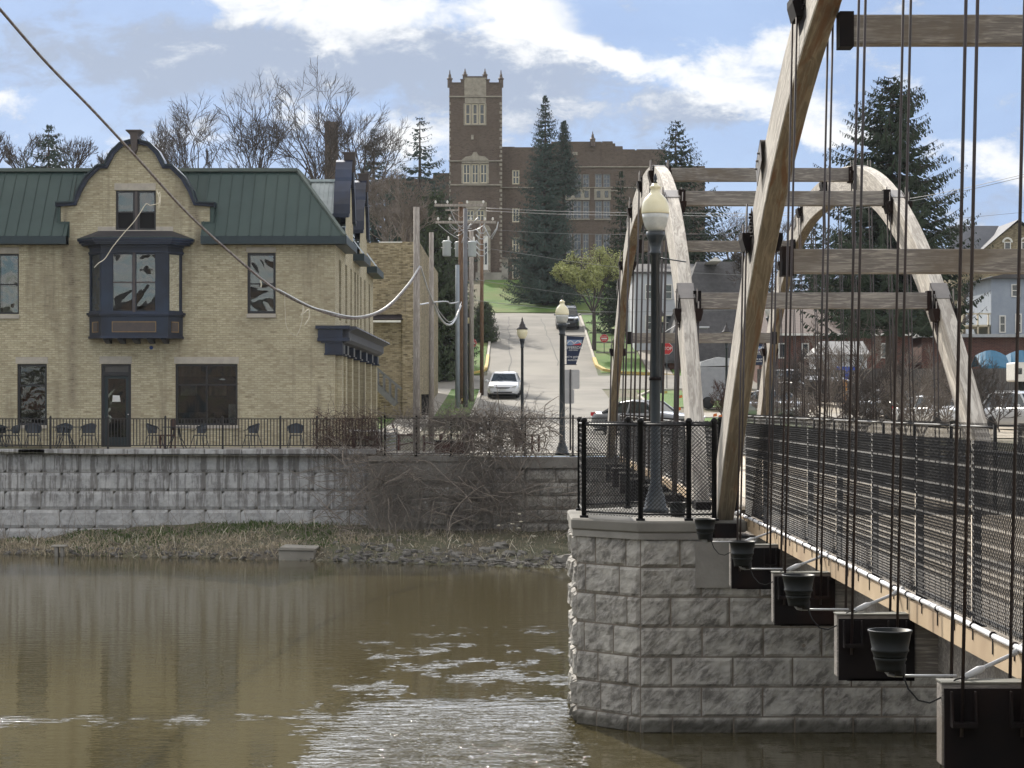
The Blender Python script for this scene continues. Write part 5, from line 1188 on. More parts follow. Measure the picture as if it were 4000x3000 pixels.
build_each(mb, 'parapet_cap', plain_cache('dark_pinnacle_stone', None), S)
# wing
YW = YH+1.5
def wx(p): return PX(p, YW)
def wz(p): return PZ(p, YW)
ww = [(2001, 2029, 664, 720), (2001, 2029, 813, 868), (2001, 2029, 927, 984), (2001, 2029, 1030, 1088),
      (2210, 2235, 680, 735), (2238, 2272, 680, 735), (2276, 2302, 680, 735), (2324, 2352, 680, 735), (2356, 2384, 680, 735),
      (2210, 2235, 784, 854), (2238, 2272, 784, 854), (2276, 2302, 784, 854), (2324, 2352, 784, 854), (2356, 2384, 784, 854),
      (2212, 2235, 912, 1006), (2240, 2270, 912, 1006), (2276, 2300, 912, 1006), (2324, 2352, 914, 992), (2356, 2384, 914, 992)]
steps = [(1960, 573), (2010, 573), (2011, 575), (2152, 575), (2153, 553), (2350, 553), (2351, 560), (2352, 552), (2393, 552), (2394, 560), (2403, 560), (2404, 571), (2432, 571), (2433, 583), (2480, 583), (2481, 587), (2486, 587), (2487, 583), (2600, 583)]
def wtop(x): p = x*F/YW+CX; return wz(lerp_tab(steps, p))
mb = MB(); wall_front(mb, wx(1960), wx(2600), zb-1, wtop, YW, [(wx(a), wx(c), wz(f), wz(e)) for a, c, e, f in ww], .3, [wx(p) for p, _ in steps])
mb.quad((wx(2600), YW, zb), (wx(2600), YW+14, zb), (wx(2600), YW+14, wz(583)), (wx(2600), YW, wz(583))); mb.box(wx(1960), wx(2600), YW+.05, YW+.5, wz(640), wz(590)); mb.quad((wx(1960), YW+.5, wz(595)), (wx(2600), YW+.5, wz(595)), (wx(2600), YW+14, wz(595)), (wx(1960), YW+14, wz(595)))
mb.box(wx(1690), wx(1754), YW+1, YW+10, zb, wz(672)); mb.box(wx(1500), wx(1692), YW+2, YW+10, zb, wz(690)); mb.box(wx(2590), wx(2760), YW+2, YW+14, zb-2, wz(640))
mb.build('wing', M['school'], S)
paleg = plain_cache('painted_reflection_glass', (.13, .15, .18), (.08, .095, .12), rough=.25)  # pale blue-grey stands for sky reflected in the wing's panes
for a, c, e, f in ww: swin(a, c, e, f, YW, 1, M['glassflat'] if a < 2100 else paleg, rows=1 if a < 2100 else 2, fr=M['cream'] if a < 2100 else plain_cache('grey_sash', (.22, .22, .22)))
mb = MB()
for (a, c, e, f, d_) in ((2140, 2600, 650, 654, .15), (1960, 2600, 731, 734, .15), (1960, 2600, 1006, 1010, .12), (2236, 2256, 594, 606, .12), (1962, 1985, 1014, 1036, .6), (2384, 2412, 744, 748, .3)): mb.box(wx(a), wx(c), YW-d_, YW-.001, wz(f), wz(e))
for a, c in ((2207, 2304), (2321, 2387)):
    mb.box(wx(a), wx(c), YW-.08, YW-.001, wz(781), wz(737)); mb.box(wx(a), wx(c), YW-.12, YW-.001, wz(859), wz(855))
build_each(mb, 'stone_trim', M['limestone'], S)
mb = MB()
for a, c in ((2214, 2230), (2245, 2268), (2283, 2299), (2331, 2345), (2362, 2376)): mb.box(wx(a), wx(c), YW-.12, YW-.082, wz(772), wz(746))
build_each(mb, 'spandrel_window', M['glassflat'], S)
mb = MB(); mb.box(sx(1866), sx(1916), Yt-.7, Yt-.01, zb, sz(905)); mb.prism([(sx(1862), sz(905)), (sx(1920), sz(905)), (sx(1910), sz(885)), (sx(1891), sz(876)), (sx(1872), sz(885))], Yt-.8, Yt-.02); mb.build('porch', M['limestone'], S)
mb = MB(); mb.box(sx(1877), sx(1907), Yt-.78, Yt-.71, sz(1056), sz(925)); dd_ = mb.build('door', M['white'], S)
mb = MB(); mb.box(sx(1881), sx(1890), Yt-.8, Yt-.79, sz(1035), sz(950)); mb.box(sx(1894), sx(1903), Yt-.8, Yt-.79, sz(1035), sz(950)); mb.build('pane', M['glassflat'], dd_)
mb = MB(); mb.box(sx(1960), sx(1985), Yt-2, Yt-.8, zb-.5, sz(1040)); mb.box(sx(1860), sx(1960), Yt-3.5, Yt-.8, zb-1, sz(1072)); mb.build('entry_stair', M['concrete'], S)
# chimney
ch = thing('brick_chimney', 'square brown brick chimney rising among the bare trees behind the green roof', 'chimney', (PX(1295, 170), 170, 6))
mb = MB(); mb.box(-.52, .52, -.5, .5, 0, PZ(500, 170)-6); mb.box(-.56, .56, -.54, .54, PZ(500, 170)-6+.001, PZ(478, 170)-6); mb.build('stack', M['school'], ch)
# ================================================================== railing and furniture on the patio
YRl = 66.15
rl = thing('patio_railing', 'black picket railing along the patio edge above the block wall', 'railing', (0, YRl, 0))
zb, zt = PZ(1742, YRl), PZ(1634, YRl); posts = [-250, -27, 197, 422, 646, 870, 1095, 1238, 1490]
for a, c in zip(posts, posts[1:]):
    xa, xc = PX(a, YRl), PX(c, YRl); mb = MB(); mb.box(xa, xc, -.018, .018, zt-.03, zt); mb.box(xa, xc, -.018, .018, zb, zb+.03); n = max(2, int((xc-xa)/.0985)); 
    for i in range(1, n): x = xa+(xc-xa)*i/n; mb.box(x-.014, x+.014, -.009, .009, zb+.031, zt-.031)
    mb.build('picket_panel', M['iron'], rl)
for a in posts:
    x = PX(a, YRl); mb = MB(); mb.box(x-.03, x+.03, -.03, .03, PZ(1766, YRl), zt+.03); mb.lathe([(.045, 0), (.03, .03), (.001, .06)], 8, (x, 0, zt+.031)); mb.build('railing_post', M['iron'], rl)
def patio_chair(px, Y, rz, label, mat=None):
    t = thing('patio_chair', label, 'chair', (PX(px, Y), Y, .172), 'metal patio chairs', R(rz)); mat = mat or M['furn']
    mb = MB(); mb.lathe([(.001, .42), (.21, .42), (.225, .435), (.21, .45), (.001, .452)], 16); mb.build('seat', mat, t)
    mb = MB(); vs = []; fs = []; n = 10
    for i in range(n+1):
        th = R(180+(i/n)*180); 
        for j, (z, r) in enumerate(((.5, .22), (.62, .25), (.74, .27), (.84, .26-.0))): vs.append((math.cos(th)*r, -math.sin(th)*r*.9+.0, z-(.12*abs(i/n-.5)*2 if j == 3 else 0)))
    for i in range(n):
        for j in range(3): fs.append((i*4+j, i*4+j+1, i*4+j+5, i*4+j+4))
    mb.add(vs, fs, True); mb.build('backrest', mat, t)
    rim = [(math.cos(R(180+k*18))*.27, -math.sin(R(180+k*18))*.24, .84-.12*abs(k/10-.5)*2) for k in range(11)]
    mb = MB(); mb.tube([(-.24, -.2, .58), (-.27, -.05, .62)]+rim+[(.27, -.05, .62), (.24, -.2, .58)], .014, 6); mb.build('arm_frame', mat, t)
    for sx_, sy_ in ((-1, -1), (1, -1), (-1, 1), (1, 1)): mb = MB(); mb.tube([(sx_*.17, sy_*.15, .43), (sx_*.22, sy_*.2, .2), (sx_*.26, sy_*.25, 0)], .013, 6); mb.build('leg', mat, t)
    return t
patio_chair(12, 69.6, 80, 'metal chair cut by the left edge of the photo'); patio_chair(52, 69.4, -70, 'metal chair right of the leftmost patio table')
patio_chair(130, 69.8, 20, 'metal chair in front of the red-lit lower window'); patio_chair(250, 70.4, 0, 'metal chair behind the second patio table'); patio_chair(345, 69.8, -15, 'metal chair between the second table and the green door')
patio_chair(602, 69.5, 75, 'metal chair seen from the side left of the third table'); patio_chair(780, 69.5, -60, 'metal chair right of the third table, under the big window'); patio_chair(985, 69.7, -55, 'metal chair turned sideways right of the big window'); patio_chair(1155, 69.7, 0, 'metal chair facing away, nearest to the building corner')
def patio_table(px, Y, r, label):
    t = thing('patio_table', label, 'table', (PX(px, Y), Y, .172), 'metal patio tables')
    mb = MB(); mb.lathe([(.001, .70), (r-.02, .70), (r, .71), (r, .725), (.001, .735)], 24); mb.build('tabletop', M['furn'], t)
    for k in range(4): a = R(45+90*k); mb = MB(); mb.tube([(.1*math.cos(a), .1*math.sin(a), .70), (.16*math.cos(a), .16*math.sin(a), .4), (r*.8*math.cos(a), r*.8*math.sin(a), 0)], .016, 6); mb.build('leg', M['furn'], t)
patio_table(-10, 69.5, .42, 'round metal table cut by the left edge of the photo'); patio_table(258, 69.4, .48, 'round metal table between the lower left window and the door'); patio_table(690, 69.5, .5, 'round metal table at the left side of the big window')
t = thing('wooden_chair', 'dark red wooden chair standing at the third patio table', 'chair', (PX(655, 69.2), 69.2, .172), rz=R(-60))
mb = MB(); mb.box(-.2, .2, -.2, .2, .42, .46); mb.build('seat', M['chairwood'], t)
for a, c in ((-.19, -.19), (.19, -.19), (-.19, .19), (.19, .19)): mb = MB(); mb.box(a-.02, a+.02, c-.02, c+.02, 0, .42 if c < 0 else .95); mb.build('leg', M['chairwood'], t)
mb = MB(); mb.prism([(-.17, .62), (.17, .62), (.17, .9), (.08, 1.0), (0, .95), (-.08, 1.0), (-.17, .9)], .18, .2); mb.build('backrest', M['chairwood'], t)
# fence on top of the old wall with gate posts
link_fence('chain_link_fence', 'low black chain-link fence on the old wall, tangled with dead vines', [(PX(p, 65.45), 65.45) for p in (1503, 1627, 1762, 1912, 2052, 2238, 2400)], .02, 1.22, None, .045, .003, .026, True, rail=.018)
# things behind that fence
t = thing('low_dark_bench', 'dark low planter box on the grass behind the vine-covered fence', 'planter', (PX(1745, 68.4), 68.4, .03)); mb = MB(); mb.box(-.38, .75, -.3, .3, 0, .38); mb.build('box_body', M['chairwood'], t, bevel=.02); mb = MB(); mb.box(-.42, .79, -.34, .34, .382, .43); mb.build('rim', M['steel'], t)
def adirondack(px, Y, rz, label):
    t = thing('garden_chair', label, 'chair', (PX(px, Y), Y, .04), 'slatted garden chairs behind the fence', R(rz)); m_ = M['chairwood']
    mb = MB(); mb.prism([(-.3, .36), (.28, .24), (.28, .2), (-.3, .32)], -.28, .28); mb.build('seat', m_, t)
    for k in range(5): y = -.26+.13*k; mb = MB(); mb.bar((.22, y, .22), (.50, y, 1.0-.04*abs(k-2)), .11, .02, up=(1, 0, .4)); mb.build('back_slat', m_, t)
    for s in (-1, 1): mb = MB(); mb.box(-.34, .36, s*.33-.05, s*.33+.05, .56, .59); mb.build('armrest', m_, t); mb = MB(); mb.box(-.32, -.26, s*.33-.03, s*.33+.03, 0, .56); mb.box(.24, .3, s*.33-.03, s*.33+.03, 0, .56); build_each(mb, 'leg', m_, t)
adirondack(1690, 69.8, 0, 'dark red slatted chair just right of the front wooden pole'); adirondack(1800, 69.6, 30, 'dark slatted chair behind the middle of the vine tangle'); adirondack(2060, 69, 160, 'dark slatted chair behind the right part of the vine tangle'); adirondack(1590, 70.2, 180, 'slatted chair left of the front wooden pole, seen through the mesh')
t = thing('metal_crate', 'small silver slatted crate standing at the end of the block wall', 'crate', (PX(1528, 67.2), 67.2, .05)); 
for k in range(7): mb = MB(); mb.bar((-.17, 0, .08+.11*k), (.17, .02, .14+.11*k), .03, .04); mb.build('slat', M['galv'], t)
mb = MB(); mb.box(-.19, -.17, -.02, .3, 0, .85); mb.box(.17, .19, -.02, .3, 0, .9); mb.build('frame', M['iron'], t)
t = thing('picnic_table', 'old red and white picnic table at the corner of the brick building', 'table', (PX(1428, 70.5), 70.5, .03)); mb = MB(); mb.box(-.55, .55, -.35, .35, .70, .75); mb.build('tabletop', M['white'], t); 
for s in (-1, 1): mb = MB(); mb.box(-.55, .55, s*.7-.12, s*.7+.12, .42, .46); mb.build('bench', M['chairwood'], t); mb = MB(); mb.bar((s*.4, -.6, 0), (s*.4, .3, .7), .05, .1); mb.bar((s*.4, .6, 0), (s*.4, -.3, .7), .05, .1); build_each(mb, 'leg', M['chairwood'], t)

# ================================================================== poles, transformers and wires
def pole(name, label, px, Y, pyt, r, mat, zb=None):
    zb = gz(PX(px, Y), Y) if zb is None else zb; x = PX(px, Y); H = PZ(pyt, Y)-zb
    t = thing(name, label, 'utility pole', (x, Y, zb)); mb = MB(); mb.tube([(0, 0, -.3), (0, 0, H*.5), (0, 0, H)], [r, r*.93, r*.82], 14); mb.build('shaft', mat, t); return t
pole('utility_pole', 'bare grey wooden pole rising just behind the vine-covered fence', 1627, 67.3, 809, .118, M['polewood'], .0)
pole('utility_pole', 'thinner bare grey wooden pole standing second from the brick building', 1685, 79, 908, .105, M['polewood'])
UP = pole('utility_pole', 'tall brown utility pole with two crossarms and three transformers', 1800, 116, 790, .155, M['polebrown'])
x0 = PX(1800, 116); zb = gz(x0, 116)
def uz(py, Y=116): return PZ(py, Y)-zb
def ux(px, Y=116): return PX(px, Y)-x0
for py, a, c in ((803, 1697, 1900), (869, 1701, 1938)):
    mb = MB(); mb.box(ux(a), ux(c), -.24, -.13, uz(py)-.07, uz(py)+.07); mb.build('crossarm', M['polewood'], UP)
    for p in ((1702, 1748, 1825, 1888) if py < 850 else (1712, 1757, 1840, 1895, 1925)):
        mb = MB(); mb.lathe([(.02, 0), (.02, .05), (.06, .06), (.06, .1), (.035, .11), (.06, .13), (.05, .17), (.001, .2)], 8, (ux(p), -.185, uz(py)+.07)); mb.build('insulator', M['white'], UP)
mb = MB(); mb.bar((ux(1758), -.2, uz(820)), (0, -.16, uz(852)), .04, .03); mb.bar((ux(1840), -.2, uz(820)), (0, -.16, uz(852)), .04, .03); mb.bar((ux(1740), -.19, uz(822)), (ux(1795), -.17, uz(822)), .05, .08); mb.build('brace', M['polewood'], UP)
for p, y0 in ((1746, 943), (1793, 942), (1845, 945)):
    h = 60*116/F; c = (ux(p), -.42 if p != 1793 else .4, uz(y0)-h)
    tr = MB(); tr.lathe([(.20, 0), (.235, .03), (.235, h-.08), (.245, h-.07), (.25, h-.03), (.20, h), (.001, h+.03)], 18, c); tr = tr.build('transformer', M['xfmr'], UP)
    mb = MB(); mb.lathe([(.05, 0), (.06, .05), (.04, .08), (.06, .12), (.04, .15), (.05, .2), (.02, .26)], 8, (c[0]+.1, c[1], c[2]+h)); mb.build('bushing', M['white'], tr)
    mb = MB(); mb.tube([(c[0]-.30, c[1], c[2]+h*.55), (c[0]+.30, c[1], c[2]+h*.55)], .03, 6); mb.tube([(c[0]-.28, c[1], c[2]+h-.1), (c[0]+.28, c[1], c[2]+h-.1)], .025, 6); mb.build('mounting_lug', M['galv'], tr)
rg = random.Random(8); 
for k in range(16):      # drop leads and jumpers on the pole head
    a = Vector((ux(rg.choice((1712, 1757, 1760, 1840, 1868, 1895, 1880))), -.2+rg.uniform(-.1, .2), uz(rg.choice((812, 850, 868, 875))))); b_ = Vector((ux(rg.uniform(1770, 1890)), -.2+rg.uniform(-.2, .3), uz(rg.uniform(890, 960)))); m_ = (a+b_)/2+Vector((rg.uniform(-.3, .3), rg.uniform(-.2, .1), -rg.uniform(.1, .5)))
    pts = [a*(1-t_)**2+m_*2*t_*(1-t_)+b_*t_*t_ for t_ in [i/8 for i in range(9)]]; mb = MB(); mb.tube(pts, .016, 5); mb.build('jumper_wire', M['galv'], UP)
P2 = pole('utility_pole', 'grey metal-clad riser pole second in the cluster by the corner', 1818, 113, 815, .13, plain_cache('grey_clad_pole', (.15, .155, .17), (.11, .11, .12)))
P3 = pole('utility_pole', 'weathered pole with pale patches right of the transformers', 1842, 119, 900, .14, M['polewood'])
P4 = pole('utility_pole', 'brown pole with thick curled cables at the right of the cluster', 1882, 126, 860, .12, M['polebrown'])
P5 = pole('riser_pipe', 'light blue-grey conduit riser standing at the left of the pole cluster', 1787, 112, 1035, .13, plain_cache('blue_grey_riser', (.26, .30, .34), (.21, .245, .28)))
mb = MB(); mb.tube([(ux(1882, 126)+x0-PX(1882, 126)+.1, -.2, PZ(880, 126)-gz(0, 126)+.0), (.5, -.2, PZ(930, 126)-gz(0, 126)), (.9, -.3, PZ(895, 126)-gz(0, 126)), (1.0, -.3, PZ(868, 126)-gz(0, 126)), (.9, -.3, PZ(900, 126)-gz(0, 126)), (.6, -.2, PZ(935, 126)-gz(0, 126))], .035, 6); mb.build('curled_cable', M['galv'], P4)
for k in range(5):
    mb = MB(); z_ = PZ(905+k*22, 126)-gz(0, 126); mb.tube([(-.35, -.2, z_+.15), (-.15, -.25, z_-.1), (.1, -.25, z_-.12), (.3, -.2, z_+.1)], .03, 6); mb.build('curled_cable', M['galv'], P4)
def smooth_pts(ctrl, n=10):
    out = []; C_ = [Vector(c) for c in ctrl]; C_ = [C_[0]*2-C_[1]]+C_+[C_[-1]*2-C_[-2]]
    for i in range(1, len(C_)-2):
        for k in range(n):
            t_ = k/n; p0, p1, p2, p3 = C_[i-1:i+3]
            out.append(.5*((2*p1)+(p2-p0)*t_+(2*p0-5*p1+4*p2-p3)*t_*t_+(3*p1-p0-3*p2+p3)*t_**3))
    out.append(C_[-2]); return out
def cable(name, label, ctrl, r, mat, n=10, cat='cable', kindname=None, sides=8, group=None):
    pts = smooth_pts([P(*c) for c in ctrl], n); o = Vector(pts[0]); t = MB(); t.tube([p-o for p in pts], r, sides); ob = t.build(name, mat, loc=o); tag(ob, label, cat, group); return ob
cab = [(-700, -800, 34), (-181, -172, 41.5), (0, 36, 44.5), (181, 244, 47.5), (362, 430, 50.5), (542, 624, 53.3), (723, 823, 56), (904, 991, 58.5), (1085, 1136, 61), (1266, 1220, 63.3), (1392, 1244, 64.6), (1501, 1211, 65.8), (1591, 1121, 66.6), (1644, 1043, 67.1)]
cable('aerial_cable', 'thick bundled cable sagging from the upper left corner to the front wooden pole', cab, .036, M['cablejacket'], 12)
cable('aerial_cable', 'lashed wire beside the thick cable where it droops across the brick building', [(1085, 1131, 60.95), (1200, 1192, 62.4), (1266, 1214, 63.25), (1392, 1238, 64.55), (1501, 1205, 65.75), (1591, 1115, 66.55), (1640, 1040, 67.1)], .03, M['galv'], 10)
cable('aerial_cable', 'cable dropping from the front pole to the second pole', [(1644, 1043, 67.1), (1668, 1120, 71), (1692, 1180, 78.6)], .03, M['galv'])
cable('aerial_cable', 'thick white cable looping from the second pole down and up to the cluster', [(1692, 1180, 78.7), (1715, 1235, 88), (1745, 1267, 98), (1772, 1258, 106), (1800, 1195, 112)], .05, M['galv'])
cable('aerial_cable', 'thinner slack wire looping above the white cable between the poles', [(1700, 1185, 79), (1722, 1225, 88), (1757, 1258, 98), (1785, 1230, 106), (1802, 1180, 112)], .025, M['wire'])
cable('aerial_cable', 'wire running level behind the two bare poles to the cluster', [(1640, 1190, 80), (1700, 1180, 92), (1745, 1178, 100), (1760, 1185, 103), (1790, 1180, 112)], .03, M['galv'])
for lab, (y0, y1, x1) in {'upper of the two power wires crossing the school front': (813, 838, 3100), 'lower of the two power wires crossing the school front': (824, 848, 3100)}.items():
    cable('power_line', lab, [(1900, y0, 116), (2200, y0+13, 112), (2600, (y0+y1)/2+6, 106), (3100, y1-8, 98), (3600, y1-70, 88), (4100, y1-180, 80)], .011, M['wire'], cat='power line')
cable('power_line', 'power wire crossing at mid height of the school', [(1930, 898, 118), (2200, 912, 118), (2600, 915, 118), (3200, 900, 118), (4100, 820, 118)], .010, M['wire'], cat='power line')
cable('power_line', 'slack wire sloping down right past the spruce to the school base', [(1890, 968, 126), (2100, 1000, 126), (2300, 1030, 126), (2600, 1060, 126), (3300, 1090, 126)], .012, M['wire'], cat='power line')
cable('power_line', 'low wire crossing above the top of the street', [(1850, 1172, 119), (2000, 1190, 122), (2250, 1212, 126), (2500, 1218, 130), (3300, 1200, 130)], .012, M['wire'], cat='power line')
cable('power_line', 'second low wire just under the one above the street top', [(1850, 1090, 119), (2000, 1115, 122), (2250, 1150, 126), (2500, 1170, 130), (3300, 1160, 130)], .010, M['wire'], cat='power line')
# frayed ropes and tackle hung up on the cable
cable('tangled_rope', 'thin white line trailing from the cable down across the bay window', [(615, 752, 54.2), (622, 775, 54.1), (622, 792, 54), (600, 800, 54), (585, 802, 53.9), (570, 798, 53.8), (545, 835, 53.7), (520, 870, 53.6), (480, 915, 53.5), (440, 965, 53.4), (410, 1010, 53.3), (385, 1028, 53.2), (368, 1045, 53.2)], .011, M['rope'], cat='rope')
cable('tangled_rope', 'frayed rope end knotted to the cable beside the gable window', [(612, 742, 54.2), (618, 760, 54.15), (624, 752, 54.2), (626, 790, 54.1), (619, 815, 54.1), (622, 770, 54.1)], .014, M['rope'], cat='rope')
cable('tangled_rope', 'loop of pale string hanging under the cable near the building corner', [(1112, 1150, 61.3), (1114, 1220, 61.3), (1118, 1270, 61.3), (1135, 1300, 61.4), (1160, 1308, 61.6), (1178, 1260, 61.7), (1182, 1210, 61.8), (1180, 1195, 61.8)], .009, M['rope'], cat='rope')
cable('tangled_rope', 'white knotted rag tied to the cable near the building corner', [(1182, 1193, 61.8), (1186, 1212, 61.8), (1176, 1232, 61.8), (1190, 1220, 61.8), (1206, 1210, 61.9), (1208, 1240, 61.9), (1190, 1270, 61.8)], .02, M['rope'], cat='rope')
cable('tangled_rope', 'short frayed string hanging from the cable over the upper right window', [(1020, 1086, 60.1), (1018, 1100, 60.1), (1021, 1112, 60.1), (1019, 1122, 60.1)], .02, M['rope'], cat='rope')

# ================================================================== signs
def sign_post(x, Y, zt, parent, r=.028, mat=None): zb_ = gz(x, Y); mb = MB(); mb.tube([(0, 0, -.2), (0, 0, zt-zb_)], r, 8); return mb.build('post', mat or M['greentrim'], parent)
def do_not_enter(px, py, Y, label, d=.62):
    x, z = PX(px, Y), PZ(py, Y); zb_ = gz(x, Y); t = thing('road_sign', label, 'road sign', (x, Y, zb_), 'do not enter signs'); sign_post(x, Y, z-d*.45, t)
    h = z-zb_; n = 32; r = d/2
    mb = MB(); mb.prism([(r*1.04*math.cos(2*math.pi*k/n), h+r*1.04*math.sin(2*math.pi*k/n)) for k in range(n)], -.035, -.03); mb.build('rim', M['signwhite'], t)
    mb = MB(); mb.prism([(r*math.cos(2*math.pi*k/n), h+r*math.sin(2*math.pi*k/n)) for k in range(n)], -.042, -.036); mb.build('disc', M['signred'], t)
    mb = MB(); mb.box(-r*.72, r*.72, -.048, -.043, h-.045, h+.045); mb.build('bar', M['signwhite'], t)
    text_mesh('DO NOT', .12, 'lettering', M['signwhite'], t, (0, -.046, h+.14)); text_mesh('ENTER', .12, 'lettering', M['signwhite'], t, (0, -.046, h-.14))
do_not_enter(2360, 1322, 158, 'round red DO NOT ENTER sign on the right verge by the budding tree'); do_not_enter(1845, 1340, 150, 'round red DO NOT ENTER sign half hidden behind the lamp at the pole cluster')
Y = 133.5; x, z = PX(2605, Y), PZ(1362, Y); zb_ = gz(x, Y); h = z-zb_
t = thing('road_sign', 'red octagonal STOP sign seen between the far arch beams', 'road sign', (x, Y, zb_)); sign_post(x, Y, z-.3, t)
oc = lambda r: [(r*math.cos(R(22.5+45*k)), h+r*math.sin(R(22.5+45*k))) for k in range(8)]
mb = MB(); mb.prism(oc(.40), -.035, -.03); mb.build('rim', M['signwhite'], t); mb = MB(); mb.prism(oc(.38), -.042, -.036); mb.build('face', M['signred'], t)
o = text_mesh('STOP', .30, 'lettering', M['signwhite'], t, (0, -.048, h), sx=.9, depth=.004)
Y = 70.5; x = PX(2228, Y); zb_ = gz(x, Y); t = thing('road_sign', 'backs of two blank grey signs on one post beside the bannered lamp', 'road sign', (x, Y, zb_)); sign_post(x, Y, PZ(1443, Y), t, .032, M['frameblack'])
def rrect(x0, x1, z0, z1, r=.05):
    out = []
    for cx_, cz_, a0 in ((x1-r, z1-r, 0), (x0+r, z1-r, 90), (x0+r, z0+r, 180), (x1-r, z0+r, 270)): out += [(cx_+r*math.cos(R(a0+30*k)), cz_+r*math.sin(R(a0+30*k))) for k in range(4)]
    return out
mb = MB(); mb.prism(rrect(PX(2188, Y)-x, PX(2264, Y)-x, PZ(1519, Y)-zb_, PZ(1444, Y)-zb_), .036, .04); mb.build('large_panel', M['signback'], t)
mb = MB(); mb.prism(rrect(PX(2205, Y)-x, PX(2243, Y)-x, PZ(1577, Y)-zb_, PZ(1520, Y)-zb_), .036, .04); mb.build('small_panel', M['signback'], t)
Y = 108; x = PX(3330, Y); zb_ = gz(x, Y); t = thing('street_sign', 'blue sign with a white symbol in the parking lot beyond the bushes', 'sign', (x, Y, zb_)); sign_post(x-.55, Y, PZ(1620, Y)+.5, t)
mb = MB(); mb.box(PX(3262, Y)-x, PX(3345, Y)-x, -.03, .0, PZ(1446, Y)-zb_, PZ(1432, Y)-zb_); mb.prism([(PX(3292, Y)-x, PZ(1447, Y)-zb_), (PX(3318, Y)-x, PZ(1447, Y)-zb_), (PX(3314, Y)-x, PZ(1482, Y)-zb_), (PX(3302, Y)-x, PZ(1482, Y)-zb_)], -.03, 0); mb.build('panel', plain_cache('sign_blue', (.03, .08, .42)), t)
Y = 104; x = PX(3300, Y); t = thing('wooden_post', 'orange-brown tall wooden post with a white lower end at the lot', 'post', (x, Y, gz(x, Y))); mb = MB(); mb.box(-.10, .10, -.1, .1, PZ(1580, Y)-gz(x, Y), PZ(1483, Y)-gz(x, Y)); mb.build('upper_shaft', plain_cache('orange_wood', (.42, .20, .05), (.3, .14, .04)), t); mb = MB(); mb.box(-.10, .10, -.1, .1, 0, PZ(1580, Y)-gz(x, Y)-.002); mb.build('lower_shaft', M['white'], t)
for i, (px, py, Y) in enumerate(((1797, 1578, 113), (2640, 1578, 104), (2660, 1500, 123), (2780, 1598, 98), (2648, 1530, 116), (2590, 1510, 121), (2800, 1610, 96))):
    x, z = PX(px, Y), gz(PX(px, Y), Y); t = thing('marker_flag', ['small yellow utility flag on the verge by the pole cluster', 'orange utility flag on the corner lawn left of the bright arch limb', 'orange utility flag by the stop sign kerb', 'orange utility flag right of the bright arch limb on the lawn', 'orange utility flag behind the steel street post', 'yellow utility flag at the foot of the stop sign', 'orange utility flag nearest the bridge end'][i], 'flag', (x, Y, z), 'utility marker flags'); 
    mb = MB(); mb.tube([(0, 0, 0), (.08, 0, .5)], .008, 5); mb.build('wire_stem', M['wire'], t); mb = MB(); mb.prism([(.08, .38), (.26, .42), (.24, .56), (.08, .52)], -.004, .004); mb.build('flag_cloth', M['yellow'] if i in (0, 5) else M['orange'], t)

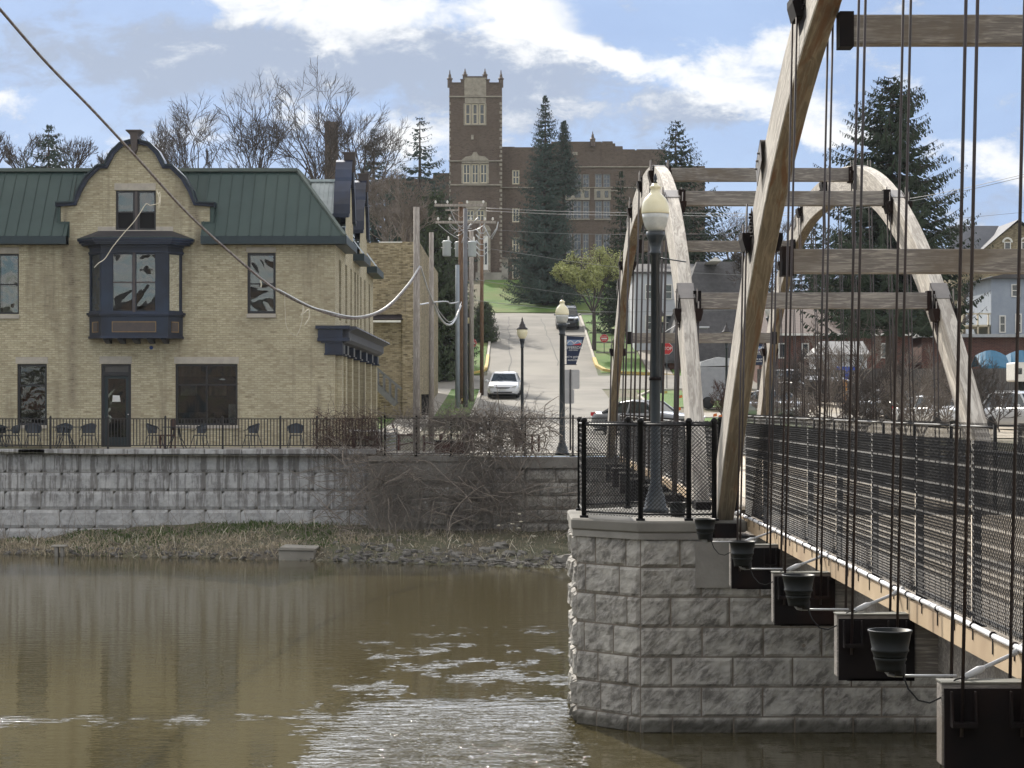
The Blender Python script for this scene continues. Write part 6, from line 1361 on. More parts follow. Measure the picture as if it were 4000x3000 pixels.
# ================================================================== vehicles
def car(name, label, cat, px, Y, rz, colr, kind='sedan', zoff=0, x=None):
    x = PX(px, Y) if x is None else x; t = thing(name, label, cat, (x, Y, gz(x, Y)+.05+zoff), None, R(rz)); pm = paint(name+'_paint', colr)
    t.rotation_euler.x = 0
    suv = kind in ('suv', 'van', 'truck'); L = 4.75 if not suv else 4.85; W = .92 if not suv else .96; Hr = 1.44 if kind == 'sedan' else 1.76; belt = .92 if not suv else 1.08; hood = .80 if not suv else 1.02
    if kind == 'sedan': prof = [(-L/2, .62, .62), (-L/2+.06, .74, .72), (-1.9, .84, .86), (-1.25, .95, .93), (-1.0, .97, .95)]; roofp = [(-.95, belt, 0), (-.35, Hr-.06, 1), (.35, Hr, 1), (.95, Hr-.08, 1), (1.75, belt+.06, 0)]; tail = [(2.2, .98), (L/2, .88)]
    else: prof = [(-L/2, .75, 0), (-L/2+.08, .92, 0), (-1.9, 1.02, 0), (-1.25, 1.1, 0), (-1.1, 1.1, 0)]; roofp = [(-1.05, belt, 0), (-.45, Hr-.08, 1), (.3, Hr, 1), (1.7, Hr-.04, 1), (2.2, belt+.05, 0)]; tail = [(2.3, 1.05), (L/2, .95)]
    # lower body: loft along the length (local y = length, front at -y)
    top = [(y, z) for y, z, *_ in prof]+[(y, belt+.02) for y, _, _ in roofp]+tail
    vs = []; fs = []; st_n = len(top)
    for i, (y, z) in enumerate(top):
        endt = min(1, min(y+L/2, L/2-y)/.5+.001); w_ = W*(.80+.20*endt**.5); zb_ = .22+.10*(1-endt)
        ring = [(0, zb_), (w_*.9, zb_), (w_, zb_+.14), (w_*1.0, (z+zb_)*.55), (w_*.985, z-.14), (w_*.90, z-.03), (w_*.5, z+.012), (0, z+.02)]
        ring = ring+[(-a, b_) for a, b_ in reversed(ring[1:-1])]; vs += [(a, y, b_) for a, b_ in ring]
    n = 14
    for i in range(st_n-1):
        for k in range(n): fs.append((i*n+k, i*n+(k+1) % n, (i+1)*n+(k+1) % n, (i+1)*n+k))
    fs += [tuple(range(n-1, -1, -1)), tuple((st_n-1)*n+k for k in range(n))]
    mb = MB(); mb.add(vs, fs, True); body = mb.build('body', pm, t)
    m_ = body.modifiers.new('s', 'EDGE_SPLIT'); m_.split_angle = R(50)
    # cabin: glass house with roof and pillars
    def cab(y, z, up): w_ = W*(.74 if up else .88); return w_
    yb0, yr0 = roofp[0][0], roofp[1][0]; yb1, yr1 = roofp[-1][0], roofp[-2][0]; wr, wb = W*.72, W*.89; zr0, zr1 = roofp[1][1], roofp[-2][1]
    g = MB(); A_ = [(-wb, yb0, belt), (wb, yb0, belt), (wr, yr0, zr0), (-wr, yr0, zr0)]; B_ = [(wb, yb1, belt), (-wb, yb1, belt), (-wr, yr1, zr1), (wr, yr1, zr1)]
    g.add([A_[0], A_[1], A_[2], A_[3], B_[0], B_[1], B_[2], B_[3]], [(0, 1, 2, 3), (4, 5, 6, 7), (1, 4, 7, 2), (5, 0, 3, 6)]); g.build('window_glass', M['carglass'], t)
    r_ = MB(); rp = [(yr0, zr0), (roofp[2][0], roofp[2][1])]+[(yr1, zr1)]
    for (ya_, za_), (yb_2, zb_2) in zip(rp, rp[1:]): r_.add([(-wr-.03, ya_, za_-.02), (wr+.03, ya_, za_-.02), (wr+.03, yb_2, zb_2-.02), (-wr-.03, yb_2, zb_2-.02), (-wr+.08, ya_, za_+.035), (wr-.08, ya_, za_+.035), (wr-.08, yb_2, zb_2+.035), (-wr+.08, yb_2, zb_2+.035)], [(4, 5, 6, 7), (0, 1, 5, 4), (1, 2, 6, 5), (3, 0, 4, 7), (2, 3, 7, 6)])
    for s in (-1, 1):
        r_.bar((s*wb, yb0-.03, belt), (s*wr, yr0, zr0), .07, .06); r_.bar((s*wb, yb1, belt), (s*wr, yr1, zr1), .16, .06); ym = (yr0+yr1)/2+.1; r_.bar((s*(wb+.005), ym+.05, belt), (s*(wr+.01), ym, zr1+.02), .05, .09)
        if suv: r_.bar((s*(wr-.08), yr0+.2, Hr+.07), (s*(wr-.08), yr1-.1, Hr+.05), .04, .04)
    r_.build('roof', pm, t)
    f = -L/2
    for s in (-1, 1):
        mb = MB(); mb.prism([(s*W*.50, hood-.17), (s*W*.84, hood-.10), (s*W*.88, hood+.0), (s*W*.62, hood-.08)], f-.015, f+.35); mb.build('headlight', M['globelow'], t)
        mb = MB(); mb.box(min(s*.62, s*.86)*W, max(s*.62, s*.86)*W, L/2-.25, L/2+.01, .80 if not suv else .95, .95 if not suv else 1.2); mb.build('tail_light', M['signred'], t)
        mb = MB(); mb.blob((s*(W+.10), yb0+.30, belt+.06), .10, 1, 5, .0, (1.1, .7, .7)); mb.bar((s*W*.9, yb0+.3, belt+.02), (s*(W+.06), yb0+.3, belt+.04), .04, .03); mb.build('side_mirror', pm, t)
    mb = MB()
    if kind == 'sedan': mb.prism([(-W*.50, hood-.12), (W*.50, hood-.12), (W*.38, hood-.19), (0, hood-.215), (-W*.38, hood-.19)], f-.012, f+.1); mb.prism([(-W*.62, .42), (W*.62, .42), (W*.55, .34), (-W*.55, .34)], f-.012, f+.1)
    else: mb.prism([(-W*.5, .98), (W*.5, .98), (W*.45, .74), (-W*.45, .74)], f-.012, f+.1); mb.prism([(-W*.7, .55), (W*.7, .55), (W*.6, .36), (-W*.6, .36)], f-.012, f+.1)
    mb.build('grille', M['frameblack'], t)
    mb = MB(); mb.box(-.16, .16, f-.03, f-.014, .50, .60); mb.build('license_plate', M['signwhite'], t)
    mb = MB(); mb.box(-W*.94, W*.94, -L/2+.25, L/2-.25, .16, .24); mb.build('underbody', M['rubber'], t)
    for s in (-1, 1):
        for yy in (-1.42, 1.38):
            wv = MB(); wv.lathe([(.16, -.11), (.30, -.11), (.335, -.07), (.335, .07), (.30, .11), (.16, .11)], 20); wv.v = [(z+s*(W-.10), yy+x_, y_+.335) for x_, y_, z in wv.v]; wo_ = wv.build('wheel', M['rubber'], t)
            wv = MB(); wv.lathe([(.001, -.06), (.2, -.09), (.2, .09), (.001, .06)], 12); wv.v = [(z+s*(W-.08), yy+x_, y_+.335) for x_, y_, z in wv.v]; wv.build('rim', M['galv'], wo_)
    return t
def slopecar(t, dy=4): x, Y = t.location.x, t.location.y; t.rotation_euler.x = math.atan2(gz(x, Y+2)-gz(x, Y-2), 4)*math.cos(t.rotation_euler.z); return t
slopecar(car('parked_car', 'white sedan facing the river, parked at the left kerb of the street', 'car', 1971, 124, -2, (.72, .74, .78)))
slopecar(car('parked_car', 'dark blue-grey SUV parked at the top of the street, facing downhill', 'car', 2216, 177, 0, (.03, .04, .06), 'suv'))
car('parked_car', 'grey sedan seen over the pier fence behind the first far arch limb', 'car', 2530, 87, 52, (.16, .165, .175), zoff=-.03)
car('parked_car', 'silver SUV showing its tail on the driveway behind the bare poles', 'car', 1712, 171, 172, (.30, .31, .33), 'suv')
car('parked_car', 'black car with a bright headlight glint parked under the blue canopy', 'car', 3872, 128, 12, (.015, .016, .018), 'suv', zoff=.0)
car('parked_car', 'white hatchback cut by the right edge above the bridge fence', 'car', 4010, 96, 25, (.5, .51, .52), 'suv')
car('parked_car', 'white sedan facing the bridge, half hidden behind the bare bushes', 'car', 3650, 98, 25, (.55, .56, .57))
car('parked_car', 'silver car seen between the twigs right of the near arch foot', 'car', 3020, 102, 20, (.22, .23, .25))
car('parked_car', 'dark pickup standing left of the brown dumpsters', 'car', 3095, 122, 20, (.03, .035, .045), 'suv')
car('parked_car', 'pale car deep in the bare bushes at the right', 'car', 3480, 106, 15, (.20, .22, .25))
# enclosed silver trailer behind the bright arch limb
Y = 112; t = thing('cargo_trailer', 'big silver-grey trailer parked behind the bright arch limb', 'trailer', (PX(2785, Y), Y, gz(PX(2785, Y), Y)))
mb = MB(); mb.prism([(-.75, .45), (1.3, .45), (1.3, 2.1), (1.0, 2.25), (-.75, 2.25)], -1, 1.2); mb.build('body', plain_cache('grey_trailer_skin', (.30, .31, .33), (.24, .25, .27)), t, bevel=.03)
mb = MB(); mb.prism([(-.78, 2.28), (1.25, 2.35), (1.2, 2.7), (.2, 2.8), (-.7, 2.55)], -.9, 1.1); mb.build('roof_load', M['galv'], t)
for s in (-.35, .6): mb = MB(); mb.lathe([(.12, -.1), (.33, -.1), (.33, .1), (.12, .1)], 16); mb.v = [(a+s, z-.95, b_+.34) for a, b_, z in mb.v]; mb.build('wheel', M['rubber'], t)
# dumpsters
for i, (px, lab) in enumerate(((3190, 'brown dumpster with a striped shaded lid in the middle of the lot'), (3265, 'brown dumpster next to the orange-topped post'))):
    Y = 118+i; t = thing('dumpster', lab, 'dumpster', (PX(px, Y), Y, gz(PX(px, Y), Y)), 'dumpsters in the lot'); mb = MB(); mb.prism([(-.62, 1.35), (-.7, .2), (.7, .2), (.62, 1.35)][::-1], -.8, .8); mb.build('bin', M['dumpster'], t, bevel=.02); mb = MB(); mb.prism([(-.85, 1.37), (.85, 1.55), (.85, 1.6), (-.85, 1.42)], -.85, .85, 'x') if False else mb.add([(-.7, -.85, 1.37), (.7, -.85, 1.37), (.7, .85, 1.62), (-.7, .85, 1.62), (-.7, -.85, 1.42), (.7, -.85, 1.42), (.7, .85, 1.68), (-.7, .85, 1.68)], [(0, 3, 2, 1), (4, 5, 6, 7), (0, 1, 5, 4), (1, 2, 6, 5), (2, 3, 7, 6), (3, 0, 4, 7)]); mb.build('lid', M['dumpster'], t)

# ================================================================== houses right of the street
def siding(mb, x0, x1, Y, z0, z1, h=.13):
    z = z0
    while z < z1: mb.add([(x0, Y-.012, z), (x1, Y-.012, z), (x1, Y, min(z+h, z1)), (x0, Y, min(z+h, z1))], [(0, 1, 2, 3)]); mb.add([(x0, Y, z), (x1, Y, z), (x1, Y-.012, z), (x0, Y-.012, z)], [(3, 2, 1, 0)]); z += h
# white sided house
Y = 160; h1 = thing('house', 'white lap-sided house wall left of the dark shingle roof', 'house', (0, 0, 0)); x0, x1 = PX(2478, Y), PX(2760, Y); g0 = gz(x0, Y)-.6
mb = MB(); siding(mb, x0, x1, Y, g0, PZ(1068, Y)); mb.quad((x0, Y+12, g0), (x0, Y, g0), (x0, Y, PZ(1068, Y)), (x0, Y+12, PZ(1068, Y))); mb.build('wall', M['siding'], h1)
mb = MB(); mb.prism([(x0-.3, PZ(1068, Y)), (x1+.2, PZ(1068, Y)), (x1+.2, PZ(1062, Y)), (x0-.3, PZ(1062, Y))], Y-.3, Y+12); mb.prism([(Y-.3, PZ(1062, Y)), (Y+12, PZ(1062, Y)), (Y+6, PZ(1010, Y))], x0-.3, x1+.2, 'x'); mb.build('roof', M['shingle'], h1)
for p in (2520, 2598, 2680):
    for q in (1110, 1230): win(h1, PX(p, Y), PX(p+28, Y), PZ(q+60, Y), PZ(q, Y), Y-.03, rows_=(PZ(q+30, Y),), fw=.08, frame=M['white'], glass=M['glassflat'])
# front house with the big shingled roof
Y = 148; h2 = thing('house', 'low house with a wide dark grey shingle roof and red brick base', 'house', (0, 0, 0)); x0, x1 = PX(2600, Y), PX(3010, Y); g0 = gz(x0, Y)-.5; ze_, zr_ = PZ(1408, Y-.5), PZ(1022, Y+7)
mb = MB(); mb.box(x0+.3, x1-.2, Y, Y+14, g0, ze_); mb.build('wall', M['redbrick'], h2)
mb = MB(); xr = PX(2722, Y+7); mb.quad((x0-.2, Y-.6, ze_), (x1+.2, Y-.6, ze_), (x1-.2, Y+7, zr_), (xr, Y+7, zr_)); mb.quad((x0-.2, Y-.6, ze_), (xr, Y+7, zr_), (xr, Y+8, zr_), (x0-.2, Y+15, ze_)); mb.quad((x1-.2, Y+7, zr_), (x1+.2, Y-.6, ze_), (x1+.2, Y+15, ze_), (x1-.2, Y+8, zr_)); mb.box(x0-.2, x1+.2, Y-.6, Y+15, ze_-.2, ze_-.002); mb.build('roof', M['shingle'], h2)
mb = MB(); mb.prism([(PX(2768, Y+3), PZ(1020, Y+3)), (PX(2820, Y+3), PZ(1020, Y+3)), (PX(2796, Y+3), PZ(1003, Y+3))], Y+3, Y+6.9); mb.build('dormer', M['white'], h2)
mb = MB(); mb.box(PX(2640, Y), PX(2760, Y), Y-2.2, Y-.7, PZ(1285, Y), PZ(1279, Y)); mb.add([(PX(2590, Y), Y-2.6, PZ(1300, Y)), (PX(2660, Y), Y-2.6, PZ(1256, Y)), (PX(2660, Y), Y-.5, PZ(1256, Y)), (PX(2590, Y), Y-.5, PZ(1300, Y))], [(0, 1, 2, 3)]); mb.build('porch_roof', M['siding'], h2)
mb = MB(); mb.box(PX(2935, Y+8), PX(2985, Y+8), Y+8, Y+9, PZ(1200, Y), PZ(1068, Y+8)); mb.build('chimney', plain_cache('pale_chimney_brick', (.25, .23, .22), (.18, .165, .155)), h2)
# long red brick house
Y = 138; h3 = thing('house', 'long low red brick house with a brown-grey roof behind the bare bushes', 'house', (0, 0, 0)); x0, x1 = PX(2965, Y), PX(3560, Y); g0 = gz(x1, Y)-1; ze_ = PZ(1305, Y)
mb = MB(); mb.box(x0, x1, Y, Y+12, g0, ze_); mb.build('wall', M['redbrick'], h3); mb = MB(); mb.quad((x0-.4, Y-.6, ze_), (x1+.4, Y-.6, ze_), (x1-1.5, Y+6, PZ(1175, Y+6)), (x0+1.5, Y+6, PZ(1175, Y+6))); mb.quad((x1-1.5, Y+6, PZ(1175, Y+6)), (x1+.4, Y-.6, ze_), (x1+.4, Y+12.6, ze_), (x1-1.5, Y+6.2, PZ(1175, Y+6))); mb.quad((x0-.4, Y+12.6, ze_), (x0-.4, Y-.6, ze_), (x0+1.5, Y+6, PZ(1175, Y+6)), (x0+1.5, Y+6.2, PZ(1175, Y+6))); mb.build('roof', M['brownroof'], h3)
mb = MB(); mb.box(x0-.4, x1+.4, Y-.7, Y-.601, ze_-.12, ze_+.02); mb.build('gutter', M['white'], h3)
for p in (3040, 3130, 3440): win(h3, PX(p, Y), PX(p+30, Y), PZ(1400, Y), PZ(1340, Y), Y-.03, fw=.08, frame=M['white'], glass=M['glassflat'])
Y = 141; h4 = thing('house', 'flat-fronted red brick annex with a white eave under the grey-blue house', 'house', (0, 0, 0)); x0, x1 = PX(3600, Y), PX(4250, Y); mb = MB(); mb.box(x0, x1, Y, Y+8, g0, PZ(1318, Y)); mb.build('wall', M['redbrick'], h4); mb = MB(); mb.box(x0-.3, x1, Y-.6, Y+8, PZ(1318, Y)+.002, PZ(1306, Y)); mb.build('eave', plain_cache('white_eave', (.4, .41, .42)), h4)
# grey-blue two storey house, right edge
Y = 158; h5 = thing('house', 'two-storey grey-blue sided house cut by the right edge of the photo', 'house', (0, 0, 0)); x0, x1 = PX(3872, Y), PX(4200, Y); g0 = gz(x0, Y)-1; mb = MB(); siding(mb, x0, x1, Y, g0, PZ(1080, Y), .16); mb.quad((x0, Y+9, g0), (x0, Y, g0), (x0, Y, PZ(1080, Y)), (x0, Y+9, PZ(1080, Y))); mb.build('wall', M['bluesiding'], h5)
mb = MB(); mb.prism([(x0-.5, PZ(1088, Y)), (x1, PZ(1088, Y)), (x1, PZ(1000, Y)), (x0+1.4, PZ(1066, Y))], Y-.5, Y+10); mb.build('roof', M['shingle'], h5)
for a, c, e, f in ((3903, 3928, 1232, 1300), (3965, 3990, 1225, 1300), (3950, 3985, 1110, 1160)): win(h5, PX(a, Y), PX(c, Y), PZ(f, Y), PZ(e, Y), Y-.03, rows_=(PZ((e+f)/2, Y),), fw=.08, frame=M['white'], glass=M['glassflat'])
mb = MB(); mb.box(PX(3700, Y), x0, Y+.2, Y+6, PZ(1275, Y), PZ(1268, Y)); [mb.box(PX(p, Y), PX(p+5, Y), Y+.2, Y+.4, g0, PZ(1225, Y)) for p in (3700, 3760, 3820, 3862)]; mb.box(PX(3700, Y), x0, Y+.2, Y+.3, PZ(1228, Y), PZ(1222, Y)); mb.build('deck_rail', M['cream'], h5)
# yellow brick house with arched gable windows
Y = 196; h6 = thing('house', 'yellow brick house with a pale metal roof and arched gable windows', 'house', (0, 0, 0)); xg0, xg1, xp = PX(3838, Y), PX(4130, Y), PX(3975, Y); x0 = PX(3735, Y); ze_, zp = PZ(990, Y), PZ(868, Y); g0 = gz(x0, Y)-1
mb = MB(); mb.prism([(xg0, g0), (xg1, g0), (xg1, ze_+.3), (xp, zp), (xg0, ze_+.3)], Y, Y+8); mb.box(x0, xg0-.01, Y+1.6, Y+9, g0, ze_); mb.build('wall', M['oldbrick'], h6)
mb = MB(); mb.add([(x0-.3, Y+1, ze_-.1), (xg0+.3, Y+1, ze_-.1), (xp-.6, Y+5, PZ(882, Y+5)), (x0+.2, Y+5, PZ(882, Y+5))], [(0, 1, 2, 3)]); mb.add([(xg0-.5, Y-.5, ze_+.0), (xp, Y-.5, zp+.25), (xp, Y+9, zp+.25), (xg0-.5, Y+9, ze_), (xg1+.5, Y-.5, ze_), (xg1+.5, Y+9, ze_)], [(1, 0, 3, 2), (4, 1, 2, 5)]); mb.build('roof', M['metalroof'], h6)
for p in (3935, 4002): 
    win(h6, PX(p-13, Y), PX(p+13, Y), PZ(975, Y), PZ(945, Y), Y-.05, fw=.08, frame=M['white'], glass=M['glassflat'])
    mb = MB(); r0, r1 = .32, .5; c_ = (PX(p, Y), PZ(947, Y)); mb.prism([(c_[0]+r1*math.cos(R(a)), c_[1]+r1*math.sin(R(a))) for a in range(0, 181, 20)]+[(c_[0]+r0*math.cos(R(a)), c_[1]+r0*math.sin(R(a))) for a in range(180, -1, -20)], Y-.1, Y-.02); mb.build('arch_hood', M['white'], h6)
# garden shed, board fence, canopy, box trailer
Y = 131; t = thing('garden_shed', 'small white shed with a pale gable roof behind the board fence', 'shed', (0, 0, 0)); x0, x1 = PX(3180, Y), PX(3392, Y); mb = MB(); mb.box(x0+.1, x1-.1, Y, Y+3, gz(x0, Y), PZ(1382, Y)); mb.build('wall', M['siding'], t); mb = MB(); mb.add([(x0-.1, Y-.3, PZ(1385, Y)), (x1+.1, Y-.3, PZ(1385, Y)), (x1-.1, Y+1.5, PZ(1330, Y)), (x0+.6, Y+1.5, PZ(1330, Y)), (x0-.1, Y+3.3, PZ(1385, Y)), (x1+.1, Y+3.3, PZ(1385, Y))], [(0, 1, 2, 3), (5, 4, 3, 2), (4, 0, 3), (1, 5, 2)]); mb.build('roof', plain_cache('pale_shed_roof', (.34, .34, .34), (.27, .27, .27)), t)
Y = 127; t = thing('board_fence', 'grey vertical board fence behind the lot', 'fence', (0, 0, 0))
for a, c in ((2958, 3110), (3110, 3262), (3262, 3420), (3420, 3600), (3600, 3800), (3800, 4100)):
    mb = MB(); x = PX(a, Y)
    while x < PX(c, Y)-.05: mb.box(x, min(x+.15, PX(c, Y)), 0+Y, Y+.03, gz(x, Y)-.1, PZ(1440, Y)+.03*math.sin(x*37)); x += .165
    mb.build('board_panel', M['greywood'], t)
Y = 133; t = thing('canopy_tent', 'bright blue pop-up canopy above the parked black car', 'canopy', (0, 0, 0)); x0, x1 = PX(3830, Y), PX(4070, Y)
mb = MB(); vs = []; n = 12; zc = PZ(1432, Y)
top = lerp_tab
for j, (dy_, dz) in enumerate(((0, 0), (1.5, .75), (3, 0))):
    for i in range(n+1): k = i/n; vs.append((x0+(x1-x0)*k, Y+dy_, zc+(dz+ .35*abs(math.sin(k*math.pi*2)) if j == 1 else .08*math.sin(k*9)-(.0))))
mb.add(vs, [(j*(n+1)+i, j*(n+1)+i+1, (j+1)*(n+1)+i+1, (j+1)*(n+1)+i) for j in range(2) for i in range(n)]); 
for i in range(n): a, c = vs[i], vs[i+1]; mb.quad((a[0], a[1]-.02, a[2]-.22), (c[0], c[1]-.02, c[2]-.22), c, a)
mb.build('canopy_fabric', M['bluetarp'], t)
for x in (x0+.1, (x0+x1)/2, x1-.1): mb = MB(); mb.tube([(x, Y+.1, gz(x, Y)), (x, Y+.1, zc)], .03, 6); mb.build('pole', M['galv'], t)
Y = 120; t = thing('camper_trailer', 'white camper with a dark window at the right edge', 'camper', (0, 0, 0)); x0, x1 = PX(3963, Y), PX(4150, Y); mb = MB(); mb.prism(rrect(x0, x1, PZ(1490, Y), PZ(1415, Y), .1), Y, Y+2); mb.build('body', M['white'], t); mb = MB(); mb.box(PX(3978, Y), PX(3992, Y), Y-.02, Y-.002, PZ(1462, Y), PZ(1438, Y)); mb.build('window', M['glassflat'], t); mb = MB(); mb.tube([(x0+.6, Y+.6, gz(x0, Y)), (x0+.6, Y+.6, PZ(1490, Y))], .25, 10); mb.build('support', M['rubber'], t)
Y = 106; t = thing('trash_bin', 'black wheeled trash bin at the foot of the stained brick building', 'bin', (PX(1652, Y), Y, gz(-5, Y))); mb = MB(); mb.prism([(-.28, 0), (.28, 0), (.36, 1.0), (-.36, 1.0)], -.3, .3); mb.build('bin', M['rubber'], t, bevel=.02); mb = MB(); mb.prism([(-.39, 1.002), (.39, 1.002), (.34, 1.1), (-.34, 1.1)], -.36, .34); mb.build('lid', M['rubber'], t)

# ================================================================== the near bank behind the viewer (seen only in window and water reflections)
for i, (x0, x1, h, m_, lab) in enumerate(((-34, -17, 9, 'school', 'brown brick riverside building on the near bank left of the viewpoint'), (-15.5, -4, 6.5, 'siding', 'white sided building on the near bank behind the viewpoint'), (14, 32, 10, 'oldbrick', 'tall cream brick building on the near bank right of the bridge'))):
    t = thing('building', lab, 'building', (0, 0, 0)); mb = MB(); mb.box(x0, x1, -34, -18, -.1, h); mb.build('wall', M[m_], t); mb = MB(); mb.prism([(x0-.4, h+.001), (x1+.4, h+.001), ((x0+x1)/2, h+3)], -34.5, -17.5); mb.build('roof', M['shingle'], t)
    for k in range(int((x1-x0)/3)):
        for z in (1, 4.2): 
            mb = MB(); mb.box(x0+1+k*3, x0+2.3+k*3, -17.99, -17.95, z, z+1.7); mb.build('window', M['glassflat'], t)
# ================================================================== trees and plants
def bare_tree(name, label, px, Y, pyt, halfw, seed, base=None, levels=7, mat='bark', group=None, twig=.016, trunk=.22, low=.25, kids=2, cat='tree', pyf=None, up=.10, fine_=4):
    """px crown centre, pyt crown top, pyf fork height, halfw crown half width (pixels)"""
    rg = random.Random(seed); x = PX(px, Y); z0 = gz(x, Y) if base is None else base; H = PZ(pyt, Y)-z0; W = halfw*Y/F
    fk = max(.03, (PZ(pyf, Y)-z0)/H) if pyf else low
    t = thing(name, label, cat, (x, Y, z0), group)
    zf = fk*H; Hc = H-zf
    limbs = []
    env = lambda p: (p.x/W)**2+(p.y/W)**2+((p.z-Hc*.46)/(Hc*.56))**2        # crown envelope, an egg above the fork
    def grow(p, d, L, r, lv):
        n = 4; pts = [p.copy()]; q = p.copy(); dd = d.copy()
        for i in range(n):
            out = Vector((q.x, q.y, 0)); out = out.normalized() if out.length > .1 else Vector((0, 0, 0))
            dd = (dd+Vector((rg.uniform(-1, 1), rg.uniform(-1, 1), rg.uniform(-.8, .8)))*.24+Vector((0, 0, up))+out*.05).normalized(); q = q+dd*(L/n); pts.append(q.copy())
            if env(q) > lim: break
        r1 = r*.66; limbs.append((pts, r, r1, lv))
        if lv <= 0 or env(q) > lim: return
        for j in range(kids+(lv < fine_)):
            tt = 1.0 if j == 0 else rg.uniform(.3, 1.0); idx = tt*(len(pts)-1); i0 = min(len(pts)-2, int(idx)); pp = pts[i0].lerp(pts[i0+1], idx-i0)
            ax = Vector((rg.uniform(-1, 1), rg.uniform(-1, 1), rg.uniform(-.5, .5))); ax = (ax-dd*ax.dot(dd)).normalized(); an = rg.uniform(.45, 1.0) if j else rg.uniform(.1, .4)
            nd = (dd*math.cos(an)+ax*math.sin(an)).normalized(); grow(pp, nd, L*rg.uniform(.64, .90), r1*(.92 if j == 0 else .66), lv-1)
    lim = 1.25; S = max(W*1.25, Hc*.62); nk = 7 if levels > 7 else 5
    for k in range(nk):
        a = k*2*math.pi/nk+rg.uniform(-.4, .4); an = rg.uniform(.35, 1.0) if k else .1
        v_ = Vector((math.sin(an)*math.cos(a)*W/S*1.1, math.sin(an)*math.sin(a)*W/S*1.1, math.cos(an)*Hc/S*1.1+.1)).normalized()
        grow(Vector((0, 0, 0)), v_, S*rg.uniform(.30, .46), trunk*.5, levels-1)
    mt, mc = MB(), MB(); zo = Vector((0, 0, zf))
    mt.tube([(0, 0, -.3), (.04, 0, zf*.5), (0, 0, zf+.02)], [trunk*1.15, trunk*.95, trunk*.85], 8, False)
    for pts, r, r1, lv in limbs:
        P_ = [p+zo for p in pts]; n_ = len(P_)-1
        if lv <= 0: rr = [twig*(1-.5*i/n_) for i in range(n_+1)]
        else: rr = [max(twig*(1+.25*lv), r+(r1-r)*i/n_) for i in range(n_+1)]
        mc.tube(P_, rr, 5 if lv > 3 else 3, False)
    mt.build('trunk', M[mat], t); mc.build('crown', M[mat], t)
    return t, [p+zo for l in limbs if l[3] <= 1 for p in l[0][2:]]
def spruce(name, label, px, Y, pyt, halfw, seed, pyw=None, mat='needle', group=None, gap=.0, power=.85, twin=False, zb=None, lowcut=.04, nl=46, dense=1.0, droop=.25):
    rg = random.Random(seed); x = PX(px, Y); z0 = gz(x, Y) if zb is None else zb; H = PZ(pyt, Y)-z0; Rm = halfw*Y/F
    if pyw: Rm /= max(.05, 1-(PZ(pyw, Y)-z0)/H)**power
    st = .10*max(.8, Y/125)
    t = thing(name, label, 'tree', (x, Y, z0), group); mt = MB(); mt.tube([(0, 0, -.3), (0, 0, H*.5), (0, 0, H*.99)], [min(.35, Rm*.07), min(.25, Rm*.045), .02], 7); mt.build('trunk', M['bark'], t); mc = MB(); mbr = MB()
    for i in range(nl):
        f = lowcut+(1-lowcut)*(i+rg.random()*.8)/nl; z = H*f; rad = Rm*((1-f)**power)*1.02+.03*Rm
        nb = max(4, int((5+6*(1-f))*dense))
        for k in range(nb):
            if rg.random() < gap: continue
            a = rg.uniform(0, 6.283); Lb = rad*rg.uniform(.62, 1.1)*(1+.25*noise.noise(Vector((math.cos(a)*1.5, math.sin(a)*1.5, f*6+seed)))); dr = droop*(1-f)+.05; n = max(3, int(Lb/.55)+2); pts = []
            for j in range(n+1):
                s = j/n; zz = z-Lb*dr*math.sin(s*1.9)+Lb*(.22)*s*s*1.3; pts.append(Vector((math.cos(a)*Lb*s, math.sin(a)*Lb*s, zz)))
            mbr.tube(pts, [.03*(1-s_/n)+.008 for s_ in range(n+1)], 3, False)
            side = Vector((-math.sin(a), math.cos(a), 0))
            m_ = max(5, int(Lb/st))
            for q in range(m_):
                s = (q+rg.random())/m_; 
                if s < .12: continue
                j = min(n-1, int(s*n)); p = pts[j].lerp(pts[j+1], s*n-j); wd = min(.75, .12+.28*Lb*(1-s))*(.6+.4*rg.random())
                sg = rg.choice((-1, 1)); tip = p+side*sg*wd*rg.uniform(.6, 1.1)+Vector((math.cos(a), math.sin(a), 0))*wd*.5+Vector((0, 0, -rg.uniform(.05, .30)*(.6+wd)))
                up_ = Vector((0, 0, .04+.06*rg.random())); back = p+(tip-p)*.5
                mc.add([p+up_*.6, back+up_+Vector((rg.uniform(-.04, .04), rg.uniform(-.04, .04), 0)), tip, back-up_*1.3], [(0, 1, 2, 3)])
    mbr.build('branches', M['bark'], t); mc.build('crown', M[mat], t); return t
# spruces
spruce('spruce_tree', 'dark spruce standing alone behind the left end of the green roof', 190, 150, 487, 105, 1, pyw=650, nl=60, gap=.1, lowcut=.35)
spruce('spruce_tree', 'spruce just right of the brick chimney', 1460, 185, 500, 105, 2, pyw=690, nl=60, gap=.15, lowcut=.2)
spruce('spruce_tree', 'slender spruce with open branches left of the school tower', 1640, 190, 450, 95, 3, pyw=640, nl=46, gap=.3, lowcut=.2)
spruce('blue_spruce', 'tall blue-green spruce standing in front of the school', 2130, 206, 372, 160, 4, pyw=1000, nl=100, power=.80, dense=1.6, gap=.05)
spruce('blue_spruce', 'smaller second top of the spruce pair in front of the school', 2203, 207.5, 470, 42, 5, pyw=600, nl=80, power=.8, lowcut=.6, dense=1.3)
spruce('spruce_tree', 'dark spruce right of the school above the far arch', 2640, 174, 470, 135, 6, pyw=700, mat='needle2', nl=64, droop=.05, power=.8, dense=1.2)
spruce('spruce_tree', 'dark conifer half hidden behind the left limb of the far arch', 2425, 172, 660, 60, 7, pyw=900, mat='needle2', nl=50, dense=1.2)
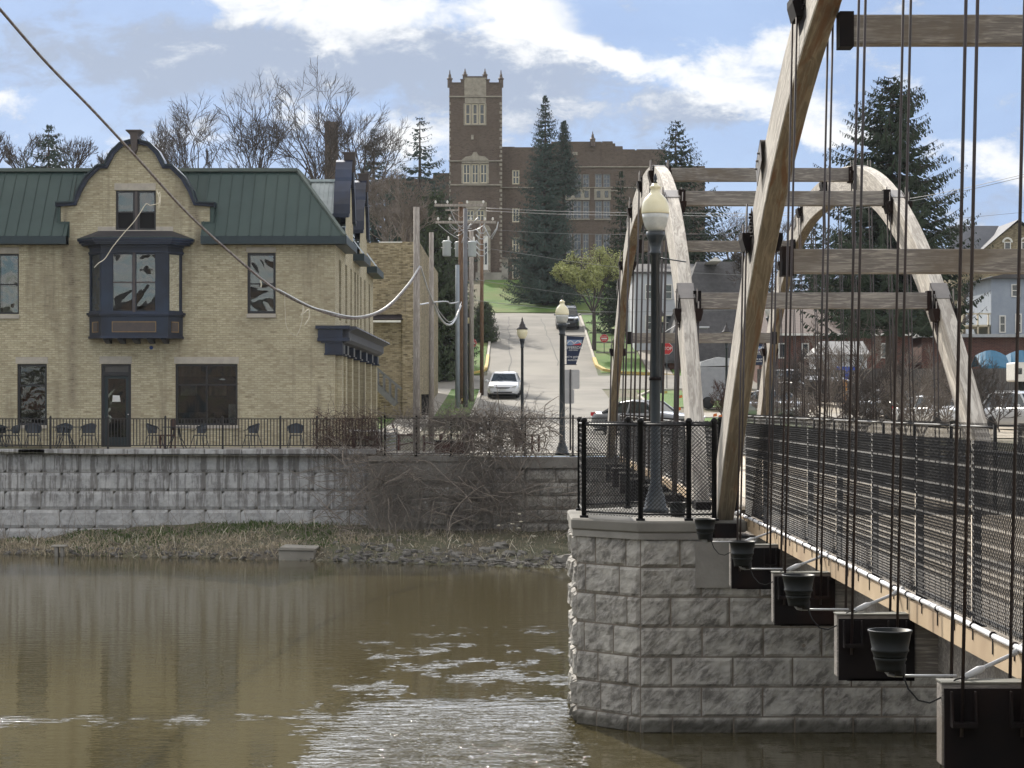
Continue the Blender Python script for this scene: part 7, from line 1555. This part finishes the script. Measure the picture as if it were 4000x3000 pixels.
spruce('spruce_tree', 'huge dark spruce towering above the right side of the bridge', 3480, 118, 300, 230, 8, pyw=640, mat='needle2', nl=84, gap=.12, power=.55, droop=.42, dense=1.25, lowcut=.3)
spruce('spruce_tree', 'dense evergreen low behind the middle of the bridge', 3170, 165, 870, 130, 9, pyw=1000, mat='needle2', nl=34)
spruce('spruce_tree', 'dark evergreen mass left of the utility poles', 1700, 140, 745, 95, 10, pyw=900, mat='leafdark', nl=70, power=.28, dense=1.8)
spruce('spruce_tree', 'dark evergreen behind the stained brick building', 1600, 152, 860, 110, 11, pyw=1000, mat='needle2', nl=50, power=.35, dense=1.4)
spruce('spruce_tree', 'dark evergreen between the school tower and the pole cluster', 1770, 150, 960, 70, 12, pyw=1100, mat='leafdark', nl=50, power=.3, dense=1.5)
spruce('evergreen_shrub', 'rounded dark evergreen shrub by the uphill kerb', 1890, 166, 1180, 50, 13, pyw=1250, mat='leafdark', nl=34, power=.3, dense=2)
# bare trees
TG = 'bare deciduous trees on the skyline'
bare_tree('bare_tree', 'big bare tree with a round crown above the roof, left of the chimney', 1235, 158, 243, 175, 21, levels=8, group=TG, twig=.0115, trunk=.26, pyf=860)
bare_tree('bare_tree', 'big bare tree with a round crown right of the chimney', 1410, 162, 240, 185, 22, levels=8, group=TG, twig=.0115, trunk=.26, pyf=860)
bare_tree('bare_tree', 'bare tree with upright limbs above the middle of the right roof', 995, 158, 295, 160, 23, levels=8, group=TG, twig=.0115, trunk=.23, pyf=860)
bare_tree('bare_tree', 'bare tree leaning left with a spreading crown just right of the curved gable', 770, 155, 355, 160, 24, levels=8, group=TG, twig=.0115, trunk=.23, pyf=860)
bare_tree('bare_tree', 'small bare tree right behind the curved gable', 600, 150, 470, 90, 25, levels=7, group=TG, twig=.011, pyf=720)
bare_tree('bare_tree', 'thin bare tree left of the curved gable', 400, 150, 540, 70, 26, levels=7, group=TG, twig=.012, pyf=740)
bare_tree('bare_tree', 'thin bare tree right of the lone left spruce', 285, 155, 462, 85, 27, levels=7, group=TG, twig=.013, pyf=720)
bare_tree('bare_tree', 'thin bare tree left of the lone left spruce', 95, 155, 480, 80, 28, levels=7, group=TG, twig=.013, pyf=720)
bare_tree('bare_tree', 'bare tree cut by the left edge of the photo', -20, 150, 450, 90, 29, levels=7, group=TG, twig=.013, pyf=720)
bare_tree('bare_tree', 'dense bare tree behind the side gables of the green-roofed building', 1510, 135, 650, 130, 30, levels=8, group=TG, twig=.012, trunk=.25, pyf=1000, mat='barkpale')
bare_tree('bare_tree', 'dense bare tree with ivy above the stained brick building', 1590, 128, 690, 120, 31, levels=8, group=TG, twig=.012, trunk=.22, pyf=1000, mat='barkpale')
BG = 'bare trees and shrubs behind the bridge'
bare_tree('bare_tree', 'pale bare tree between the near and far arches', 2860, 175, 790, 120, 32, levels=7, group=BG, twig=.012, mat='barkpale', pyf=1050)
bare_tree('bare_tree', 'pale bare tree seen under the top braces right of the near arch', 3070, 180, 800, 120, 33, levels=7, group=BG, twig=.012, mat='barkpale', pyf=1050)
bare_tree('bare_tree', 'bare tree beside the white-sided house', 2950, 150, 900, 110, 34, levels=7, group=BG, twig=.015, pyf=1150)
bare_tree('bare_tree', 'low bare tree beneath the huge dark spruce', 3330, 140, 1040, 170, 35, levels=8, group=BG, twig=.013, mat='barkpale', pyf=1350)
bare_tree('bare_tree', 'bare tree in front of the grey-blue house', 3700, 150, 1090, 130, 36, levels=7, group=BG, twig=.014, pyf=1350)
for i, (px, Y, pt, hw, lab) in enumerate(((3130, 88, 1270, 130, 'bare shrub nearest to the near arch foot'), (3290, 84, 1180, 150, 'tall bare shrub left of the blue sign'), (3450, 86, 1160, 150, 'tall bare shrub in the middle of the thicket'), (3600, 85, 1290, 140, 'bare shrub left of the far right arch limb'), (3380, 78, 1330, 140, 'low bare shrub at the front of the thicket'), (3540, 77, 1350, 130, 'low bare shrub by the right deck fence'), (3800, 82, 1300, 90, 'thin bare shrub right of the far right arch limb'), (3020, 80, 1420, 80, 'short pale bare shrub just right of the near arch'), (3900, 92, 1420, 90, 'thin bare shrub in front of the parked black car'), (3220, 76, 1420, 100, 'short bare shrub in front of the dumpsters'), (3360, 72, 1440, 120, 'bushy bare shrub just past the right deck fence, left one'), (3600, 72, 1450, 110, 'bushy bare shrub just past the right deck fence, right one'), (3110, 95, 1330, 110, 'bare shrub behind the shortest pale shrub'), (3700, 90, 1330, 100, 'bare shrub behind the far right arch limb'))):
    bare_tree('bare_shrub', lab, px, Y, pt, hw, 50+i, levels=7, group='bare shrubs beyond the bridge', twig=.0085, trunk=.04, low=.05, fine_=4, mat='barkpale' if i % 2 else 'bark', cat='shrub')
bare_tree('bare_shrub', 'reddish bare shrub in front of the silver trailer', 2830, 100, 1470, 55, 70, levels=7, twig=.008, trunk=.04, low=.03, mat='chairwood', cat='shrub')
# budding tree
bt, tips = bare_tree('budding_tree', 'yellow-green budding tree on the verge right of the street', 2320, 160, 985, 150, 41, levels=7, twig=.016, trunk=.17, pyf=1225)
rg = random.Random(2); mb = MB()
for p in tips:
    for k in range(3):
        q = p+Vector((rg.gauss(0, .13), rg.gauss(0, .13), rg.gauss(0, .13))); a = Vector((rg.uniform(-1, 1), rg.uniform(-1, 1), rg.uniform(-1, 1))).normalized()*.075; b_ = a.orthogonal().normalized()*.05
        mb.add([q-a, q+b_, q+a, q-b_], [(0, 1, 2, 3)])
mb.build('buds', M['bud'], bt)
# far wooded skyline, one mass
rg = random.Random(77); mb = MB()
for k in range(240):
    x = rg.uniform(-120, 150); Y = rg.uniform(255, 300); z = gz(x, Y); h = rg.uniform(5, 9)*(.7 if -20 < x < 25 else 1)
    if -12 < x < 20: continue
    base_ = Vector((x, Y, z))
    for j in range(34):
        a = Vector((rg.gauss(0, .5), rg.gauss(0, .5), 1)).normalized(); s = base_+Vector((0, 0, h*rg.uniform(.2, .7))); mb.tube([s, s+a*h*.25+Vector((rg.uniform(-.3, .3), 0, 0)), s+a*h*.4], [.05, .035, .015], 3, False)
o = mb.build('distant_wood', M['barkpale']); tag(o, 'thin leafless wood along the far skyline', 'wood', None, 'stuff')

# ------------------------------------------------------------------ bank vegetation
rg = random.Random(12)
def blades(n, fx, hh, mat, name, label, ysp=(0, 5.2), w_=.007, lean_=.8, cat='grass'):
    mb = MB()
    for i in range(n):
        x, y = fx(); z = bankz(x, y)-.03; h = hh*rg.uniform(.35, 1.25); a = rg.uniform(0, 6.283); l = rg.uniform(.1, lean_); d = Vector((math.cos(a)*l, math.sin(a)*l, 1-.3*l)).normalized(); p = Vector((x, y, z)); side = Vector((rg.uniform(.6, 1), rg.uniform(-.5, .5), 0))*w_
        q = p+d*h*.6; e = p+d*h+Vector((math.cos(a)*h*.3*l, math.sin(a)*h*.3*l, -h*.35*l)); mb.add([p-side, p+side, q+side*.8, q-side*.8, e], [(0, 1, 2, 3), (3, 2, 4)])
    tag(mb.build(name, mat), label, cat, None, 'stuff')
def bank_pt(x0=-18, x1=3.2, t0=0, t1=1, pw_=1.0):
    def f():
        x = rg.uniform(x0, x1); we = water_edge(x); t_ = t0+(t1-t0)*rg.random()**pw_; return x, we+(65.9-we)*t_
    return f
def clump_pt(cs, s=.35):
    def f(): c_ = rg.choice(cs); return c_[0]+rg.gauss(0, s), c_[1]+rg.gauss(0, s*.8)
    return f
cl = [bank_pt(-17, -5, .05, .6)() for _ in range(60)]
blades(6500, clump_pt(cl, .34), .22, M['drygrass'], 'dry_grass', 'matted dry straw-coloured tussocks on the river bank', w_=.015, lean_=1.5)
blades(380, bank_pt(-18, 3.0, 0, .9), .42, M['rope'], 'pale_straw', 'bleached pale straws lying about on the bank', w_=.014, lean_=2.5)
blades(5000, bank_pt(-18, 3.5, 0, 1), .2, M['drygrass'], 'dry_grass', 'thin scattered dry stalks over the whole bank', w_=.010, lean_=1.6)
gl = [bank_pt(-16.5, -5, .3, 1)() for _ in range(30)]
blades(5500, clump_pt(gl, .42), .17, M['greengrass'], 'bank_grass', 'low green grass on the bank under the block wall', w_=.016)
blades(1500, bank_pt(-18, 3.4, -.02, .18), .26, M['vine'], 'dead_reeds', 'dark dead reeds hanging over the waterline', w_=.008, lean_=1.6, cat='reeds')
def tangle(n, fstart, mat, name, label, L=(.5, 1.6), r=.008, grav=-.25, wander=.5, steps=7, cat='vines', ymin=None):
    mb = MB()
    for i in range(n):
        p = Vector(fstart()); d = Vector((rg.uniform(-1, 1), rg.uniform(-.5, .25), rg.uniform(-.8, .9))).normalized(); pts = [p.copy()]; l = rg.uniform(*L)/steps
        for k in range(steps):
            d = (d+Vector((rg.uniform(-1, 1), rg.uniform(-1, 1)*.5, rg.uniform(-1, 1)+grav))*wander).normalized(); p = p+d*l
            if ymin and p.y > ymin: p.y = ymin-rg.uniform(0, .1)
            pts.append(p.copy())
        rr = r*rg.uniform(.6, 1.7); mb.tube(pts, [rr*(1-.6*k/steps) for k in range(steps+1)], 3, False)
    o = mb.build(name, mat); tag(o, label, cat, None, 'stuff')
X0, X1 = PX(1440, 65), PX(2260, 65)
def mound():      # brush mound leaning on the old wall
    x = X0-.8+(X1-X0+.8)*rg.random()**1.9; t_ = rg.random()**.8; y = 65.2-rg.uniform(0, 2.6)*(1-t_*.75); z = -2.4+2.5*t_*max(.35, 1-.55*(x-X0)/(X1-X0)); return x, y, z
def face(): x = rg.uniform(X0-.2, X1); return x, 65.3-rg.uniform(0, .35), rg.uniform(-2.0, .1)
def hang():
    x = rg.choice((rg.gauss(PX(1850, 65.3), .55), rg.gauss(PX(1560, 65.3), .7), rg.gauss(PX(1950, 65.3), .4))); return x, 65.25-rg.uniform(0, .3), rg.uniform(-1.6, .3)
tangle(360, mound, M['vine'], 'brush_tangle', 'heap of dead brush and brambles against the old masonry wall', (.6, 1.7), .0055, ymin=65.3, wander=.28, grav=.0)
tangle(330, mound, M['vinepale'], 'brush_tangle', 'paler dead twigs scattered through the brush heap', (.5, 1.5), .0045, ymin=65.3, wander=.25, grav=.1)
tangle(420, hang, M['vine'], 'hanging_vine', 'dead vines hanging down the face of the old masonry wall', (.8, 2.0), .006, grav=-.9, wander=.35, steps=9, ymin=65.35)
tangle(420, face, M['vine'], 'hanging_vine', 'thin dead creepers over the stone courses', (.5, 1.2), .006, grav=-.3, ymin=65.4)
tangle(150, mound, M['vinepale'], 'thick_stem', 'thick pale bramble stems arching out of the brush heap', (.9, 2.2), .013, grav=-.05, wander=.2, steps=9, ymin=65.2)
tangle(70, hang, M['vinepale'], 'thick_stem', 'thick pale vine stems hanging down the old wall', (1.0, 2.2), .012, grav=-1.0, wander=.3, steps=9, ymin=65.2)
mb = MB()
for i in range(420):
    x = rg.uniform(-5.5, 3.2) if i % 4 else rg.uniform(-17, -5); we = water_edge(x); y = we+abs(rg.gauss(0, .8 if i % 4 else .35))-.1; r_ = rg.uniform(.03, .11); mb.blob((x, y, bankz(x, y)+r_*.2), r_, i*.7, 3, .35, (1.3, 1, .6))
tag(mb.build('rubble', M['rock']), 'small stones and rubble strewn along the waterline', 'rubble', None, 'stuff')
def fencev():
    x = rg.choice((rg.uniform(PX(1500, 65.4), PX(2150, 65.4)), rg.gauss(PX(1930, 65.4), 1.0), rg.uniform(PX(1560, 65.4), PX(2060, 65.4)))); return x, 65.4+rg.gauss(0, .12), rg.choice((rg.uniform(.05, 1.3), rg.uniform(.9, 1.32)))
tangle(1300, fencev, M['vine'], 'fence_vine', 'dead vines woven through the low chain-link fence', (.4, 1.1), .007, grav=-.1)
def fencec(): return rg.gauss(PX(1935, 65.3), .75), 65.3+rg.gauss(0, .15), rg.uniform(.15, 1.2)
tangle(260, fencec, M['vinepale'], 'fence_vine', 'thick bleached vine stems bunched on the fence', (.5, 1.3), .014, grav=-.2, steps=9)
def railv(): return rg.uniform(PX(1230, 66), PX(1490, 66)), 66.1+rg.gauss(0, .12), rg.choice((rg.uniform(.25, 1.2), rg.gauss(1.25, .12) if rg.random() < .4 else rg.uniform(.2, .9)))
tangle(900, railv, plain_cache('red_brown_vine', (.11, .06, .045), (.06, .04, .035)), 'railing_vine', 'reddish dead vine overgrowing the right end of the patio railing', (.3, .9), .006, grav=-.3)
def bankst(): x, y = bank_pt(-17, -3, .2, .95)(); return x, y, bankz(x, y)+.05
tangle(420, bankst, M['vinepale'], 'dead_stalks', 'tall pale dead stalks standing on the grassy bank', (.5, 1.3), .006, grav=.5, wander=.18)
# brush behind the bridge end on the far bank
def brR(): return rg.uniform(PX(2300, 64), 12), rg.uniform(60, 65), rg.uniform(-2.6, -.3)
tangle(700, brR, M['vine'], 'bank_brush', 'brush on the far bank under the end of the bridge', (.5, 1.6), .009)
# white flecks caught in the brush
for i, (px, py) in enumerate(((2030, 2008), (2035, 2038), (2002, 2046), (2025, 2063), (1948, 2052), (2087, 2095))):
    Y = 63.6; x, y, z = P(px, py, Y); mb = MB(); mb.blob((0, 0, 0), .05, i, 4, .3, (1.2, .5, .5)); tag(mb.build('milkweed_pod', M['rope'], loc=(x, y, z)), 'pale split seed pod on a dry stem in front of the old wall', 'seed pod', 'pale seed pods in the brush')

# ================================================================== thin air haze
mb = MB(); mb.box(-420, 420, -60, 460, -6.0, 62); hm = bpy.data.materials.new('thin_haze'); hm.use_nodes = True; ht = NT(hm.node_tree); ht.n.clear()
ho = ht.new('ShaderNodeOutputMaterial'); hv = ht.new('ShaderNodeVolumePrincipled'); hv.inputs['Color'].default_value = (.86, .92, 1, 1); hv.inputs['Density'].default_value = .00007; hv.inputs['Anisotropy'].default_value = .35
ht.l.new(hv.outputs[0], ho.inputs['Volume']); hz = mb.build('haze', hm); tag(hz, 'thin pale air haze over the valley', 'haze', None, 'stuff')
